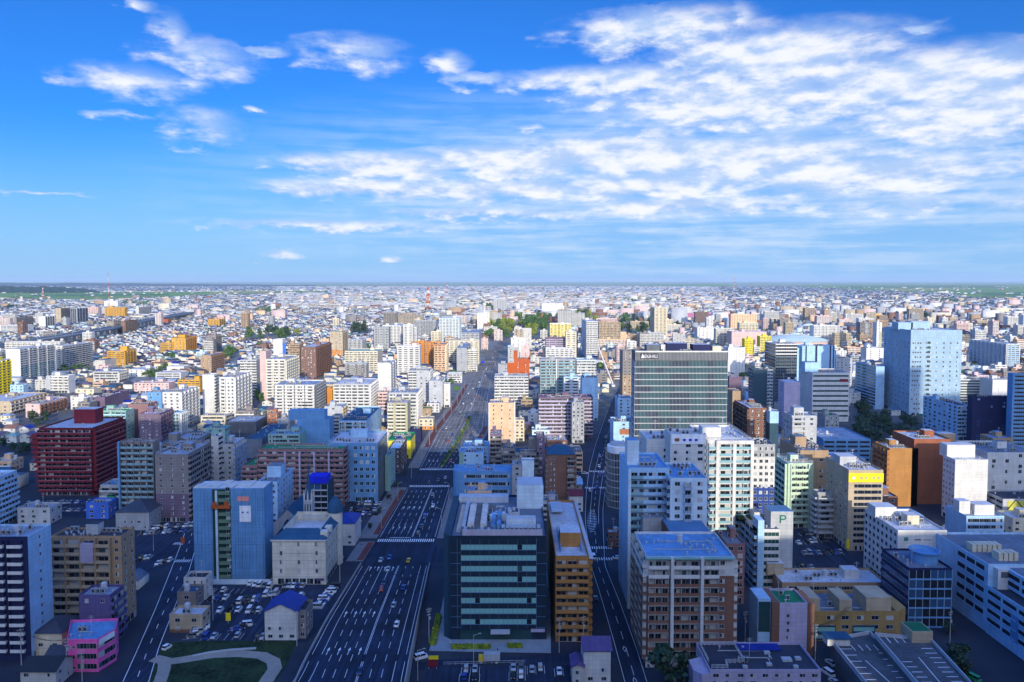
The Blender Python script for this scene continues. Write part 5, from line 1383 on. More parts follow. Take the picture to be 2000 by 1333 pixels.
T, P, q, h = B('O', 'large white panelled building, its blank front wing', 1864, 1928, 898, 1020, 1842, '-', 'w4', 'white', 'rlight', short='white panelled wing', other='w4', ww=1.4, pent=[(.45, 1.05, 15, 7, 6, 'white')], ac=0)
B('O', 'large white panelled building, its rear wing with few square windows', 1927, 2030, 884, 1000, -30, 'w4', '-', 'white', 'rmid', short='white rear wing', drop=.6, ww=2.0, wh=2.0, fr='white')
# steel car park with a yellow braced front
T, P, q, h = B('P', 'parking block with a dark slanted roof and a yellow cross braced front', 1958, 2040, 975, 1032, 1918, '-', 's3', 'lgrey', 'rdark', short='yellow braced parking block', pent=None, ac=0, tank=False)
Lf = q[1][0]
for i in range(2):
    m = MB(); x = Lf * .12 + i * Lf * .42; m.box(x, x + 8, -.12, 0, 0, h - 1); part('facade_panel', m, [mat((.5, .48, .08), key='sign olive')], T)
    for z in range(0, int(h - 4), 5): part('brace', MB().beam((x, -.25, z), (x + 4, -.25, z + 5), .16).beam((x + 4, -.25, z + 5), (x + 8, -.25, z), .16), ['rdark'], T)
B('O', 'white block with pipes and grey plant stacked on its roof', 1752, 1848, 1036, 1160, 1688, '-', 'w8', 'white', 'rlight', key='plant', short='plant roofed white block', n=8, ac=22, tank=True, pipes=True, ww=1.6, other='w8', pent=[(.2, .75, 9, 7, 4, 'white'), (.55, .4, 5, 5, 3.2, 'cream')], vents=10)
T, P, q, h = THINGS['plant']
part('sign_disc', MB().prism([(2.5 + .9 * math.cos(i * .524), -.12 + 0 * i) for i in (0,)] + [(4.2, -.14), (4.2, -.02), (2.6, -.02), (2.6, -.14)], h - 4.4, h - 2.9), [mat((.05, .22, .16), key='sign moss')], T)
part('sign_mark', MB().box(6.8, 9.4, -.1, -.02, h - 4.2, h - 3.6).box(10.6, 13.6, -.1, -.02, h - 4.1, h - 3.8), ['taupe'], T)
B('C', 'long tan low building with a wide grey roof and ducts', 1527, 1732, 1138, 1172, -15, 'r7', '-', 'tan', 'rlight', short='long tan building', n=2, f0=0, pent=[(.02, .8, 7, 5, 4, 'sand'), (.72, .5, 6, 5, 3, 'white')], ac=8, rh=1.3)
T, P, q, h = B('O', 'mustard brick complex with roof gardens and slanted attics', 1578, 1752, 1194, 1252, -17, 'w6', '-', 'mustard', 'rmid', short='mustard brick complex', n=3, f0=0, ww=2.6, wh=1.5, pent=None, ac=6, drop=.3)
Lf = q[1][0]
for x, w, hh in ((0.0, .14, 4.2), (.36, .14, 3.8), (.66, .28, 4.6)): part('attic', MB().prism([(Lf * x, .8), (Lf * (x + w), .8), (Lf * (x + w), 11), (Lf * x, 11)], h - .8, h + hh), ['sand'], T)
for x in (.06, .5): part('shop_glazing', MB().box(Lf * x, Lf * (x + .25), -.3, -.01, .5, 5.6).box(Lf * x + .3, Lf * (x + .25) - .3, -.34, -.3, 1.0, 2.3, 1).box(Lf * x + .3, Lf * (x + .25) - .3, -.34, -.3, 3.6, 5.0, 1), ['glassblue', G_MINT], T)
part('bay_end', MB().prism([(Lf, 0), (Lf + 5, 4), (Lf + 5, 14), (Lf, 17)], 0, h - .4), ['mustard'], T)
T, P, q, h = B('A', 'slim lavender block with brown side fins and a green roof', 1522, 1576, 1178, 1282, -12, 'w1@.12-.5+w1@.66-.86', '-', 'lavender', 'rgreen', short='lavender block', ww=1.0, n=7, pent=None, ac=2)
Lf = q[1][0]
part('side_fin', MB().box(-2.6, -.02, 0, 11, 0, h + .2), ['brown'], T); part('side_fin', MB().box(Lf + .02, Lf + 2.4, 0, 11, 0, h - .3), ['brown'], T)
part('stair_glass', MB().box(-7, -2.7, 1, 10, 0, h + 1).box(-6.8, -2.9, .9, .99, 8, h, 1), ['sky', G_TEAL], T)
# bottom block with a patio roof
T, P, q, h = B('A', 'mauve flat block with white roof railings and blue roof panels', 1386, 1603, 1308, 1370, -17, 'w9', '-', 'lavender', 'rdark', short='mauve flat block', n=4, f0=0, ww=1.8, pent=None, ac=2, vents=3, tank=False)
Lf = q[1][0]; Dp = q[3][1]
part('roof_panel', MB().box(Lf * .38, Lf * .78, Dp * .72, Dp * .97, h - .5, h - .2), ['rblue'], T)
for (x0, y0, w, d) in ((.72, .35, 3.0, 2.0), (.55, .2, 1.6, 1.2), (.60, .62, 1.8, 1.2), (.85, .4, 1.8, 1.4), (.32, .12, 1.4, 1.0), (.78, .12, 1.4, 1.0)): part('roof_hatch', MB().box(Lf * x0, Lf * x0 + w, Dp * y0, Dp * y0 + d, h - .8, h - .1), ['lgrey'], T)
m = MB()
for (a, c) in (((.03, .3), (.03, .95)), ((.03, .95), (.36, .95)), ((.36, .95), (.36, .3)), ((.36, .3), (.18, .28)), ((.18, .28), (.18, .1)), ((.18, .1), (.03, .1))):
    A = (Lf * a[0], Dp * a[1]); C2 = (Lf * c[0], Dp * c[1])
    for z in (h - .3, h + .15, h + .6): m.beam((*A, z), (*C2, z), .05)
    n = max(2, int(math.dist(A, C2) / 1.4))
    for i in range(n + 1): x = A[0] + (C2[0] - A[0]) * i / n; y = A[1] + (C2[1] - A[1]) * i / n; m.beam((x, y, h - .8), (x, y, h + .6), .05)
part('railing', m, ['white'], T)
part('bay_window', MB().prism([(-4.5, 2), (-2.5, -.5), (0, 0), (0, 10), (-4.5, 8)], 0, h - 1.2), ['lavender'], T)
# blue glass block and the great white store on the right
B('O', 'blue glass front building with a round roof drum', 1774, 1858, 1110, 1226, -20, 'c6', 'r3', 'navy', 'rmid', key='drum', short='blue glass front building', tint='blue', band='sheet', bh=.5, bdp=.3, n=6, pent=None, ac=4)
T, P, q, h = THINGS['drum']; part('roof_drum', MB().lathe([(4.6, h - .8), (4.8, h + 2.2), (5.4, h + 3.6), (5.0, h + 3.6), (4.3, h + 2.4)], 24, q[1][0] * .66, 9), ['sheet'], T)
Xs = gnd(1864, 1190)[0]; Yb = gnd(1864, 1190)[1]
T, P, q = building('store_building', 'huge white store painted shade blue with rows of dark parking slots', 'store', [(Xs, 205), (Xs + 75, 205), (Xs + 75, 262), (Xs, 262)], 17.5, ['-', '-', '-', 's7'], 'sky', 'rdark', True, 5, roofthings=False)  # white store, its deep blue shade put into the wall colour
part('upper_block', MB().box(6, 75, 8, 57, 17.3, 24), ['sky'], T)
for i in range(6):
    for z in (18.6, 21.4): part('opening', MB().box(5.9, 6, 9 + i * 8, 15.5 + i * 8, z, z + 1.5), ['black'], T)
part('roof_deck', MB().box(7, 74, 9, 56, 24, 24.15), ['rmid'], T)
m = MB(); r = random.Random(4)
for i in range(120): x, y = r.uniform(14, 72), r.uniform(12, 54); m.box(x, x + r.uniform(.6, 3), y, y + r.uniform(.6, 3), 24.1, 24.6 + r.random() * 1.6)
part('roof_plant', m, ['concrete'], T)
part('louvre_panel', MB().box(-.12, -.01, 22, 27, 4, 13).box(-.12, -.01, 40, 44, 4, 13), ['sheet'], T)
part('hanging_sign', MB().box(-1.0, -.2, 29.5, 31.5, 3, 9), ['rdark'], T)
INFO.append(('huge store', T, 1890, 2000, 1130, 1333))
T, P, q = building('store_building', 'store annex painted shade blue with a white open stair tower and cream roof tanks', 'store', [(Xs + .3, 262.2), (Xs + 42, 262.2), (Xs + 42, 296), (Xs + .3, 296)], zat(1040, 296), ['-', '-', '-', 's3@.45-.95'], 'sky', 'rmid', True, 6, roofthings=False)  # annex walls carry the same shade blue in their colour
h2 = T['h']
part('stair_tower', MB().box(2, 16, -2.5, 4, 0, h2 - 1).box(3, 15, -2.6, -2.5, h2 - 4, h2 - 1.9, 1).box(3, 15, -2.6, -2.5, h2 - 11, h2 - 8.5, 1), ['white', 'dgrey'], T)
for i in range(6): part('roof_tank', MB().box(3 + i * 1.9, 4.5 + i * 1.9, 14, 18, h2 - .8, h2 + 2.0), ['cream'], T)
for i in range(4): part('roof_tank', MB().box(7 + i * 1.9, 8.5 + i * 1.9, 5, 9, h2 - .8, h2 + 2.2), ['cream'], T)
INFO.append(('store annex', T, 1860, 1950, 1040, 1150))
B('O', 'white plant block with roof machinery beyond the store annex', 1886, 1960, 1008, 1100, -16, 'r3', '-', 'sky', 'rlight', short='machinery roofed block', ac=26, tank=True, pent=[(.15, .5, 5, 5, 5, 'white'), (.6, .4, 9, 6, 4, 'white')])
# parking decks
def deck(label, px, zt, key):
    P = [gnd(*p, zt) for p in px]; P = P if area(P) > 0 else P[::-1]
    T = bpy.data.objects.new('parking_deck', None); T.location = (*P[0], 0); col.objects.link(T); tag(T, label, 'parking deck')
    q = [(p[0] - P[0][0], p[1] - P[0][1]) for p in P]; qi = inset(q, .35)
    m = MB(); m.prism(q, 0, zt - .6, cap=False); part('wall', m, ['dgrey'], T)
    m = MB(); m.poly([(*p, zt) for p in qi]); part('deck_surface', m, [smat('deck asphalt', (.085, .09, .10), .35)], T)
    for i in range(4):
        a, c = q[i], q[(i + 1) % 4]; e, g = qi[i], qi[(i + 1) % 4]
        part('parapet', MB().prism([a, c, g, e], zt - .6, zt + 1.1, bottom=True), ['steel'], T)
    occupy(P); return T, P
T1, PD1 = deck('lower parking deck with a blue roofed stair hut', [(1700, 1350), (1622, 1252), (1700, 1238), (1792, 1350)], 7.0, 1)
T2, PD2 = deck('upper parking deck with white bay lines and a green roofed hut', [(1800, 1350), (1708, 1242), (1818, 1252), (1908, 1350)], 9.5, 2)
def deckline(T, zt, px):
    m = MB()
    for (a, c, w) in px:
        A = Vector(gnd(*a, zt)); C2 = Vector(gnd(*c, zt)); d = (C2 - A).normalized(); nn = Vector((-d.y, d.x)) * w
        o = Vector(T.location[:2]); m.quad(*[(*(p - o), zt + .02) for p in (A - nn, A + nn, C2 + nn, C2 - nn)])
    obj('bay_line', m.mesh('bay_line', [WHITEP]), T)
L1 = []; L2 = []
for i in range(7): y = 1268 + i * 12; L1 += [((1640 + i * 9, y), (1664 + i * 9.5, y), .14), ((1716 + i * 8.5, y + 8), (1736 + i * 9, y + 8), .14)]
for i in range(4): L1 += [((1661 + i * 15, 1260), (1671 + i * 15, 1271), .12)]
L1 += [((1690, 1290), (1740, 1335), .12)]
for i in range(9): y = 1267 + i * 9.2; L2 += [((1799 + i * 8.3, y), (1822 + i * 8.3, y), .14)]
for i in range(7): y = 1293 + i * 10; L2 += [((1762 + i * 9.5, y), (1782 + i * 9.8, y), .14)]
for i in range(4): L2 += [((1729 + i * 14.5, 1244), (1740 + i * 14.5, 1256), .12)]
L2 += [((1794, 1284), (1838, 1336), .12)]
deckline(T1, 7.0, L1); deckline(T2, 9.5, L2)
x, y = gnd(1640, 1262, 7); part('stair_hut', MB().box(-4, 3.4, 0, 4, 7, 9.4).box(-4.5, 3.9, -.6, 4.6, 9.4, 9.7, 1), ['white', 'slate'], T1, (x - T1.location.x, y - T1.location.y, 0))
x, y = gnd(1800, 1256, 9.5); part('stair_hut', MB().box(-3.2, 3.6, 0, 7, 9.5, 13.2).box(-2.8, 3.2, .4, 6.6, 13.2, 13.3, 1), ['sand', 'rgreen'], T2, (x - T2.location.x, y - T2.location.y, 0))
# ================================================================== high-rise towers behind the viewer, which throw the long shade over the near streets
def uv(u, v):
    ca, sa = math.cos(SUN_AZ), math.sin(SUN_AZ)
    return (u * ca - v * sa, u * sa + v * ca)
def tower(label, u0, u1, v1, depth, h):
    fp = [uv(u0, v1 - depth), uv(u1, v1 - depth), uv(u1, v1), uv(u0, v1)]
    building('office_tower', label, 'office tower', fp, h, ['-', '-', 'c24', '-'], 'concrete', 'rgrey', False, int(h / 8), tint='blue', band='concrete', bh=2.2, bdp=.2, roofthings=False)
tower('concrete office tower the view is taken from', -25, 150, -5, 40, 146)
tower('tallest concrete tower standing behind the viewpoint', -345, 12, -62, 45, 194)
tower('lower concrete office block behind the viewpoint', 152, 326, -100, 40, 117)
tower('broad concrete tower behind the viewpoint', 330, 520, -118, 45, 231)
tower('plain concrete tower behind the viewpoint', 522, 700, -160, 45, 215)

# ================================================================== middle distance
Bm = B
# far left flank
B('A', 'white and black slab of flats, nearest of the three by the railway', -60, -26, 691, 752, 37, '-', 'b7', 'white', 'rlight', short='first black and white slab', pc='white', dc='dgrey', pil='white', pk=3, fr='dgrey', pc2='white', pcs=.5)
B('A', 'white and black slab of flats, middle of the three by the railway', 12, 38, 682, 746, 107, '-', 'b8', 'white', 'rlight', short='second black and white slab', pc='glassrail', dc='dgrey', pil='white', pk=4, fr='dgrey', pc2='white', pcs=.5)
B('A', 'white and black slab of flats, far one of the three by the railway', 108, 123, 676, 724, 179, 'b1', 'b9', 'white', 'rlight', short='third black and white slab', pc='white', dc='black', fr='dgrey')
B('A', 'long low white slab behind the black and white slabs', 10, 118, 668, 700, -14, 'b10', '-', 'offwhite', 'rlight', short='long white slab', pc='white', dc='dgrey')
B('A', 'yellow apartment block with a white top and brown foot at the edge', -40, -14, 706, 790, 20, '-', 'b4', 'yellow', 'rlight', short='yellow edge block', base=(11, 'brown'), topc=(14, 'white'), pc='yellow')
B('O', 'blue grey low office beside the yellow edge block', 20, 46, 752, 786, 56, 'w3', 'w4', 'sky', 'rdark', short='blue grey low office')
B('C', 'white school block with a grey end wall', 92, 135, 734, 768, 147, 'b4', '-', 'white', 'rlight', short='white school block', pc='white', clad=[(0, 0, .2, 0, None, 'lgrey', 1.6)])
B('C', 'low white school wing with slanted stairs', 62, 90, 742, 766, -12, 'w4', '-', 'offwhite', 'rlight', short='low school wing')
B('A', 'long sand coloured low block with a pale roof', -60, 20, 784, 812, 92, 'w4', 'b9', 'sand', 'rlight', short='long sand block', pc='offwhite')
B('A', 'pink ended brown low block with flank balconies', 50, 78, 789, 816, 131, 'w1', 'b7', 'pink', 'rgrey', short='pink ended block', pc='brown', dc='brown')
B('W', 'grey hall with a dark barrel roof and red lettering', 186, 205, 704, 722, 248, '-', '-', 'offwhite', 'rmid', short='barrel roofed hall', clad=[(0, .35, .8, 3.5, 6.5, 'coral' if 'coral' in PAL else 'red', .2)])
B('A', 'orange stepped apartment block before the barrel roofed hall', 210, 243, 686, 717, 265, 'b4', 'b4', 'ochre', 'rlight', short='orange stepped block', pc='ochre', pent=[(.7, .5, 10, 8, 6, 'ochre')])
B('A', 'low orange step of the stepped block', 200, 212, 698, 717, -14, 'b2', '-', 'ochre', 'rlight', short='low orange step', pc='ochre')
B('A', 'large orange apartment block with stepped shoulders', 336, 362, 660, 691, 383, 'w4', 'b5', 'ochre', 'maroon', short='large orange block', pc='ochre', dc='orange', pent=[(.4, .5, 12, 10, 4, 'ochre')])
B('A', 'orange shoulder of the large orange block', 314, 337, 670, 691, -20, 'b4', '-', 'ochre', 'rlight', short='orange shoulder', pc='ochre')
B('A', 'brown grey tower with a tile front beside the large orange block', 406, 421, 655, 690, 432, 'w2', 'b4', 'taupe', 'rgrey', short='brown grey tower')
B('A', 'tan brick block with deep flank balconies', 392, 412, 694, 729, 437, 'w2', 'b7', 'tan', 'rgrey', short='tan brick block', pc='tan', dc='brown')
B('T', 'bare white slab wall beside the white corner tower', 396, 419, 732, 814, 427, '-', 'g4', 'white', 'rlight', short='bare white slab', pent=None)
B('A', 'white corner apartment tower with a bright stepped flank', 429, 458, 737, 822, 489, 'w4+b1@.1-.42', 'b5', 'white', 'rgrey', short='white corner tower', pc='white', pil='white', n=12)
B('R', 'cream two storey base building before the bare white slab', 392, 440, 812, 834, -16, 'r3', 'r3', 'cream', 'rlight', short='cream base building', pent=None)
B('A', 'white apartment block with slanted shadows in its flank balconies', 318, 353, 766, 838, 387, 'w3', 'b5', 'white', 'rgrey', short='white flank balcony block', pc='white', pil='white')
B('A', 'slate grey block beside the white flank balcony block', 288, 316, 766, 812, -16, 'w2', '-', 'sheet', 'rmid', short='slate grey block', drop=.4)
B('A', 'orange yellow low block with a maroon roof', 348, 392, 742, 772, -16, 'b4', '-', 'ochre', 'maroon', short='orange low block', pc='ochre', pil='ochre')
B('A', 'salmon long low block with a row of windows', 262, 330, 748, 768, -16, 'w9', '-', 'pink', 'rlight', short='salmon low block')
B('A', 'pale green apartment block with a dark green roof', 192, 248, 802, 868, 262, 'b5', 'w2', 'copper', 'rgreen', short='pale green block', pc='sky', pil='copper', pk=2)
B('A', 'brown red tower wall behind the pale green block', 251, 290, 790, 856, -16, '-', 'w2', 'rose', 'rmid', short='brown red wall block')
B('A', 'maroon apartment block with white paired windows', 272, 312, 808, 868, 338, 'w3', 'b5', 'plum', 'lavender', short='maroon block', pc='plum', fr='white', ww=1.6)
B('A', 'cyan balcony block beside the maroon block', 338, 352, 806, 856, 363, 'b2', 'b3', 'sky', 'sheet', short='cyan balcony block', pc='glassrail', pil='white')
B('W', 'long maroon roofed hall', 184, 205, 776, 800, 252, '-', '-', 'plum', 'violet', short='maroon roofed hall')
B('R', 'white clinic with a blue hipped wing', 138, 172, 776, 800, 182, 'w3', 'w2', 'white', 'rlight', short='white clinic')
B('R', 'teal roofed villa behind the white clinic', 148, 184, 760, 778, -14, 'w3', '-', 'cream', 'copper', short='teal roofed villa')
B('C', 'long white striped low block', 252, 282, 722, 736, 307, 'w3', 'b6', 'white', 'rlight', short='white striped block', pc='white')
B('C', 'white low block with a dark gabled roof beside it', 182, 232, 726, 748, 250, 'r4', 'b5', 'offwhite', 'rgrey', short='low gallery block', pc='offwhite')
B('W', 'white flat hall with a pale roof', 326, 359, 716, 728, -20, '-', '-', 'white', 'rlight', short='white flat hall', pent=None)
B('W', 'grey ribbed shed roof on white walls', 304, 353, 728, 746, -20, 'r3', '-', 'white', 'rgrey', short='grey ribbed shed', pent=None)
# group along the railway
B('A', 'beige apartment tower beside the railway', 109, 119, 602, 634, 137, 'w1', 'b5', 'sand', 'rgrey', short='beige railway tower', pc='taupe', dc='dgrey')
B('A', 'grey striped apartment tower beside the railway', 138, 150, 602, 634, 171, 'b3', 'b4', 'lgrey', 'rgrey', short='grey striped tower', pil='lgrey', pc='navy', dc='navy')
B('A', 'white ended block with dark vertical stripes', 76, 88, 618, 643, 106, '-', 'b4', 'white', 'rgrey', short='white ended stripe block', pil='white', pc='dgrey', dc='dgrey')
B('A', 'brown grey slab with long balconies near the railway', 28, 32, 620, 646, 64, '-', 'b8', 'taupe', 'rgrey', short='brown grey railway slab', pc='taupe')
B('A', 'golden yellow apartment block below the red and white mast', 205, 244, 601, 622, -16, 'b7', '-', 'ochre', 'rlight', short='golden yellow block', pc='ochre', pent=[(.28, .5, 10, 8, 6, 'ochre')])
B('A', 'taupe twin block in front of the viaduct', 209, 222, 627, 652, 236, 'b2', 'b4', 'taupe', 'rgrey', short='taupe twin block', pc='sand')
B('A', 'brown twin block in front of the viaduct', 237, 244, 627, 652, 268, 'w1', 'b5', 'brown', 'rgrey', short='brown twin block', pc='tan', dc='dbrown')
B('A', 'white ended grey block past the viaduct', 265, 271, 600, 619, 298, '-', 'b7', 'offwhite', 'rgrey', short='white ended grey block', pc='grey')
B('O', 'white broadcasting house with stepped tops', 203, 230, 588, 602, -20, 'w6', '-', 'white', 'rlight', short='white broadcasting house', pent=[(.5, .5, 14, 10, 8, 'white')])
B('A', 'pink pale tower by the railway', 172, 192, 600, 618, -16, 'b4', '-', 'pink', 'rlight', short='pink railway tower', pc='pink')
B('O', 'orange cube far behind the twin blocks', 312, 328, 624, 633, -14, 'w3', '-', 'redorange', 'rlight', short='orange cube')
B('A', 'golden block with grey balconies in the house quarter', 406, 428, 624, 640, 440, 'b4', 'b3', 'ochre', 'rlight', short='golden quarter block', pc='ochre')
B('O', 'white station building beside the railway', 70, 115, 646, 656, -16, 'r5', '-', 'white', 'rlight', short='white station building')
B('S', 'white superstore with a stepped roof by the railway', 0, 50, 636, 652, -30, 'r4', '-', 'white', 'rlight', short='white superstore')
# left of the avenue, middle
B('A', 'grey white apartment block with long dark balconies', 470, 502, 703, 778, 509, 'b3', 'w2', 'lgrey', 'rgrey', short='grey white long balcony block', pc='white', dc='dgrey', rail=True)
B('T', 'tall pale pink slab wall', 508, 520, 686, 782, -16, '-', '-', 'pink', 'rlight', short='pale pink slab', pent=None)
B('A', 'ivory apartment block stepped at its foot', 520, 558, 702, 788, 582, 'b3', 'b6', 'ivory', 'sheet', short='ivory block', pc='white', dc='ivory')
B('A', 'tall brown apartment tower with a grid of flank balconies', 588, 616, 678, 742, 646, 'w5', 'b9', 'brown', 'rlight', short='tall brown tower', pc='brown', dc='brown', key='brown tower')
B('A', 'tan slab joined to the tall brown tower', 563, 586, 672, 740, -16, 'b3', '-', 'tan', 'rgrey', short='tan joined slab', pc='tan')
B('T', 'blank white upright block with a bright blue edge', 534, 552, 663, 702, -18, '-', '-', 'white', 'rlight', short='blank white block', pent=None, clad=[(0, 1.0, 1.35, 0, 26, 'blue', .3)])
B('A', 'beige tower with an orange foot and green roof', 645, 668, 648, 698, 678, 'w3', 'b3', 'sand', 'copper', short='beige orange footed tower', base=(12, 'orange'), pc='sand')
B('A', 'grey and white apartment block with dark pilasters', 536, 616, 752, 820, 634, 'b4', 'b5', 'white', 'rgrey', short='dark pilaster block', pil='dgrey', pc='white', dc='lgrey')
B('A', 'bright orange end wall block', 632, 646, 757, 800, 652, '-', 'b2', 'ochre', 'rlight', short='bright orange wall', pent=None, clad=[(0, 0, 1, 0, None, 'orange', .1)])
B('A', 'white grid apartment block with pale blue roof', 652, 722, 750, 812, 737, 'b6', 'b4', 'lgrey', 'rlight', short='white grid block', pil='white', pk=6, pc='white', dc='lgrey')
B('T', 'white upright slab with a stair flank', 738, 762, 709, 782, 772, 'w1', 'b2', 'white', 'rlight', short='white upright slab', drop=.85)
B('A', 'long cream apartment slab', 674, 738, 686, 730, 747, 'b8', 'w2', 'cream', 'copper', short='long cream slab', pc='ivory', dc='cream')
B('A', 'grey layered low block before the cream slab', 674, 716, 710, 742, -14, 'b3', '-', 'grey', 'rgrey', short='grey layered block', pc='taupe', rail=True)
B('A', 'olive apartment block with stepped side balconies', 757, 796, 787, 856, 802, 'g1@0-.3+b2@.42-.9', '-', 'olive', 'lavender', short='olive block', pc='ivory', dc='olive', n=10, clad=[(0, .28, .42, 0, None, 'olive', .6)], tank=True)
B('A', 'white apartment block with deep shaded balconies behind the olive block', 760, 814, 767, 838, 822, 'b4', 'b4', 'lgrey', 'rgrey', short='shaded white block', pc='white', pil='white')
B('A', 'salmon block with green balconies', 738, 757, 766, 806, -12, 'b2', '-', 'pink', 'rgrey', short='salmon green block', pc='pink')
B('A', 'tall white apartment block with small regular windows', 776, 820, 676, 736, -16, 'b4', '-', 'white', 'rlight', short='white regular block', pc='white', pil='white')
B('A', 'orange brown apartment slab', 803, 848, 669, 718, -16, 'b4', '-', 'orange', 'brown', short='orange brown slab', pc='orange', dc='rust')
B('A', 'orange tower with cream edges', 848, 870, 673, 730, 874, 'b3', 'b2', 'orange', 'rgrey', short='orange cream tower', pc='peach', pil='cream')
B('A', 'white block with a dark recessed front', 798, 838, 724, 790, 843, 'b2@.0-.4+w2@.5-1', 'b3', 'lgrey', 'rlight', short='dark recessed block', pc='white')
B('A', 'white stair tower with a bare front near the avenue', 838, 862, 744, 800, 867, 'w1', 'b2', 'lgrey', 'rlight', short='bare stair tower', drop=.3)
B('R', 'white narrow house tower by the avenue', 867, 879, 750, 796, -10, 'w1', '-', 'white', 'rlight', short='narrow white tower', drop=.7)
B('A', 'aqua tinted tall apartment slab', 858, 896, 622, 672, 900, 'b6', 'b2', 'aqua', 'rlight', short='aqua tall slab', pc='white', dc='aqua')
B('A', 'white tower with a blue roof in the cluster', 761, 782, 636, 674, 790, 'b3', 'b3', 'white', 'sheet', short='white blue roofed tower', pc='white')
B('A', 'grey cluster tower with dark stripes', 730, 760, 639, 684, -16, 'b3', '-', 'grey', 'rgrey', short='grey dark striped tower', pil='dgrey', pc='lgrey')
B('A', 'grey mid block before the cluster towers', 680, 706, 663, 690, 714, 'b3', 'b3', 'lgrey', 'rgrey', short='grey mid block')
B('A', 'long taupe slab in the cluster', 777, 826, 615, 640, -16, 'b9', '-', 'taupe', 'rgrey', short='long taupe slab', pc='sand')
B('A', 'dark taupe tower in the cluster', 749, 775, 611, 640, -16, 'b5', '-', 'taupe', 'rgrey', short='dark taupe tower', pc='taupe')
B('A', 'grey cluster slab with many storeys', 810, 852, 626, 660, -16, 'b8', '-', 'grey', 'rgrey', short='grey many storeyed slab')
B('A', 'cream cluster tower before the aqua slab', 842, 862, 648, 676, -14, 'b3', '-', 'cream', 'rlight', short='cream cluster tower', pc='cream')
B('A', 'white cluster tower with terraces', 788, 814, 640, 672, -16, 'b3', '-', 'white', 'rlight', short='terraced white tower', pc='white')
B('A', 'cream apartment block with wide white balconies near the avenue', 877, 936, 666, 712, -18, 'b6', '-', 'cream', 'rgrey', short='cream wide balcony block', pc='ivory')
B('A', 'grey apartment tower with a white stair strip', 892, 911, 680, 728, 918, 'w1', 'b2', 'grey', 'rgrey', short='grey stair strip tower', drop=.3, fr='white')
B('A', 'cream terrace block right of the grey stair strip tower', 911, 932, 684, 726, -14, 'b3', '-', 'ivory', 'rlight', short='cream terrace block', pc='white')
B('A', 'grey apartment block near the park trees', 901, 936, 650, 694, 941, 'b4', 'w2', 'grey', 'rgrey', short='grey park block', pc='lgrey')
B('O', 'teal topped pink shop house by the park', 940, 953, 662, 684, -12, 'w2', '-', 'pink', 'copper', short='teal topped shop house')
B('A', 'white and tan tower with a ball topped mast beside it', 932, 956, 612, 648, -18, 'w3', '-', 'white', 'rlight', short='white tan tower', drop=.4)
B('A', 'tan tower beside the white tan tower', 957, 972, 608, 640, -16, 'b3', '-', 'tan', 'rlight', short='tan park tower', pc='cream')
B('O', 'blue sheeted plain block before the panelled office', 581, 644, 819, 895, 652, '-', '-', 'sheet', 'sheet', short='plain blue sheeted block', pent=[(.28, .4, 26, 8, 6, 'sheet')], ac=0, vents=0)
B('A', 'pale blue terraced block with a green roof garden', 663, 716, 822, 884, 745, 'b2@0-.2+b2@.22-.76+b1@.78-1', 'w4', 'sky', 'slate', short='terraced blue block', pc='glassrail', pil='white', ac=10)
B('R', 'small ribbed white stair block by the terraced block', 650, 664, 812, 870, -10, 'g1', '-', 'offwhite', 'rdark', short='small ribbed block')
B('R', 'pale blue grey block with yellow flank balconies', 634, 668, 794, 835, 677, 'w1', 'b2', 'lgrey', 'sheet', short='yellow flanked block', pc='ochre')
B('R', 'cream house block with dark flank balconies', 584, 608, 786, 820, 617, 'w2', 'b3', 'ivory', 'lgrey', short='cream house block', pc='dgrey')
B('R', 'brown brick block beside the blue sheeted one', 522, 542, 808, 838, 550, 'w3', 'w2', 'brick', 'rgrey', short='brown brick block')
B('R', 'grey flat roofed house beside the brown brick block', 542, 566, 818, 842, -14, 'w2', '-', 'grey', 'rgrey', short='grey flat house')
B('O', 'wide grey low parking roof behind the paired window block', 440, 500, 824, 846, -28, '-', '-', 'dgrey', 'rgrey', short='grey parking roof', pent=None, ac=0)
B('O', 'pale green office beside the parking roof', 402, 440, 836, 900, 450, 'w2', 'w4', 'copper', 'sheet', short='pale green office', ww=2.0)
B('W', 'long dark sheet roofed hall behind the rose slab', 478, 512, 858, 895, 560, '-', '-', 'rmid', 'slate', short='long dark roofed hall', pent=None, ac=0)
B('O', 'teal panelled block at the rear of the rose slab', 524, 586, 848, 905, -16, 'r3', '-', 'copper', 'sheet', short='teal panelled block')
B('S', 'cream shop with an orange ground floor by the avenue', 818, 846, 818, 840, -12, 'w3', '-', 'cream', 'rlight', short='cream orange shop', base=(3, 'orange'), pent=None)
B('S', 'black shop with a white sign post by the avenue', 800, 822, 838, 864, -10, '-', '-', 'navy', 'rdark', short='black shop', pent=None)
B('R', 'small white villa by the avenue', 834, 858, 788, 806, -12, 'w3', '-', 'white', 'rlight', short='small white villa', pent=None)
B('S', 'white low furniture shop before the orange cream tower', 874, 902, 730, 748, -16, 'r3', '-', 'white', 'rlight', short='white furniture shop', pent=None)
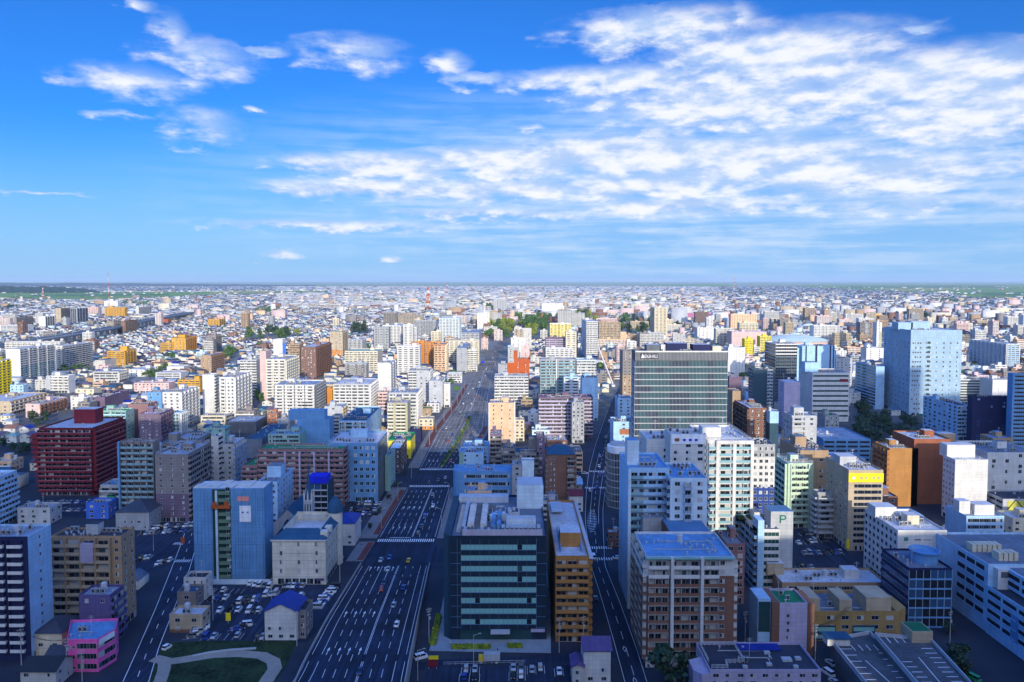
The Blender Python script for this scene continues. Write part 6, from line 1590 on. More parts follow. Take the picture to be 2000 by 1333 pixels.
# between avenue and side road
B('A', 'pink apartment block with a central window strip', 956, 1004, 787, 872, -16, 'w3', '-', 'peach', 'rgrey', short='pink window strip block', fr='white', ww=1.2, n=10, clad=[(0, -.04, .0, 0, None, 'white', .3), (0, 1.0, 1.05, 0, None, 'white', .3)], vents=3)
B('A', 'white apartment slab with close balconies before the orange red block', 966, 1032, 734, 798, -16, 'b7', '-', 'lgrey', 'rgrey', short='white close balcony slab', pc='white', dc='lgrey')
B('A', 'grey end block with white diagonal stair marks', 973, 1003, 712, 752, -14, 'w1', '-', 'grey', 'rlight', short='grey diagonal mark block', fr='white')
T, P, q, h = B('A', 'orange red apartment tower with stepped top', 1004, 1034, 701, 752, -18, 'w2', '-', 'redorange', 'redorange', short='orange red tower', ww=1.2, pent=[(.1, .4, 5, 6, 9, 'redorange')], clad=[(0, -.45, 0, 12, 27, 'redorange', .2)])
B('A', 'blue grey apartment slab with glass balconies and a white spine', 1055, 1124, 702, 790, -18, 'b6', '-', 'grey', 'rgrey', short='blue grey glass slab', pc='glassrail', dc='grey', clad=[(0, .44, .47, 0, None, 'white', 1.9)])
B('A', 'white striped wing beside the blue grey slab', 1126, 1164, 703, 790, -18, 'b4', '-', 'aqua', 'rgrey', short='white striped wing', pc='white', dc='grey')
B('A', 'pale blue framed block before the blue grey slab', 1101, 1130, 736, 800, -14, 'b2', '-', 'sky', 'sheet', short='pale blue framed block', pc='white', pil='white')
B('O', 'bright blue white block with a row of dots', 1137, 1168, 738, 822, -18, 'w1@.75-1', '-', 'sky', 'rmid', short='dotted blue block', ww=.9, wh=.9)
B('A', 'purple grey apartment slab with white floor lines', 1052, 1158, 776, 856, -16, 'b9', '-', 'plum', 'plum', short='purple grey slab', pc='lavender', dc='plum', rail=True)
B('A', 'dark grey narrow tower before the purple slab', 1117, 1141, 786, 866, -12, 'w3', '-', 'grey', 'sheet', short='dark grey narrow tower')
B('A', 'white apartment tower with grey side strip by the park', 1145, 1168, 628, 702, 1136, 'b4', 'w3', 'white', 'rlight', short='white park tower', pc='white', dc='lgrey', other='w3')
B('A', 'tan apartment slab with cross windows by the park', 1170, 1212, 630, 682, -18, 'b6', '-', 'tan', 'rlight', short='tan park slab', pc='sand')
B('A', 'tall cream tower with black flank stripes', 1279, 1302, 601, 670, 1271, 'b3', 'b3', 'cream', 'rlight', short='tall cream tower', pc='cream', other='b3')
B('A', 'white terrace block at the end of the side street', 1066, 1120, 681, 716, -16, 'b6', '-', 'white', 'rlight', short='white terrace block', pc='white')
B('A', 'cream tower with a navy flank', 1105, 1126, 648, 702, -16, 'b2', '-', 'cream', 'rgrey', short='cream navy flanked tower', pc='ivory', clad=[(0, 1.0, 1.12, 0, None, 'navy', .1)])
B('A', 'mauve stepped block beside the cream tower', 1066, 1104, 660, 700, -14, 'b3', '-', 'plum', 'rmid', short='mauve stepped block', pc='lavender')
B('A', 'ivory block with yellow railings', 1074, 1116, 632, 662, -16, 'b6', '-', 'ivory', 'rlight', short='ivory yellow rail block', pc='yellow')
B('A', 'white tower with a grey half front before the park', 1004, 1038, 642, 684, -16, 'b2@0-.55+w1@.7-1', '-', 'offwhite', 'rlight', short='half grey tower', pc='tan')
B('R', 'small white block with a brown top by the avenue', 998, 1026, 660, 702, -14, 'w3', '-', 'white', 'brick', short='brown topped white block')
B('R', 'pink pale house tower near the orange red tower', 1018, 1034, 676, 712, -12, 'w1', '-', 'pink', 'rlight', short='pink house tower')
B('R', 'grey concrete block near the avenue', 992, 1014, 680, 716, -14, 'w2', '-', 'concrete', 'rlight', short='grey avenue block')
B('O', 'white hospital with a recessed centre', 1058, 1100, 593, 614, -30, 'w8', '-', 'white', 'rlight', short='white hospital')
B('C', 'maroon roofed college hall with gables', 1020, 1062, 613, 626, -30, 'w6', '-', 'brick', 'plum', short='maroon roofed college')
B('C', 'white college wing before the park trees', 1062, 1116, 614, 624, -20, 'w8', '-', 'white', 'rlight', short='white college wing')
B('A', 'grey white distant slab above the college', 964, 990, 584, 606, -20, 'b5', '-', 'lgrey', 'rlight', short='distant grey slab')
B('A', 'dark grey brick slab left of the tall office', 1216, 1234, 686, 800, -20, 'w2', '-', 'taupe', 'rgrey', short='dark brick slab', base=(34, 'tan'))
B('R', 'blue low house before the dark brick slab', 1206, 1234, 778, 840, -16, 'w2', '-', 'sky', 'sheet', short='blue low house', pent=None)
B('A', 'pale pink narrow tower by the tall office', 1204, 1220, 676, 714, -14, 'b2', '-', 'pink', 'rlight', short='pale pink narrow tower', pc='pink', dc='plum')
B('S', 'cream three storey shop house beside the pink block', 1006, 1024, 820, 862, -10, 'w2', '-', 'cream', 'rlight', short='cream shop house', pent=None)
# tall office with the lettering
T, P, q, h = B('O', 'tall office block with white floor lines and green glass, name at the top', 1240, 1419, 686, 912, 1234, 'c66', 'c14', 'dgrey', 'rlight', key='hills', short='tall lettered office', tint='teal', band='lgrey', mull='rgrey', n=16, zg=4, ztop=6.8, other='c14', bh=.45, bdp=.5, pent=[(.2, .4, 9, 8, 4, 'dgrey'), (.35, .6, 7, 8, 4, 'white'), (.46, .5, 14, 10, 5, 'navy'), (.74, .6, 12, 9, 4, 'navy'), (.9, .4, 6, 6, 3, 'cream')], ac=14)
Lf = q[1][0]
m = MB()
for i in range(66): m.box(Lf * i / 66, Lf * i / 66 + .16, -.35, -.01, h - 6.2, h - .9)
part('louvre', m, ['lgrey'], T)
part('top_rail', MB().box(-.2, Lf + .2, -.7, -.01, h - .8, h + .1), ['white'], T)
m = MB(); m.box(Lf * .055, Lf * .245, -.5, -.36, h - 5.2, h - 1.6); part('name_board', m, ['rdark'], T)
cu = bpy.data.curves.new('name_lettering', 'FONT'); cu.body = 'AZALEA HILLS'; cu.size = 3.2; cu.extrude = .06; cu.materials.append(mat('signwhite'))
to = obj('name_lettering', cu, T, (Lf * .085, -.62, h - 4.6)); to.rotation_euler = (math.pi / 2, 0, 0)
bpy.context.view_layer.update()
sx = Lf * .155 / to.dimensions.x if to.dimensions.x > 0 else 1.0
tm = bpy.data.meshes.new_from_object(to.evaluated_get(bpy.context.evaluated_depsgraph_get())); bpy.data.objects.remove(to)
to = obj('lettering', tm, T, (Lf * .085, -.62, h - 4.6)); to.rotation_euler = (math.pi / 2, 0, 0); to.scale = (sx, 1, 1)
m = MB(); m.tri((0, 0, 0), (2.2, 0, 0), (.9, 0, 3.0)); part('name_emblem', m, ['signwhite'], T, (Lf * .062, -.6, h - 4.7))
# right half
B('O', 'white block with rows of dark dots behind the tall office', 1422, 1455, 679, 740, -22, 'w3@.4-.95', '-', 'white', 'rlight', short='dotted white block', ww=1.1, wh=1.0)
B('O', 'cream hotel slab with a grid of small windows', 1427, 1478, 614, 668, 1424, 'w10', '-', 'peach', 'rlight', key='ch', short='cream hotel', ww=1.6, wh=1.3, pent=[(.88, .5, 10, 12, 5, 'pink')])
B('O', 'pink podium of the cream hotel', 1429, 1497, 648, 684, -30, 'w12@0-.7', '-', 'pink', 'rlight', short='pink podium', ww=1.2, wh=.9)
# round arena
x, y = gnd(1552, 676)
T = bpy.data.objects.new('arena', None); T.location = (x, y, 0); col.objects.link(T); tag(T, 'round pink arena with a pale green domed roof', 'arena'); rr = 60 * y / FPX
part('wall', MB().lathe([(rr, 0), (rr, 12), (rr * 1.02, 12.4)], 40), ['pink'], T)
part('dome', MB().lathe([(rr * 1.04, 12.4), (rr * .8, 16.5), (rr * .45, 20.5), (rr * .18, 23), (rr * .16, 24.5), (.5, 26)], 40), [mat((.55, .66, .60), key='pale copper')], T)
m = MB()
for i in range(24): a = i * math.pi / 12; m.beam((math.cos(a) * rr, math.sin(a) * rr, 12.8), (math.cos(a) * rr * .2, math.sin(a) * rr * .2, 23.4), .25)
part('dome_rib', m, ['offwhite'], T); occupy([(x - rr, y - rr), (x + rr, y - rr), (x + rr, y + rr), (x - rr, y + rr)]); occupy(rect(x - rr, x + rr, y - rr - 90, 90))
B('O', 'striped black and white office with a dark blue lower half', 1514, 1556, 672, 800, 1494, 'r4', 'r5', 'white', 'rlight', short='black and white striped office', base=(52, 'glassblue'), rh=1.9, tint='dark', other='r5', span=(0, 1), n=20)  # lower part of the wall in a darker blue
B('O', 'navy glass block with zigzag stairs before the striped office', 1470, 1512, 722, 826, 1462, 'f4@.55-1', 'w4', 'glassblue', 'rmid', short='navy zigzag block', other='w4', fsc='sky')
B('O', 'pale blue twin tower, slim left part', 1541, 1560, 680, 770, -16, '-', '-', 'sky', 'rlight', short='slim pale blue tower', clad=[(0, .4, .5, 0, None, 'white', .3)])
B('O', 'pale blue twin tower with dark stripes, broad part', 1566, 1630, 676, 770, -20, '-', '-', 'sky', 'rlight', short='broad pale blue tower', clad=[(0, .1, .14, 0, None, 'navy', .2), (0, .4, .46, 0, None, 'navy', .2), (0, .84, .88, 0, None, 'navy', .2), (0, .94, .97, 0, None, 'navy', .2)])
B('O', 'white office with nine green window bands', 1586, 1658, 728, 824, 1561, 'r6', '-', 'white', 'rmid', short='green banded office', tint='teal', rh=1.6, n=9, f0=0, zg=3, span=(.02, .98), other='w2', pent=[(.1, .5, 12, 10, 8, 'sky')], ac=10, clad=[(0, .74, .96, 36, 38.6, 'coral' if 'coral' in PAL else 'red', .15)])
T, P, q, h = B('O', 'blank pale blue slab with two roof lights before the banded office', 1531, 1562, 746, 842, 1520, '-', 'w1', 'lavender', 'sky', short='blank pale blue slab', clad=[(0, .2, .35, 44, 45.4, 'signwhite', .1), (0, .65, .8, 44, 45.4, 'signwhite', .1)], pent=None, ac=0)
B('A', 'brown apartment block with white end bays', 1462, 1498, 797, 900, 1434, 'w3', 'b4', 'brown', 'rlight', short='white bayed brown block', other='b4', fr='white', ac=14, pc='dbrown', clad=[(0, 1.0, 1.08, 3, None, 'white', .0)])
B('O', 'brown sloped tower base behind the brown block', 1430, 1446, 764, 858, -16, '-', '-', 'tan', 'rmid', short='brown sloped tower')
B('O', 'maroon slanted hall with a pale blue ridge', 1424, 1448, 736, 782, -40, '-', '-', 'plum', 'sheet', short='maroon slanted hall', pent=None)
B('O', 'round headed pale block beside the brown block', 1503, 1520, 804, 905, -12, '-', '-', 'sky', 'sky', short='round headed block', base=(28, 'glassblue'))
B('H', 'broad pale aqua hotel tower with small square windows', 1777, 1877, 645, 812, 1727, 'w4@.03-.22+w1@.29-.34+r1@.325-.385+w1@.375-.42+w4@.45-.98', 'w7', 'hotelblue', 'rlight', key='hotel', short='pale aqua hotel', n=16, f0=1, ztop=10, ww=1.5, wh=1.6, other='w7', tint='teal', span=(0, 1),
  pent=[(.1, .5, 14, 12, 6, 'hotelblue'), (.4, .5, 18, 12, 7, 'hotelblue')], ac=16)
B('O', 'blue office with slanting white flank ribbons before the hotel', 1710, 1727, 716, 800, 1671, '-', 'r5', 'sky', 'rmid', short='slanting ribbon office', other='r5', tint='dark', rh=1.8, span=(0, 1))
B('O', 'pale office with a grid of dark flank windows beside the hotel', 1870, 1895, 792, 860, 1803, 'w3', 'w7', 'sky', 'rdark', short='dark flank grid office', other='w7', ww=3.2, wh=1.6)
B('O', 'long white office with receding ribbon windows', 1873, 1936, 741, 790, 1853, 'r5', '-', 'white', 'rlight', short='white ribbon office', tint='teal')
B('O', 'blank white cube right of the ribbon office', 1938, 1973, 742, 800, -20, '-', '-', 'white', 'rlight', short='blank white cube')
B('O', 'navy stone block with a row of small lights', 1898, 1972, 775, 870, 1890, 'w3', '-', 'navy', 'rdark', short='navy stone block', drop=.5, fr='blue')
B('O', 'dark blue block with ribbon slots at the right edge', 1976, 2070, 730, 880, 1972, 'r5', '-', 'sheet', 'rdark', short='right edge block', tint='dark', rh=1.4)
B('A', 'long dark gridded apartment flank with a white end', 1966, 1990, 672, 726, 1894, 'b3', 'b9', 'white', 'rlight', short='dark gridded flats', other='b9', pc='sky', dc='navy', pil='white', bd=1.0)
B('O', 'dark navy tower behind the hotel', 1880, 1896, 648, 682, -20, '-', '-', 'navy', 'rdark', short='dark navy tower')
x, y = gnd(1700, 704)
B('O', 'white observatory block with a silver ball on its roof', 1692, 1726, 680, 708, 1681, 'w2', '-', 'white', 'rlight', key='obs', short='silver ball block', pent=None)
T, P, q, h = THINGS['obs']; part('ball_dome', MB().lathe([(5.5, h - 1), (6.2, h + 1.5), (5.8, h + 4), (4.4, h + 6.2), (2.2, h + 7.6), (.1, h + 8)], 20, q[1][0] * .2, 8), [mat('steel', .25, .6)], T)
B('O', 'black and white tower beside the hotel', 1712, 1722, 630, 690, 1705, 'w1', '-', 'white', 'rlight', short='black and white tower', clad=[(0, .55, 1, 0, 38, 'olive', .2)])
B('A', 'brown striped block near the arena', 1680, 1704, 630, 664, -18, 'r4', '-', 'taupe', 'rlight', short='brown striped block')
B('A', 'white apartment block with a staggered front by the arena', 1589, 1640, 636, 676, -20, 'b7', '-', 'white', 'rlight', short='staggered white block', pc='white', dc='lgrey')
B('A', 'brown slim tower before the arena', 1523, 1540, 625, 650, -16, 'b3', '-', 'taupe', 'rlight', short='brown slim tower')
B('O', 'striped office with a white side shaft', 1572, 1592, 602, 630, -18, 'r4', '-', 'tan', 'rlight', short='striped shaft office')
B('O', 'white slab of offices toward the wood', 1652, 1686, 614, 634, -20, 'r8', '-', 'white', 'rlight', short='white wood side slab')
B('O', 'ochre ended office beside the wood', 1692, 1716, 612, 634, -18, 'r4', '-', 'sand', 'rlight', short='ochre ended office', clad=[(0, .8, 1, 0, None, 'ochre', .2)])
B('O', 'grey office past the arena', 1608, 1626, 605, 628, -18, 'r4', '-', 'lgrey', 'rlight', short='grey far office')
B('O', 'dark office past the arena', 1625, 1640, 606, 628, -18, 'r4', '-', 'grey', 'navy', short='dark far office')
B('O', 'yellow narrow block before the hotel podium', 1454, 1470, 662, 700, -14, 'b2', '-', 'yellow', 'rlight', short='yellow narrow block', pc='yellow')
B('O', 'yellow block with vertical fins', 1484, 1506, 657, 690, -16, 'b4', '-', 'yellow', 'rlight', short='yellow finned block', pil='cream', pc='yellow')
B('O', 'grey beige office behind the tall lettered office', 1314, 1338, 652, 690, 1340, 'w4', '-', 'concrete', 'rlight', short='grey beige office')
B('O', 'white hall with a stepped roof beyond it', 1362, 1400, 640, 668, -24, 'w5', '-', 'white', 'rlight', short='white stepped hall')
B('O', 'light grey office block between the navy blocks', 1632, 1664, 700, 760, -18, 'w4', '-', 'lgrey', 'rlight', short='light grey office')
B('R', 'dark roofed restaurant with a white gable by the trees', 1608, 1650, 846, 872, -18, 'w3', '-', 'offwhite', 'rmid', short='dark roofed restaurant', pent=None)
B('P', 'wide low parking roof before the park trees', 1608, 1700, 858, 912, -40, 's4', '-', 'sheet', 'rgrey', short='wide parking roof', pent=None, ac=0, other='s4')
B('R', 'low blue annex in front of the parking roof', 1632, 1690, 896, 940, -18, 'r4', '-', 'sky', 'sheet', short='low blue annex', pent=None)
# ================================================================== everything smaller: infill, houses, trees, cars, lamps
def project(x, y, z):
    d = y * CP + (CAM_H - z) * SP
    return 1000 + FPX * x / d, PY - FPX * (-(CAM_H - z) * CP + y * SP) / d
LM = []
for (s, T, xl, xr, yt, yb) in INFO:
    if s: LM.append((s, (xl + xr) / 2, (yt + yb) / 2, xl, xr, yt, yb))
def where(x, y, z=3.0):
    px, py = project(x, y, z)
    best = min(LM, key=lambda l: max(0, l[3] - px, px - l[4]) + 1.6 * max(0, l[5] - py, py - l[6]) + .15 * abs(px - l[1]) + .15 * abs(py - l[2]))
    s, cx, cy, xl, xr, yt, yb = best
    if py > yb: rel = 'in front of'
    elif px < xl: rel = 'left of'
    elif px > xr: rel = 'right of'
    else: rel = 'behind'
    return rel, s
BOXES = []
for o in list(col.objects):
    if o.parent is None and 'h' in o.keys():
        me = [c for c in o.children if c.name.startswith('wall')]
        if me:
            vs = [v.co for v in me[0].data.vertices]
            BOXES.append((o.location.x + min(v.x for v in vs), o.location.x + max(v.x for v in vs), o.location.y + min(v.y for v in vs), o.location.y + max(v.y for v in vs), o['h']))
        del o['h']
BOXES = [b for b in BOXES if b[2] > 50]
def hidden(x, y, z):
    """whether a taller building stands between the viewer and this point"""
    for (x0, x1, y0, y1, h) in BOXES:
        if y0 > y - 1: continue
        a = y0 / y; c = y1 / y     # ray at depth t*y
        xa, xc = x * a, x * c
        if max(xa, xc) < x0 or min(xa, xc) > x1: continue
        if CAM_H + (z - CAM_H) * min(1, c) < h - .5: return True
    return False

# ------------------------------------------------------------------ viaduct, masts, odd landmarks
vp = [gnd(*p, 18.0) for p in ((-30, 682), (60, 664), (130, 654), (210, 641), (270, 628), (320, 619), (372, 610))]
T = bpy.data.objects.new('railway_viaduct', None); T.location = (*vp[0], 0); col.objects.link(T); tag(T, 'long grey railway viaduct on concrete piers curving past the twin blocks', 'viaduct')
def lane(o0, o1, z0, z1):
    m = MB()
    for i in range(len(vp) - 1):
        a, c = Vector(vp[i]), Vector(vp[i + 1]); d = (c - a).normalized(); nn = Vector((-d.y, d.x)); q = [a + nn * o0, c + nn * o0, c + nn * o1, a + nn * o1]
        q = [(p.x - vp[0][0], p.y - vp[0][1]) for p in q]
        if area(q) < 0: q = q[::-1]
        m.prism(q, z0, z1, bottom=True)
    return m
part('deck', lane(-13, 13, 13.6, 18.0), ['rmid'], T); part('parapet', lane(-13.3, -13.0, 17.0, 19.6), ['lgrey'], T); part('parapet', lane(13.0, 13.3, 17.0, 19.6), ['lgrey'], T); part('track_bed', lane(-10, -2, 18.02, 18.3), ['dgrey'], T); part('track_bed', lane(2, 10, 18.02, 18.3), ['dgrey'], T)
for i in range(len(vp) - 1):
    a, c = Vector(vp[i]), Vector(vp[i + 1]); n = max(1, int((c - a).length / 32))
    for k in range(n):
        p = a + (c - a) * k / n; obj('pier', box_mesh('pier', 5.5, 4.0, 13.7, 'concrete'), T, (p.x - vp[0][0], p.y - vp[0][1], 0))
        if k % 2 == 0:
            m = cached('cat', lambda: MB().beam((-12, 0, 18), (-12, 0, 26), .2).beam((12, 0, 18), (12, 0, 26), .2).beam((-12, 0, 25.4), (12, 0, 25.4), .16).mesh('catenary_mast', [mat('lgrey')])); obj('catenary_mast', m, T, (p.x - vp[0][0], p.y - vp[0][1], 0))
    for k in range(int((c - a).length / 4)):
        p = a + (c - a) * k * 4 / (c - a).length
        for ii in range(-5, 6):
            for jj in range(-17, 6): OCC.add((int(p.x // CELL) + ii, int(p.y // CELL) + jj))
x, y = gnd(213, 602); mast(x, y, zat(531, y), 3.6, 'tall slender red and white radio mast behind the golden block')
x, y = gnd(836, 606); T = mast(x, y, zat(561, y), 22, 'orange and white lattice communication tower beyond the apartment cluster')
part('platform', MB().box(-7, 7, -7, 7, zat(584, y), zat(581, y)).box(-5, 5, -5, 5, zat(575, y), zat(573, y)), ['redorange'], T)
x, y = gnd(873, 582); mast(x, y, zat(552, y), 12, 'small red and white mast far beyond the communication tower')
x, y = gnd(84, 582); mast(x, y, zat(560, y), 12, 'short red and white mast standing on the green fields')
x, y = gnd(1434, 566); mast(x, y, zat(538, y), 8, 'pale thin mast on the horizon above the cream hotel', red=False)
x, y = gnd(946, 645); T = bpy.data.objects.new('observation_tower', None); T.location = (x, y, 0); col.objects.link(T); tag(T, 'white round tower topped with a ball among the park side blocks', 'tower')
ht = zat(592, y); part('shaft', MB().lathe([(3.6, 0), (3.2, ht - 7)], 14), ['white'], T); part('ball', MB().lathe([(2, ht - 8), (4.4, ht - 6), (5.2, ht - 3.5), (4.4, ht - 1.2), (1.5, ht)], 16), ['white'], T); part('collar', MB().lathe([(4.6, ht - 12), (5.2, ht - 10), (4.4, ht - 9)], 14), ['offwhite'], T)
Y = gnd(1340, 626)[1]; T = bpy.data.objects.new('grandstand', None); X0, X1 = xat(1340, 620, Y), xat(1432, 620, Y); T.location = (X0, Y, 0); col.objects.link(T); tag(T, 'pink and red grandstand roofs of the ball park', 'grandstand')
for i in range(4): w = (X1 - X0) / 4; m = MB(); m.prism([(w * i, 0), (w * (i + .9), 0), (w * (i + .9), 40), (w * i, 40)], 0, 9 + 3 * (i % 2)); m.quad((w * i, -6, 9), (w * (i + .9), -6, 9), (w * (i + .9), 40, 22), (w * i, 40, 22)); part('stand_roof', m, [mat((.55, .05, .12), key='crimson') if i % 2 else mat((.66, .22, .28), key='coral pink')], T)
occupy(rect(X0, X1, Y, 45))
x, y = gnd(1197, 756); T = bpy.data.objects.new('crane', None); T.location = (x, y, 0); col.objects.link(T); tag(T, 'white crane boom leaning over the bend of the side road', 'crane')
part('boom', MB().beam((0, 0, 3), (-14, 30, 44), .7), ['white'], T); part('carrier', MB().box(-2, 2, -4, 4, .6, 3), ['white'], T)
if T: OCC.add((int(x // CELL), int(y // CELL)))

# ------------------------------------------------------------------ trees
def grove(pxs, n, c, h, label, group, shape='round', spread=None, seed=1):
    r = random.Random(seed); P = [gnd(*p) for p in pxs]
    xs = [p[0] for p in P]; ys = [p[1] for p in P]; k = 0; tries = 0
    occupy(P)
    while k < n and tries < n * 40:
        tries += 1; x, y = r.uniform(min(xs), max(xs)), r.uniform(min(ys), max(ys))
        if not inside(x, y, P): continue
        hh = h * r.uniform(.7, 1.25)
        if hidden(x, y, hh): continue
        tree(x, y, hh, hh * r.uniform(.75, 1.15), label, c if isinstance(c, str) else r.choice(c), shape if isinstance(shape, str) else r.choice(shape), group); k += 1
grove([(956, 664), (998, 656), (1002, 640), (975, 632), (950, 650)], 18, ('bright', 'bright', 'mid'), 24, 'yellow green street tree where the avenue enters the park', 'trees at the end of the avenue', seed=2)
grove([(1030, 668), (1070, 660), (1072, 630), (1012, 636)], 24, ('bright', 'mid', 'mid'), 29, 'tall green tree in the park behind the half grey tower', 'trees of the central park', seed=3)
grove([(1000, 640), (1060, 634), (1130, 628), (1130, 618), (1010, 622)], 20, ('mid', 'mid', 'bright'), 25, 'leafy tree along the far side of the park', 'trees along the far park', seed=4)
grove([(1100, 640), (1165, 640), (1165, 616), (1100, 618)], 20, ('bright', 'mid', 'dark'), 25, 'broad tree between the white tower and the college', 'trees by the college', seed=5)
grove([(1212, 676), (1272, 682), (1274, 634), (1214, 630)], 26, ('dark', 'mid', 'conifer'), 27, 'dark evergreen in the grove beside the tall cream tower', 'trees by the tall cream tower', ('round', 'round', 'cone'), seed=6)
grove([(1140, 614), (1272, 616), (1270, 606), (1140, 606)], 14, ('dark', 'mid'), 22, 'dark tree of the grove beyond the college', 'grove beyond the college', seed=7)
grove([(1300, 640), (1330, 644), (1330, 622), (1300, 620)], 8, 'dark', 16, 'dark tree behind the tall cream tower', 'trees behind the tall cream tower', seed=8)
grove([(1668, 868), (1742, 908), (1810, 880), (1800, 850), (1722, 808), (1672, 798)], 30, ('dark', 'conifer'), 13, 'dark broad street tree in front of the pale aqua hotel', 'zelkova avenue before the hotel', seed=9)
grove([(1718, 632), (1860, 632), (1846, 620), (1722, 618)], 30, 'dark', 20, 'dark tree of the wood behind the hotel tower', 'wood behind the hotel tower', seed=10)
grove([(482, 668), (592, 660), (590, 652), (486, 654)], 16, ('mid', 'bright', 'dark'), 25, 'green tree in the row across the house quarter', 'tree row in the house quarter', ('round', 'cone'), seed=11)
grove([(690, 656), (722, 654), (720, 642), (690, 644)], 8, 'dark', 26, 'tall dark tree beside the beige orange footed tower', 'trees by the orange footed tower', ('cone', 'round'), seed=12)
grove([(436, 708), (470, 704), (464, 690), (438, 692)], 8, 'mid', 15, 'round green tree beside the tan brick block', 'trees by the tan brick block', seed=13)
grove([(496, 790), (520, 788), (516, 778), (498, 778)], 6, 'mid', 11, 'clipped green tree below the pale pink slab', 'trees below the pink slab', seed=14)
grove([(120, 730), (180, 724), (176, 716), (125, 722)], 7, ('bright', 'mid'), 9, 'light green tree at the foot of the black and white flats', 'trees by the black and white flats', seed=15)
grove([(260, 750), (300, 748), (330, 722), (280, 730)], 9, 'mid', 10, 'green garden tree between the low white blocks', 'garden trees between the low blocks', seed=16)
grove([(0, 612), (40, 612), (36, 588), (0, 588)], 10, 'dark', 22, 'dark tree of the wood at the edge of the fields', 'wood at the field edge', seed=17)
grove([(0, 905), (60, 905), (70, 870), (0, 868)], 7, 'dark', 9, 'dark garden tree among the houses left of the dark red block', 'garden trees by the dark red block', seed=18)
grove([(60, 842), (110, 842), (110, 800), (60, 800)], 6, 'dark', 9, 'dark garden tree behind the dark red block', 'garden trees behind the dark red block', seed=19)
grove([(1060, 852), (1110, 854), (1118, 838), (1062, 840)], 4, 'mid', 7, 'green shrub in the yard before the purple grey slab', 'shrubs before the purple slab', seed=20)
x, y = gnd(1302, 1350); tree(x, y, 15, 15, 'large dark tree at the bottom edge before the brown and white block', 'dark'); tree(x + 6, y + 5, 10, 10, 'smaller dark tree beside the large one at the bottom edge', 'dark')
x, y = gnd(1186, 678); tree(x, y, 26, 13, 'single tall dark fir before the tan park slab', 'conifer', 'cone')
x, y = gnd(1172, 1268); tree(x, y, 4.5, 5, 'round bush at the foot of the orange tiled block', 'dark')
r = random.Random(5)
for i in range(12):
    Yt = 505 + i * 15; tree(rx(.585, Yt), Yt, r.uniform(3, 5), r.uniform(3, 4.5), 'small shrub on the median strip of the avenue', r.choice(('mid', 'bright')), group='shrubs on the median strip')
for i in range(5): Yt = 372 + i * 26; tree(rx(0, Yt) - 6.5, Yt, 4, 4, 'low dark shrub on the pavement beside the avenue', 'dark', group='shrubs on the pavement')
hedge([gnd(845, 1262), gnd(857, 1205)], 2.0, 1.4, 'bright yellow green hedge along the flank of the dark glass office')
hedge([gnd(882, 1267), gnd(958, 1267)], 1.8, 1.3, 'long clipped hedge before the dark glass office'); hedge([gnd(991, 1265), gnd(1020, 1265)], 1.8, 1.3, 'short clipped hedge by the office entrance')
P = [gnd(*p) for p in ((884, 762), (897, 762), (900, 756), (886, 755))]; m = MB(); m.poly([(*p, .06) for p in (P if area(P) > 0 else P[::-1])]); structure('lawn', m, [smat('bright grass', (.16, .30, .03), .3, .95)]); occupy(P)

# ------------------------------------------------------------------ cars
def row(pa, pb, n, ang, fill, seed, text, ln=5.0):
    r = random.Random(seed); a, c = Vector(gnd(*pa)), Vector(gnd(*pb)); m = MB(); d = (c - a) / n; dirv = Vector((math.cos(ang), math.sin(ang))); s = Vector((-dirv.y, dirv.x)) * .06
    for i in range(n + 1):
        p = a + d * i; e = p + dirv * ln; m.quad(*[(*v, .034) for v in (p - s, e - s, e + s, p + s)])
    for i in range(n):
        if r.random() < fill + .08:
            q = a + d * (i + .5) + dirv * ln * .5; c0 = r.choice(('white', 'white', 'silver', 'white', 'black', 'grey', 'blue', 'silver', 'black')); k = r.choice(('car', 'car', 'kei', 'van'))
            car(q.x + r.uniform(-.15, .15), q.y + r.uniform(-.3, .3), ang + (math.pi if r.random() < .5 else 0), k, c0, f'{c0} parked {"van" if k == "van" else "small car" if k == "kei" else "car"} {text}', 'cars ' + text)
    o = obj('bay_markings', m.mesh('bay_markings', [WHITEP])); o['kind'] = 'structure'
H0 = 0.0; HY = math.pi / 2
row((480, 1147), (528, 1152), 5, HY, .9, 1, 'by the white fence of the sheeted block'); row((404, 1160), (470, 1160), 0 or 6, HY, .05, 2, 'in the upper bays of the big car park')
row((452, 1183), (504, 1178), 6, HY, .75, 3, 'in the middle row of the big car park'); row((478, 1200), (506, 1200), 3, HY, .9, 4, 'in the second row of the big car park')
row((548, 1152), (592, 1150), 5, HY, .9, 5, 'before the cream hall'); row((545, 1172), (590, 1170), 5, HY, .6, 6, 'behind the blue roofed white house')
row((606, 1190), (644, 1146), 9, H0, .95, 7, 'in the column beside the ramp', 4.8)
row((444, 1233), (472, 1222), 3, H0 + .2, 1, 8, 'on the open side of the big car park'); row((356, 1250), (384, 1228), 5, H0 + .3, 1, 9, 'beside the mustard shop')
row((390, 1252), (468, 1250), 5, HY, .8, 10, 'along the lawn edge'); row((496, 1254), (514, 1252), 2, HY, 1, 11, 'next to the blue roofed white house')
row((268, 1048), (366, 1040), 11, HY, .6, 12, 'in the small car park by the taupe block'); row((288, 1036), (376, 1030), 12, HY, .85, 13, 'at the foot of the taupe block')
row((262, 1098), (290, 1094), 4, HY, .6, 14, 'beside the tan block'); row((300, 1108), (330, 1100), 4, HY, .9, 15, 'in the corner car park by the lane')
row((46, 988), (180, 984), 18, HY, .85, 16, 'in front of the dark red block'); row((100, 1002), (170, 1000), 8, HY, .8, 17, 'in the second row before the dark red block')
row((682, 1000), (740, 1000), 9, HY, .9, 18, 'behind the navy roofed shop'); row((690, 988), (744, 988), 8, HY, .9, 19, 'below the panelled office')
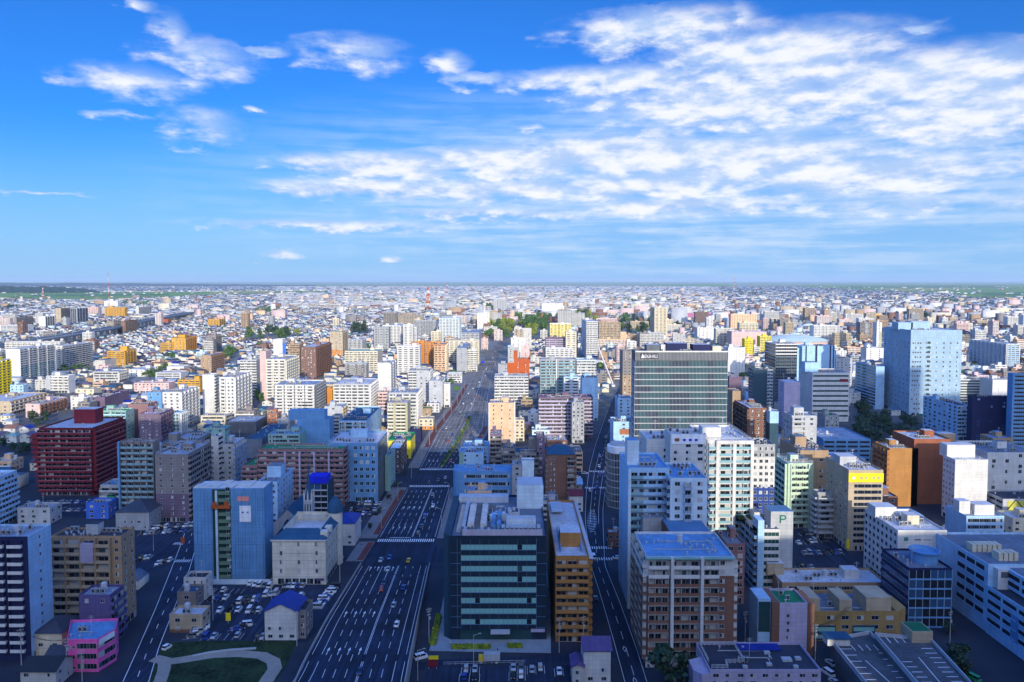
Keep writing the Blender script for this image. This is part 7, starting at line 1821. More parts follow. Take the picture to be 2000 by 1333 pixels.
row((900, 1320), (936, 1318), 2, HY, 1, 20, 'in the front car park, first bays', 5); row((896, 1333), (936, 1333), 2, HY, 1, 21, 'at the bottom edge, first bays'); row((996, 1316), (1026, 1316), 2, HY, .9, 22, 'in the front car park, middle bays')
row((994, 1330), (1026, 1330), 2, HY, 1, 23, 'at the bottom edge, middle bays'); row((1030, 1318), (1064, 1316), 2, HY, .9, 24, 'in the front car park, last bays'); row((1084, 1322), (1118, 1320), 2, HY, .7, 25, 'near the purple annex')
row((1560, 1066), (1622, 1060), 8, HY, .85, 26, 'in the car park beside the lettered tower'); row((1566, 1048), (1616, 1046), 6, HY, .8, 27, 'in the rear row beside the lettered tower'); row((1572, 1086), (1650, 1084), 9, HY, .8, 28, 'in the front row beside the yellow sign office')
row((1560, 1114), (1592, 1114), 4, HY, .4, 29, 'by the zebra bays'); row((404, 1176), (440, 1174), 4, HY, .6, 30, 'on the near side of the white box house'); row((512, 1168), (540, 1166), 3, HY, .8, 31, 'in the centre of the big car park'); row((420, 1200), (466, 1198), 5, HY, .6, 32, 'along the aisle of the big car park'); row((60, 1012), (96, 1010), 4, HY, .8, 33, 'behind the grey cube house'); row((704, 1008), (738, 1008), 5, HY, .9, 34, 'nearest the navy roofed shop')
for (px, py, c, k, t) in ((744, 1096, 'silver', 'car', 'stopped at the crossing of the avenue'), (761, 1091, 'blue', 'car', 'next in the queue at the crossing'), (758, 1114, 'silver', 'car', 'third in the queue'), (750, 1140, 'navy', 'car', 'fourth in the queue'), (745, 1154, 'red', 'kei', 'last in the queue'),
        (703, 1314, 'navy', 'car', 'driving at the bottom of the avenue'), (798, 1097, 'yellow', 'car', 'crossing the zebra stripes'), (788, 1150, 'blue', 'car', 'driving away on the ramp'), (769, 1184, 'silver', 'car', 'driving on the ramp behind the blue one'), (775, 1222, 'white', 'car', 'driving on the ramp, nearest of three')):
    z = 0.0
    for _ in range(5): x, y = gnd(px, py, z); z = ramp_z(y) + .05
    car(x, y, HY if px > 765 else -HY, k, c, f'{c} car {t}', 'cars on the ramp of the avenue', z)
r = random.Random(9)
for (px, py) in ((830, 1012), (845, 968), (838, 945), (856, 940), (817, 1044), (824, 1030), (870, 935), (846, 990), (880, 902), (892, 880), (862, 888), (875, 862), (884, 850), (872, 838), (905, 842), (912, 820), (899, 806), (921, 790), (930, 776), (915, 770), (936, 748), (948, 735), (924, 760), (955, 712), (962, 700), (950, 722), (968, 690), (905, 790)):
    x, y = gnd(px, py); c = r.choice(('white', 'silver', 'black', 'blue', 'white', 'grey', 'red')); rel, s = where(x, y)
    car(x, y, HY if r.random() < .5 else -HY, r.choice(('car', 'car', 'van', 'kei')), c, f'{c} vehicle driving on the avenue {rel} the {s}', 'cars on the far avenue', .05)
for (px, py, c, k) in ((1159, 1090, 'white', 'van'), (1206, 1092, 'white', 'car'), (1164, 1172, 'navy', 'car'), (1172, 893, 'silver', 'car'), (1170, 912, 'white', 'car'), (1142, 926, 'silver', 'car'), (1176, 930, 'blue', 'van'), (1166, 954, 'blue', 'car'), (1152, 960, 'white', 'kei'), (1128, 934, 'white', 'car'), (1183, 855, 'silver', 'car'), (1190, 825, 'white', 'van'), (1196, 806, 'black', 'car'), (1206, 780, 'white', 'car')):
    x, y = gnd(px, py); rel, s = where(x, y); car(x, y, H0 if px in (1206, 1142, 1128, 1176) else HY, k, c, f'{c} {k if k == "van" else "car"} on the side road {rel} the {s}', 'cars on the side road', .04)
for (px, py, c, k, a, t) in ((822, 1287, 'white', 'van', .5, 'white van on the corner beside the ramp'), (326, 1268, 'white', 'kei', 1.2, 'small white car at the mustard shop corner'), (1623, 1298, 'silver', 'car', 1.9, 'silver car parked beside the lower deck'), (1617, 1318, 'white', 'van', 1.9, 'white pickup parked beside the lower deck'), (1630, 1336, 'silver', 'car', 1.9, 'silver car at the bottom edge beside the deck'),
        (1900, 1328, 'green', 'van', 2.0, 'green van below the huge store'), (218, 973, 'green', 'van', 0, 'green van parked by the dark red block'), (699, 1022, 'white', 'van', 1.2, 'white van beside the navy roofed shop'), (632, 1078, 'silver', 'car', 1.2, 'silver car at the flank of the cream hall')):
    x, y = gnd(px, py); car(x, y, a, k, c, t, None, .03)
# a lorry on the cross street
x, y = gnd(952, 1294); T = bpy.data.objects.new('truck', None); T.location = (x, y, .03); col.objects.link(T); tag(T, 'small box truck with a yellow cab on the street before the dark glass office', 'truck')
part('cargo_box', MB().box(-1.2, 4.2, -1.05, 1.05, .9, 3.2), ['lgrey'], T); part('cab', MB().box(-2.9, -1.3, -1.0, 1.0, .5, 2.3), [paint('yellow')], T); part('windscreen', MB().box(-2.95, -2.9, -.9, .9, 1.4, 2.1), [G_DARK], T); part('chassis', MB().box(-2.7, 4.1, -.8, .8, .45, .9), ['black'], T)
for a in (-2.1, 3.0):
    for s in (-.9, .9): o = obj('wheel', wheel_mesh(), T, (a, s, 0)); o.scale = (1.3, 1.6, 1.3)

# ------------------------------------------------------------------ people on the pavement
def person_mesh(v):
    def make():
        r = random.Random(v); st = r.uniform(.12, .3)
        P = [(0, 0, .95), (0, 0, 1.2), (0, 0, 1.42), (0, 0, 1.54), (0, .02, 1.68), (-.1, st * .4, .5), (-.1, st, .06), (.1, -st * .4, .5), (.1, -st, .06), (-.2, 0, 1.4), (-.26, -st * .6, 1.12), (-.25, -st * .5 + .1, .88), (.2, 0, 1.4), (.26, st * .6, 1.12), (.25, st * .5 + .1, .88), (-.1, st + .14, .04), (.1, -st + .14, .04), (0, .02, 1.76)]
        E = [(0, 1), (1, 2), (2, 3), (3, 4), (4, 17), (0, 5), (5, 6), (0, 7), (7, 8), (2, 9), (9, 10), (10, 11), (2, 12), (12, 13), (13, 14), (6, 15), (8, 16)]
        Rr = [.14, .15, .15, .06, .105, .085, .05, .085, .05, .07, .05, .035, .07, .05, .035, .035, .035, .07]
        me = bpy.data.meshes.new('person'); me.from_pydata(P, E, []); o = bpy.data.objects.new('person', me); col.objects.link(o)
        md = o.modifiers.new('skin', 'SKIN'); sv = me.skin_vertices[0].data
        for i, q in enumerate(Rr): sv[i].radius = (q, q)
        sv[0].use_root = True; o.modifiers.new('sub', 'SUBSURF').levels = 1
        bpy.context.view_layer.update(); out = bpy.data.meshes.new_from_object(o.evaluated_get(bpy.context.evaluated_depsgraph_get())); bpy.data.objects.remove(o)
        out.materials.clear()
        for c in (r.choice(('navy', 'dgrey', 'black')), r.choice(('white', 'lgrey', 'maroon', 'navy', 'sand')), 'peach', 'black'): out.materials.append(mat(c))
        for f in out.polygons: z = f.center.z; f.material_index = 0 if z < .92 else 1 if z < 1.48 else 3 if z > 1.70 or (z > 1.58 and f.center.y < -.01) else 2
        out.name = 'person'; return out
    return cached(('person', v), make)
for i, (px, py, t) in enumerate(((671, 1094, 'walking on the pavement by the avenue crossing'), (675, 1095, 'walking on the pavement by the avenue crossing'), (669, 1090, 'walking on the pavement by the avenue crossing'), (706, 1066, 'waiting near the navy roofed shop'), (760, 985, 'walking beside the red cycle path'), (764, 978, 'walking beside the red cycle path'), (906, 1272, 'walking before the dark glass office'), (972, 1272, 'standing at the office entrance'), (880, 1262, 'walking along the yellow green hedge'))):
    x, y = gnd(px, py); o = obj('person', person_mesh(i % 4), None, (x, y, .15), i * 1.3); tag(o, 'person ' + t, 'person', 'people ' + t)
# ------------------------------------------------------------------ lamps and poles
for (px, py, k, t) in ((42, 1300, 'utility_pole', 'utility pole before the navy fronted block'), (131, 1320, 'utility_pole', 'utility pole at the left of the pink shop'), (161, 1345, 'utility_pole', 'utility pole at the bottom edge by the pink shop'), (300, 1076, 'street_lamp', 'lamp post in the small car park'), (416, 1212, 'utility_pole', 'utility pole beside the mustard shop'),
        (531, 1178, 'street_lamp', 'lamp post in the big car park'), (600, 1128, 'street_lamp', 'lamp post at the fence of the cream hall'), (664, 1140, 'utility_pole', 'utility pole at the corner of the cream hall'), (580, 1262, 'utility_pole', 'utility pole at the blue roofed white house'), (838, 1255, 'utility_pole', 'utility pole left of the dark glass office'), (925, 1298, 'street_lamp', 'tall lamp post before the dark glass office'), (816, 1330, 'street_lamp', 'lamp post at the bottom by the ramp'),
        (1092, 1275, 'utility_pole', 'utility pole left of the orange tiled block'), (1139, 1272, 'utility_pole', 'utility pole right of the orange tiled block'), (1592, 1290, 'utility_pole', 'utility pole at the flank of the lower deck'), (1656, 1250, 'utility_pole', 'utility pole before the mustard brick complex'), (1724, 1246, 'utility_pole', 'utility pole between the mustard attics'), (1855, 1262, 'utility_pole', 'utility pole beside the huge store'),
        (1455, 1262, 'utility_pole', 'utility pole between the brown and lavender blocks'), (690, 1050, 'street_lamp', 'lamp post on the pavement by the navy roofed shop')):
    x, y = gnd(px, py); pole(k, x, y, t, 0.0 if k == 'street_lamp' else .4)
for f, off, nm in ((0, -1.2, 'left'), (1, 1.2, 'right')):
    for i in range(11):
        Yt = 375 + i * 48; pole('street_lamp', rx(f, Yt) + off, Yt, f'slim lamp post on the {nm} kerb of the avenue', 0 if f == 0 else math.pi, .1, f'lamp posts on the {nm} kerb of the avenue')
# wires between the poles at the bottom of the picture
def wire(pa, pb, t):
    a, c = Vector((*gnd(*pa), 11.9)), Vector((*gnd(*pb), 11.9)); m = MB()
    for off in (-.8, -.3, .3, .8):
        p = a
        for i in range(1, 9):
            s = i / 8; q = a + (c - a) * s + Vector((off, 0, -1.6 * 4 * s * (1 - s))); m.beam(p if i > 1 else a + Vector((off, 0, 0)), q, .022); p = q
    o = obj('power_line', m.mesh('power_line', [mat('black')])); tag(o, t, 'power line')
wire((42, 1300), (131, 1320), 'power line from the navy fronted block to the pink shop'); wire((1092, 1275), (1139, 1272), 'power line before the orange tiled block'); wire((1656, 1250), (1724, 1246), 'power line before the mustard attics'); wire((1592, 1290), (1656, 1250), 'power line along the lower deck'); wire((580, 1262), (664, 1140), 'power line past the blue roofed white house')
grove([(1870, 1333), (1890, 1333), (1868, 1240), (1850, 1240)], 6, 'dark', 7, 'dark street tree between the deck and the huge store', 'street trees by the store', seed=31)
# ramp parapets
for f, off, t in ((0, -.35, 'long low concrete parapet on the left edge of the ramp'), (1, .05, 'long low concrete parapet on the right edge of the ramp')):
    m = MB(); n = 14; ys = [Y0R + (326 - Y0R) * i / n for i in range(n + 1)]
    for a, c in zip(ys, ys[1:]):
        xa, xc = rx(f, a) + off, rx(f, c) + off; za, zc = ramp_z(a), ramp_z(c); v = [(xa, a, -.3), (xa + .3, a, -.3), (xc + .3, c, -.3), (xc, c, -.3), (xa, a, za + 1.0), (xa + .3, a, za + 1.0), (xc + .3, c, zc + 1.0), (xc, c, zc + 1.0)]
        k = len(m.v); m.v += v; m.f += [(k + 4, k + 5, k + 6, k + 7), (k, k + 1, k + 5, k + 4), (k + 1, k + 2, k + 6, k + 5), (k + 2, k + 3, k + 7, k + 6), (k + 3, k, k + 4, k + 7)]; m.m += [0] * 5
    o = obj('parapet_wall', m.mesh('parapet_wall', [mat('concrete')])); tag(o, t, 'wall')
a, c = Vector(gnd(416, 1142)), Vector(gnd(528, 1142)); m = MB(); m.box(0, (c - a).length, 0, .15, 0, 2.2); o = obj('fence', m.mesh('fence', [mat('aqua')]), None, (a.x, a.y, 0)); tag(o, 'white site fence at the foot of the sheeted block', 'fence')
a, c = Vector(gnd(866, 1300)), Vector(gnd(1026, 1296)); m = MB(); L = (c - a).length
for z in (.4, 1.0): m.box(0, L, 0, .08, z, z + .1)
for i in range(int(L / 2) + 1): m.box(i * 2, i * 2 + .1, -.02, .1, 0, 1.1)
o = obj('fence', m.mesh('fence', [mat('lgrey')]), None, (a.x, a.y, 0), math.atan2(c.y - a.y, c.x - a.x)); tag(o, 'low grey rail fence above the front car park', 'fence')
x, y = gnd(845, 1308); T = bpy.data.objects.new('sign_stand', None); T.location = (x, y, 0); col.objects.link(T); tag(T, 'red and yellow advertising board on the corner by the front car park', 'sign')
part('board', MB().box(-1.6, 1.6, -.1, .1, .8, 3.4).box(-1.2, 1.9, -.1, .1, 3.4, 4.6, 1), ['red', 'sunyellow'], T); part('post', MB().box(-1.4, -1.2, .1, .2, 0, 4).box(1.2, 1.4, .1, .2, 0, 4), ['steel'], T)
for (px, py, c, t) in ((357, 1066, 'redorange', 'orange board'), (446, 1218, 'sunyellow', 'yellow flag')):
    x, y = gnd(px, py); T = bpy.data.objects.new('sign_stand', None); T.location = (x, y, 0); col.objects.link(T); tag(T, f'{t} on a post at the edge of the car park', 'sign'); part('board', MB().box(-.9, .9, -.1, .1, 1, 4), [c], T); part('post', MB().box(-.1, .1, -.05, .05, 0, 1), ['steel'], T)
# road gantries with blue direction boards
for (py, t) in ((716, 'blue direction board on a gantry far along the avenue'),):
    Yg = gnd(1000, py)[1]; xl, xr = rx(0, Yg), rx(1, Yg); T = bpy.data.objects.new('sign_gantry', None); T.location = (xl, Yg, 0); col.objects.link(T); tag(T, t, 'road sign')
    part('frame', MB().beam((-1, 0, 0), (-1, 0, 7), .15).beam((-1, 0, 6.8), (xr - xl + 1, 0, 6.8), .15).beam((xr - xl + 1, 0, 0), (xr - xl + 1, 0, 7), .15), ['lgrey'], T); part('board', MB().box(3, 8, -.2, -.16, 5, 7.6), ['signblue'], T)

# ------------------------------------------------------------------ infill: small blocks and houses in the gaps
r = random.Random(21)
WALLN = dict(white='white', offwhite='off white', cream='cream', ivory='ivory', lgrey='pale grey', tan='tan', sand='sandy', pink='pale pink', brown='brown', grey='grey', aqua='pale aqua', sky='pale blue', taupe='taupe', peach='peach', yellow='yellow', orange='orange', mint='mint', rose='rose brown')
ROOFN = dict(rdark='black', slate='navy', rmid='dark grey', rgrey='grey', rlight='pale', rblue='blue', copper='teal', plum='maroon', brown='brown', dbrown='dark brown', rgreen='green', brick='brick red', sheet='blue grey', violet='violet')
STY = ('gabled', 'gabled', 'hipped')
used = {}
def uniq(label, group):
    """a label said twice belongs to look-alikes, which then share a group as well"""
    for cut in (' dark', ' two storey', ' one storey', ' with a', ' apartment', ' small', ' grey', ' flat'):
        if len(label.split()) > 15: label = label.replace(cut, ',' if cut == ' with a' else '')
    used.setdefault(label, group); return label, used[label]
HOUSES = []; SMALL = []; STUFFCELL = []
ny = int((2600 - 300) / 14.5)
for j in range(ny):
    yy = 300 + j * 14.5
    if j % 3 == 2: continue
    hw = yy * .72 + 20; nx = int(2 * hw / 12.5)
    for i in range(nx):
        if i % 9 == 8: continue
        xx = -hw + i * 12.5 + r.uniform(-1.2, 1.2); y = yy + r.uniform(-1.5, 1.5)
        q = r.random()
        left = xx < -.12 * yy - 30 and yy > 560
        big = (q < .10 if left else q < (.42 if yy < 1100 else .2))
        if yy < 560: big = q < .4
        w, d = (r.uniform(10.5, 17), r.uniform(11, 16)) if big else (r.uniform(7.5, 10.5), r.uniform(7, 10))
        if not is_free(xx, xx + w, y, y + d): continue
        if r.random() < (.05 if left else .08 if yy < 700 else .10): continue
        (SMALL if big else HOUSES).append((xx, y, w, d))
        occupy(rect(xx, xx + w, y, d), -.5 if not big else .3)
def vis(c, h): return not hidden(c[0] + c[2] / 2, c[1] + 1, h) 
nh = 0; FARH = []
for c in sorted(HOUSES, key=lambda c: c[1]):
    x, y, w, d = c; px = project(x, y, 3)[0]
    if not (-30 < px < 2030): continue
    st = r.choice((0, 0, 1, 2, 2)); two = r.random() < .75; h = 5.6 if two else 3.4
    wc = r.choice(('white', 'white', 'offwhite', 'cream', 'ivory', 'lgrey', 'tan')); rc = r.choice(('rdark', 'rdark', 'rdark', 'slate', 'rmid', 'rmid', 'rdark', 'plum', 'dbrown', 'copper', 'rgrey', 'slate', 'brown', 'rblue' if r.random() < .4 else 'rdark'))
    if nh < 300 and vis(c, h + 1.5):
        rel, s = where(x, y); nh += 1
        lab, g = uniq(f'{WALLN[wc]} {"two" if two else "one"} storey house with a {ROOFN[rc]} {STY[st]} roof {rel} the {s}', f'small houses around the {s}')
        house(x, y, w, d, h, st, wc, rc, lab, windows=y < 760, group=g)
    else: FARH.append((x, y, w, d, h, st, wc, rc))
nb = 0; FARB = []
for c in sorted(SMALL, key=lambda c: c[1]):
    x, y, w, d = c; px = project(x, y, 3)[0]
    if not (-30 < px < 2030): continue
    fl = r.choice((2, 2, 3, 3, 4, 5)) if y < 620 else r.choice((1, 2, 2, 3)) if x < -.12 * y else r.choice((2, 2, 3, 3, 4, 5)); h = fl * 3.0 + 1.2
    wc = r.choice(('white', 'white', 'offwhite', 'cream', 'lgrey', 'tan', 'pink', 'brown', 'grey', 'aqua', 'taupe', 'peach')); rc = r.choice(('rlight', 'rgrey', 'rgrey', 'rmid', 'sheet', 'rgreen'))
    if nb < 190 and vis(c, h):
        rel, s = where(x, y, h / 2); nb += 1
        lab, g = uniq(f'{WALLN[wc]} {fl} storey block with a {ROOFN[rc]} flat roof {rel} the {s}', f'small blocks around the {s}')
        st = r.choice(('b2', 'w3', 'w2', 'r2', 'b3')); sd = r.choice(('w2', 'w3', '-'))
        fp = rect(x, x + w, y, d)
        building('small_building', lab, 'building', fp, h, [st, sd if x < 0 else '-', '-', '-' if x < 0 else sd], wc, rc, y < 600, fl, lod=1 if y < 620 else 0, group=g, pc=r.choice(('white', wc, wc)), f0=0 if fl < 4 else 1, ac=r.randint(0, 4))
    else: FARB.append((x, y, w, d, h, wc, rc))
FIELDS = [[gnd(*p) for p in q] for q in ([(-300, 572), (410, 570), (640, 568), (640, 572), (410, 578), (190, 588), (-300, 582)], [(1500, 557), (1700, 555), (2400, 555), (2400, 583), (1900, 583), (1850, 575), (1640, 566)], [(1180, 556), (1420, 554.5), (1440, 561), (1200, 560)])]
# taller blocks of flats scattered over the middle distance
napt = 0; FARA = []
for k in range(2300):
    y = 1150 * (8.0 ** r.random()); x = r.uniform(-.72, .72) * y
    if abs(x / y) < .05 and y < 1500: continue
    w = r.uniform(14, 55) if r.random() < .6 else r.uniform(12, 20); d = r.uniform(11, 17); h = r.choice((15, 18, 24, 27, 30, 33, 36, 42)) * r.uniform(.8, 1.1)
    if x < -.10 * y and y < 3800 and r.random() < .80: continue
    if y > 3500 and h > 28 and r.random() < .7: continue
    if y > 2200: h *= .75
    if y > 5200 and not (-.34 < x / y < .30): 
        if r.random() < .85: continue
    if y < 1900 and not is_free(x, x + w, y, y + d) and (r.random() < .8 or any(not is_free(x, x + w, y + q, y + q) for q in ()) or (-.55 * y < x < -.2 * y and y < 2000)): continue
    FARA.append((x, y, w, d, h, r.choice(('white', 'white', 'offwhite', 'cream', 'lgrey', 'tan', 'sand', 'taupe', 'brown', 'peach', 'pink', 'grey')), r.choice(('rlight', 'rgrey'))))
FARA = [c for c in FARA if not any(inside(c[0], c[1], q) for q in FIELDS)]
FARA.sort(key=lambda c: c[1]); REST = []
for c in FARA:
    x, y, w, d, h, wc, rc = c; px = project(x, y, 3)[0]
    if not (-20 < px < 2020): continue
    if napt < 110 and y < 3200 and vis(c, h):
        rel, s = where(x, y, h / 2); napt += 1; fl = max(3, int(h / 3))
        lab, g = uniq(f'far {WALLN[wc]} {fl} storey apartment block {rel} the {s}', f'far apartment blocks around the {s}')
        fp = rect(x, x + w, y, d); k = max(2, int(w / 6))
        building('apartment_building', lab, 'apartment building', fp, h, [f'b{k}' if y < 2100 else f'r{k}', 'w2' if x < 0 and y < 1700 else '-', '-', '-' if x < 0 or y > 1700 else 'w2'], wc, rc, False, fl, lod=0, group=g, pc=r.choice(('white', wc)), tint='dark' if y > 2100 else 'mix', rh=1.5, span=(0.02, .98))
    else: REST.append(c)
FARA = REST

# ------------------------------------------------------------------ the carpet of houses beyond: one mesh of very many small boxes with pitched or flat roofs
SMATS = ['white', 'offwhite', 'cream', 'lgrey', 'tan', 'sand', 'taupe', 'brown', 'peach', 'pink', 'grey', 'ivory', 'rdark', 'slate', 'rmid', 'rgrey', 'rlight', 'rblue', 'copper', 'plum', 'sheet', 'rgreen', 'brick', 'redorange', 'aqua', 'sky', 'dbrown']
SIX = {n: i for i, n in enumerate(SMATS)}
def carpet(name, X, Y, Wd, Dp, Hh, WC, RC, pitched, rot=None):
    n = len(X); X, Y, Wd, Dp, Hh = (np.asarray(a, float) for a in (X, Y, Wd, Dp, Hh)); WC = np.asarray(WC); RC = np.asarray(RC); P = np.asarray(pitched, bool)
    rh = np.where(P, np.minimum(Wd, Dp) * .28, .01); along = Wd >= Dp
    v = np.zeros((n, 10, 3)); cx = [0, 1, 1, 0]; cy = [0, 0, 1, 1]
    for k in range(4):
        for b_, z in ((0, np.full(n, -.5)), (4, Hh)): v[:, b_ + k, 0] = X + Wd * cx[k]; v[:, b_ + k, 1] = Y + Dp * cy[k]; v[:, b_ + k, 2] = z
    v[:, 8, 0] = np.where(along, X, X + Wd / 2); v[:, 8, 1] = np.where(along, Y + Dp / 2, Y)
    v[:, 9, 0] = np.where(along, X + Wd, X + Wd / 2); v[:, 9, 1] = np.where(along, Y + Dp / 2, Y + Dp); v[:, 8, 2] = v[:, 9, 2] = Hh + rh
    if rot is not None:
        c, s = np.cos(rot), np.sin(rot); mx, my = (X + Wd / 2)[:, None], (Y + Dp / 2)[:, None]; dx, dy = v[:, :, 0] - mx, v[:, :, 1] - my
        v[:, :, 0] = mx + dx * c[:, None] - dy * s[:, None]; v[:, :, 1] = my + dx * s[:, None] + dy * c[:, None]
    quads = np.array([[0, 1, 5, 4], [1, 2, 6, 5], [2, 3, 7, 6], [3, 0, 4, 7]])
    A = dict(q=np.array([[4, 5, 9, 8], [6, 7, 8, 9]]), t=np.array([[5, 6, 9], [7, 4, 8]])); Bq = dict(q=np.array([[7, 4, 8, 9], [5, 6, 9, 8]]), t=np.array([[4, 5, 8], [6, 7, 9]]))
    base = np.arange(n)[:, None, None] * 10
    rq = np.where(along[:, None, None], A['q'][None], Bq['q'][None]) + base; rt = np.where(along[:, None, None], A['t'][None], Bq['t'][None]) + base
    Q = np.concatenate([quads[None] + base, rq], 1).reshape(-1, 4); Tt = rt.reshape(-1, 3)
    loops = np.concatenate([Q.ravel(), Tt.ravel()]).astype(np.int32); nq, nt = len(Q), len(Tt)
    st = np.concatenate([np.arange(nq) * 4, nq * 4 + np.arange(nt) * 3]).astype(np.int32)
    mi = np.concatenate([np.stack([WC, WC, WC, WC, RC, RC], 1).ravel(), np.repeat(np.where(P, WC, RC), 2)]).astype(np.int32)
    me = bpy.data.meshes.new(name); me.vertices.add(n * 10); me.vertices.foreach_set('co', v.astype(np.float32).ravel()); me.loops.add(len(loops)); me.loops.foreach_set('vertex_index', loops)
    me.polygons.add(nq + nt); me.polygons.foreach_set('loop_start', st); me.polygons.foreach_set('material_index', mi)
    for s in SMATS: me.materials.append(mat(s))
    me.update(calc_edges=True); me.validate()
    o = obj(name, me); o['kind'] = 'stuff'; return o
R_ = np.random.default_rng(5)
cols = [[], [], [], [], [], [], [], []]
for (x, y, w, d, h, st, wc, rc) in FARH:
    for l, val in zip(cols, (x, y, w, d, h, SIX[wc], SIX[rc], True)): l.append(val)
for (x, y, w, d, h, wc, rc) in FARB:
    for l, val in zip(cols, (x, y, w, d, h, SIX[wc], SIX.get(rc, 15), False)): l.append(val)
fx0, fx1 = gnd(1000, 648), gnd(916, 557)
def on_coast_road(X, Y): t = (Y - 1600) / (fx1[1] - 1600); return np.abs(X - (11 + (fx1[0] - 11) * t)) < 26
N = 72000
Yc = 2350 * (6.4 ** R_.random(N)) ; Xc = R_.uniform(-.74, .74, N) * Yc
keep = ~on_coast_road(Xc, Yc)
def in_poly(X, Y, P):
    c = np.zeros(len(X), bool)
    for i in range(len(P)):
        (x0, y0), (x1, y1) = P[i], P[(i + 1) % len(P)]
        if y0 == y1: continue
        c ^= ((y0 > Y) != (y1 > Y)) & (X < (x1 - x0) * (Y - y0) / (y1 - y0) + x0)
    return c
for P in FIELDS: keep &= ~(in_poly(Xc, Yc, P) & (R_.random(N) < .985))
dens = .5 + .5 * np.sin(Xc / 310. + np.sin(Yc / 420.)) * np.sin(Yc / 390.); keep &= R_.random(N) < .55 + .45 * dens
white = (np.abs(Xc / Yc + .02) < .30) & (Yc > 3200)
Xc, Yc, white = Xc[keep], Yc[keep], white[keep]; N = len(Xc); sc_ = np.clip(Yc / 2600., 1, 3.6)
big = R_.random(N) < np.where(white, .34, .09)
W_ = np.where(big, R_.uniform(14, 40, N), R_.uniform(7.5, 12, N)) * sc_; D_ = np.where(big, R_.uniform(12, 26, N), R_.uniform(7, 11, N)) * sc_; H_ = np.where(big, R_.uniform(6, 13, N), R_.choice([3.4, 5.6, 5.8, 6.2], N))
wcol = R_.choice([SIX[k] for k in ('white', 'white', 'offwhite', 'cream', 'ivory', 'sand', 'tan', 'lgrey', 'lgrey', 'taupe', 'offwhite')], N)
rcol = np.where(R_.random(N) < np.where(white, .55, .14), R_.choice([SIX['rlight'], SIX['white'], SIX['lgrey']], N), R_.choice([SIX[k] for k in ('rdark', 'rdark', 'rdark', 'rdark', 'slate', 'rmid', 'rmid', 'rgrey', 'dbrown', 'dbrown', 'plum', 'rdark', 'copper', 'sheet')], N))
rcol = np.where(R_.random(N) < .004, SIX['redorange'], rcol)
allc = [np.concatenate([np.asarray(a), b_]) for a, b_ in zip(cols, (Xc, Yc, W_, D_, H_, wcol, rcol, ~big))]
carpet('distant_houses', *allc)
a = FARA
if a: carpet('distant_buildings', [c[0] for c in a], [c[1] for c in a], [c[2] for c in a], [c[3] for c in a], [c[4] for c in a], [SIX[c[5]] for c in a], [SIX['rlight']] * len(a), [False] * len(a))
# far trees: clumps among the roofs, belts and the planted sides of the coast road
def wood(name, pts, size, c):
    n = len(pts); k = 26; P = np.asarray(pts); S = np.asarray(size)
    d = R_.normal(size=(n, k, 3)); d /= np.linalg.norm(d, axis=2, keepdims=True); d[:, :, 2] = np.abs(d[:, :, 2])
    ctr = P[:, None, :] + d * (S[:, None, None] * R_.uniform(.45, 1.0, (n, k, 1))) * np.array([.8, .8, 1.0])
    s = S[:, None, None] * .30; a_ = R_.normal(size=(n, k, 3)); a_ /= np.linalg.norm(a_, axis=2, keepdims=True); b2 = np.cross(a_, d + .01); b2 /= np.maximum(1e-6, np.linalg.norm(b2, axis=2, keepdims=True)); a2 = np.cross(b2, d)
    q = np.stack([ctr - a2 * s - b2 * s * .5, ctr + a2 * s - b2 * s, ctr + a2 * s * .6 + b2 * s, ctr - a2 * s * .8 + b2 * s * .7], 2).reshape(-1, 3)
    f = np.arange(len(q)).astype(np.int32); me = bpy.data.meshes.new(name); me.vertices.add(len(q)); me.vertices.foreach_set('co', q.astype(np.float32).ravel()); me.loops.add(len(f)); me.loops.foreach_set('vertex_index', f)
    me.polygons.add(len(f) // 4); me.polygons.foreach_set('loop_start', np.arange(0, len(f), 4).astype(np.int32)); me.materials.append(leafmat(c)); me.update(calc_edges=True)
    o = obj(name, me); o['kind'] = 'stuff'
def belt(px, n, lo, hi):
    out = []; P = [gnd(*p) for p in px]; xs = [p[0] for p in P]; ys = [p[1] for p in P]; t = 0
    while len(out) < n and t < n * 30:
        t += 1; x, y = r.uniform(min(xs), max(xs)), r.uniform(min(ys), max(ys))
        if inside(x, y, P): out.append((x, y, 0, r.uniform(lo, hi)))
    return out
W1 = []
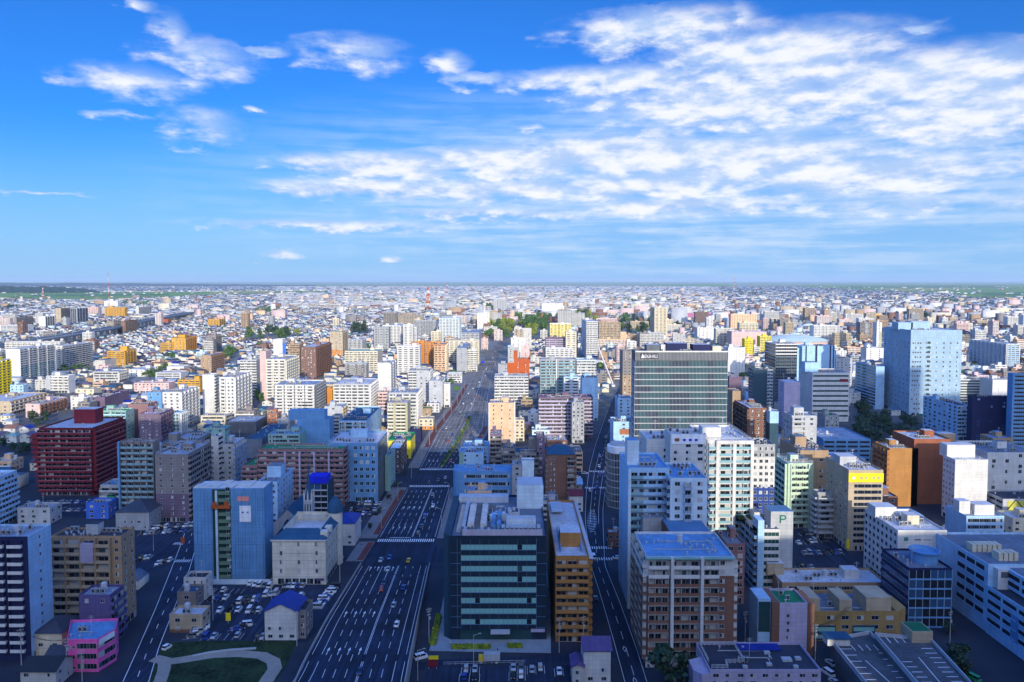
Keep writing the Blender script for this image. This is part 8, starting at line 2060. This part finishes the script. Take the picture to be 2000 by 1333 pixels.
for q in ([(800, 600), (880, 600), (960, 604), (955, 590), (890, 586), (800, 590)], [(700, 590), (800, 592), (800, 586), (700, 585)], [(1180, 590), (1330, 590), (1330, 582), (1180, 583)], [(1060, 584), (1130, 584), (1130, 578), (1060, 579)], [(500, 612), (545, 612), (545, 602), (500, 604)], [(1540, 566), (1590, 566), (1590, 560), (1540, 561)], [(250, 600), (300, 598), (296, 588), (240, 592)], [(1400, 578), (1500, 578), (1500, 574), (1400, 575)], [(1820, 590), (1900, 592), (1900, 584), (1820, 584)]):
    W1 += belt(q, 70, 8, 15)
for k in range(2400):
    y = 900 * (6.5 ** r.random()); x = r.uniform(-.7, .7) * y
    m = r.randint(1, 5)
    if y > 2500 or is_free(x - 6, x + 6, y - 6, y + 6):
        for _ in range(m): W1.append((x + r.uniform(-14, 14) * (y / 2500 + .3), y + r.uniform(-10, 10), 0, r.uniform(3.5, 8)))
for k in range(420):
    t = (k + .5) / 420; yy = 1650 + (fx1[1] - 1650) * t ** 1.5; xx = 11 + (fx1[0] - 11) * (yy - 1600) / (fx1[1] - 1600)
    for s in (-1, 1): W1.append((xx + s * r.uniform(14, 22), yy, 0, r.uniform(4, 7) * (1 + t)))
wood('distant_trees', [(a_[0], a_[1], a_[2] + a_[3] * .2) for a_ in W1], [a_[3] for a_ in W1], 'mid')
print('houses', nh, 'blocks', nb, 'flats', napt, 'cars', NCAR[0], 'trees', NT[0], 'stuff', len(allc[0]), 'objects', len(col.objects))
# ================================================================== the air between
m = bpy.data.materials.new('haze'); m.use_nodes = True; nt = m.node_tree; nt.nodes.clear()
pv = nt.nodes.new('ShaderNodeVolumePrincipled'); pv.inputs['Color'].default_value = (.62, .82, 1.0, 1); pv.inputs['Density'].default_value = 2.6e-5; pv.inputs['Anisotropy'].default_value = 0.0
mo = nt.nodes.new('ShaderNodeOutputMaterial'); nt.links.new(pv.outputs[0], mo.inputs['Volume'])
b = MB(); b.box(-48000, 48000, -3200, 66000, -1.5, 262)
o = obj('haze', b.mesh('haze', [m])); o['kind'] = 'stuff'
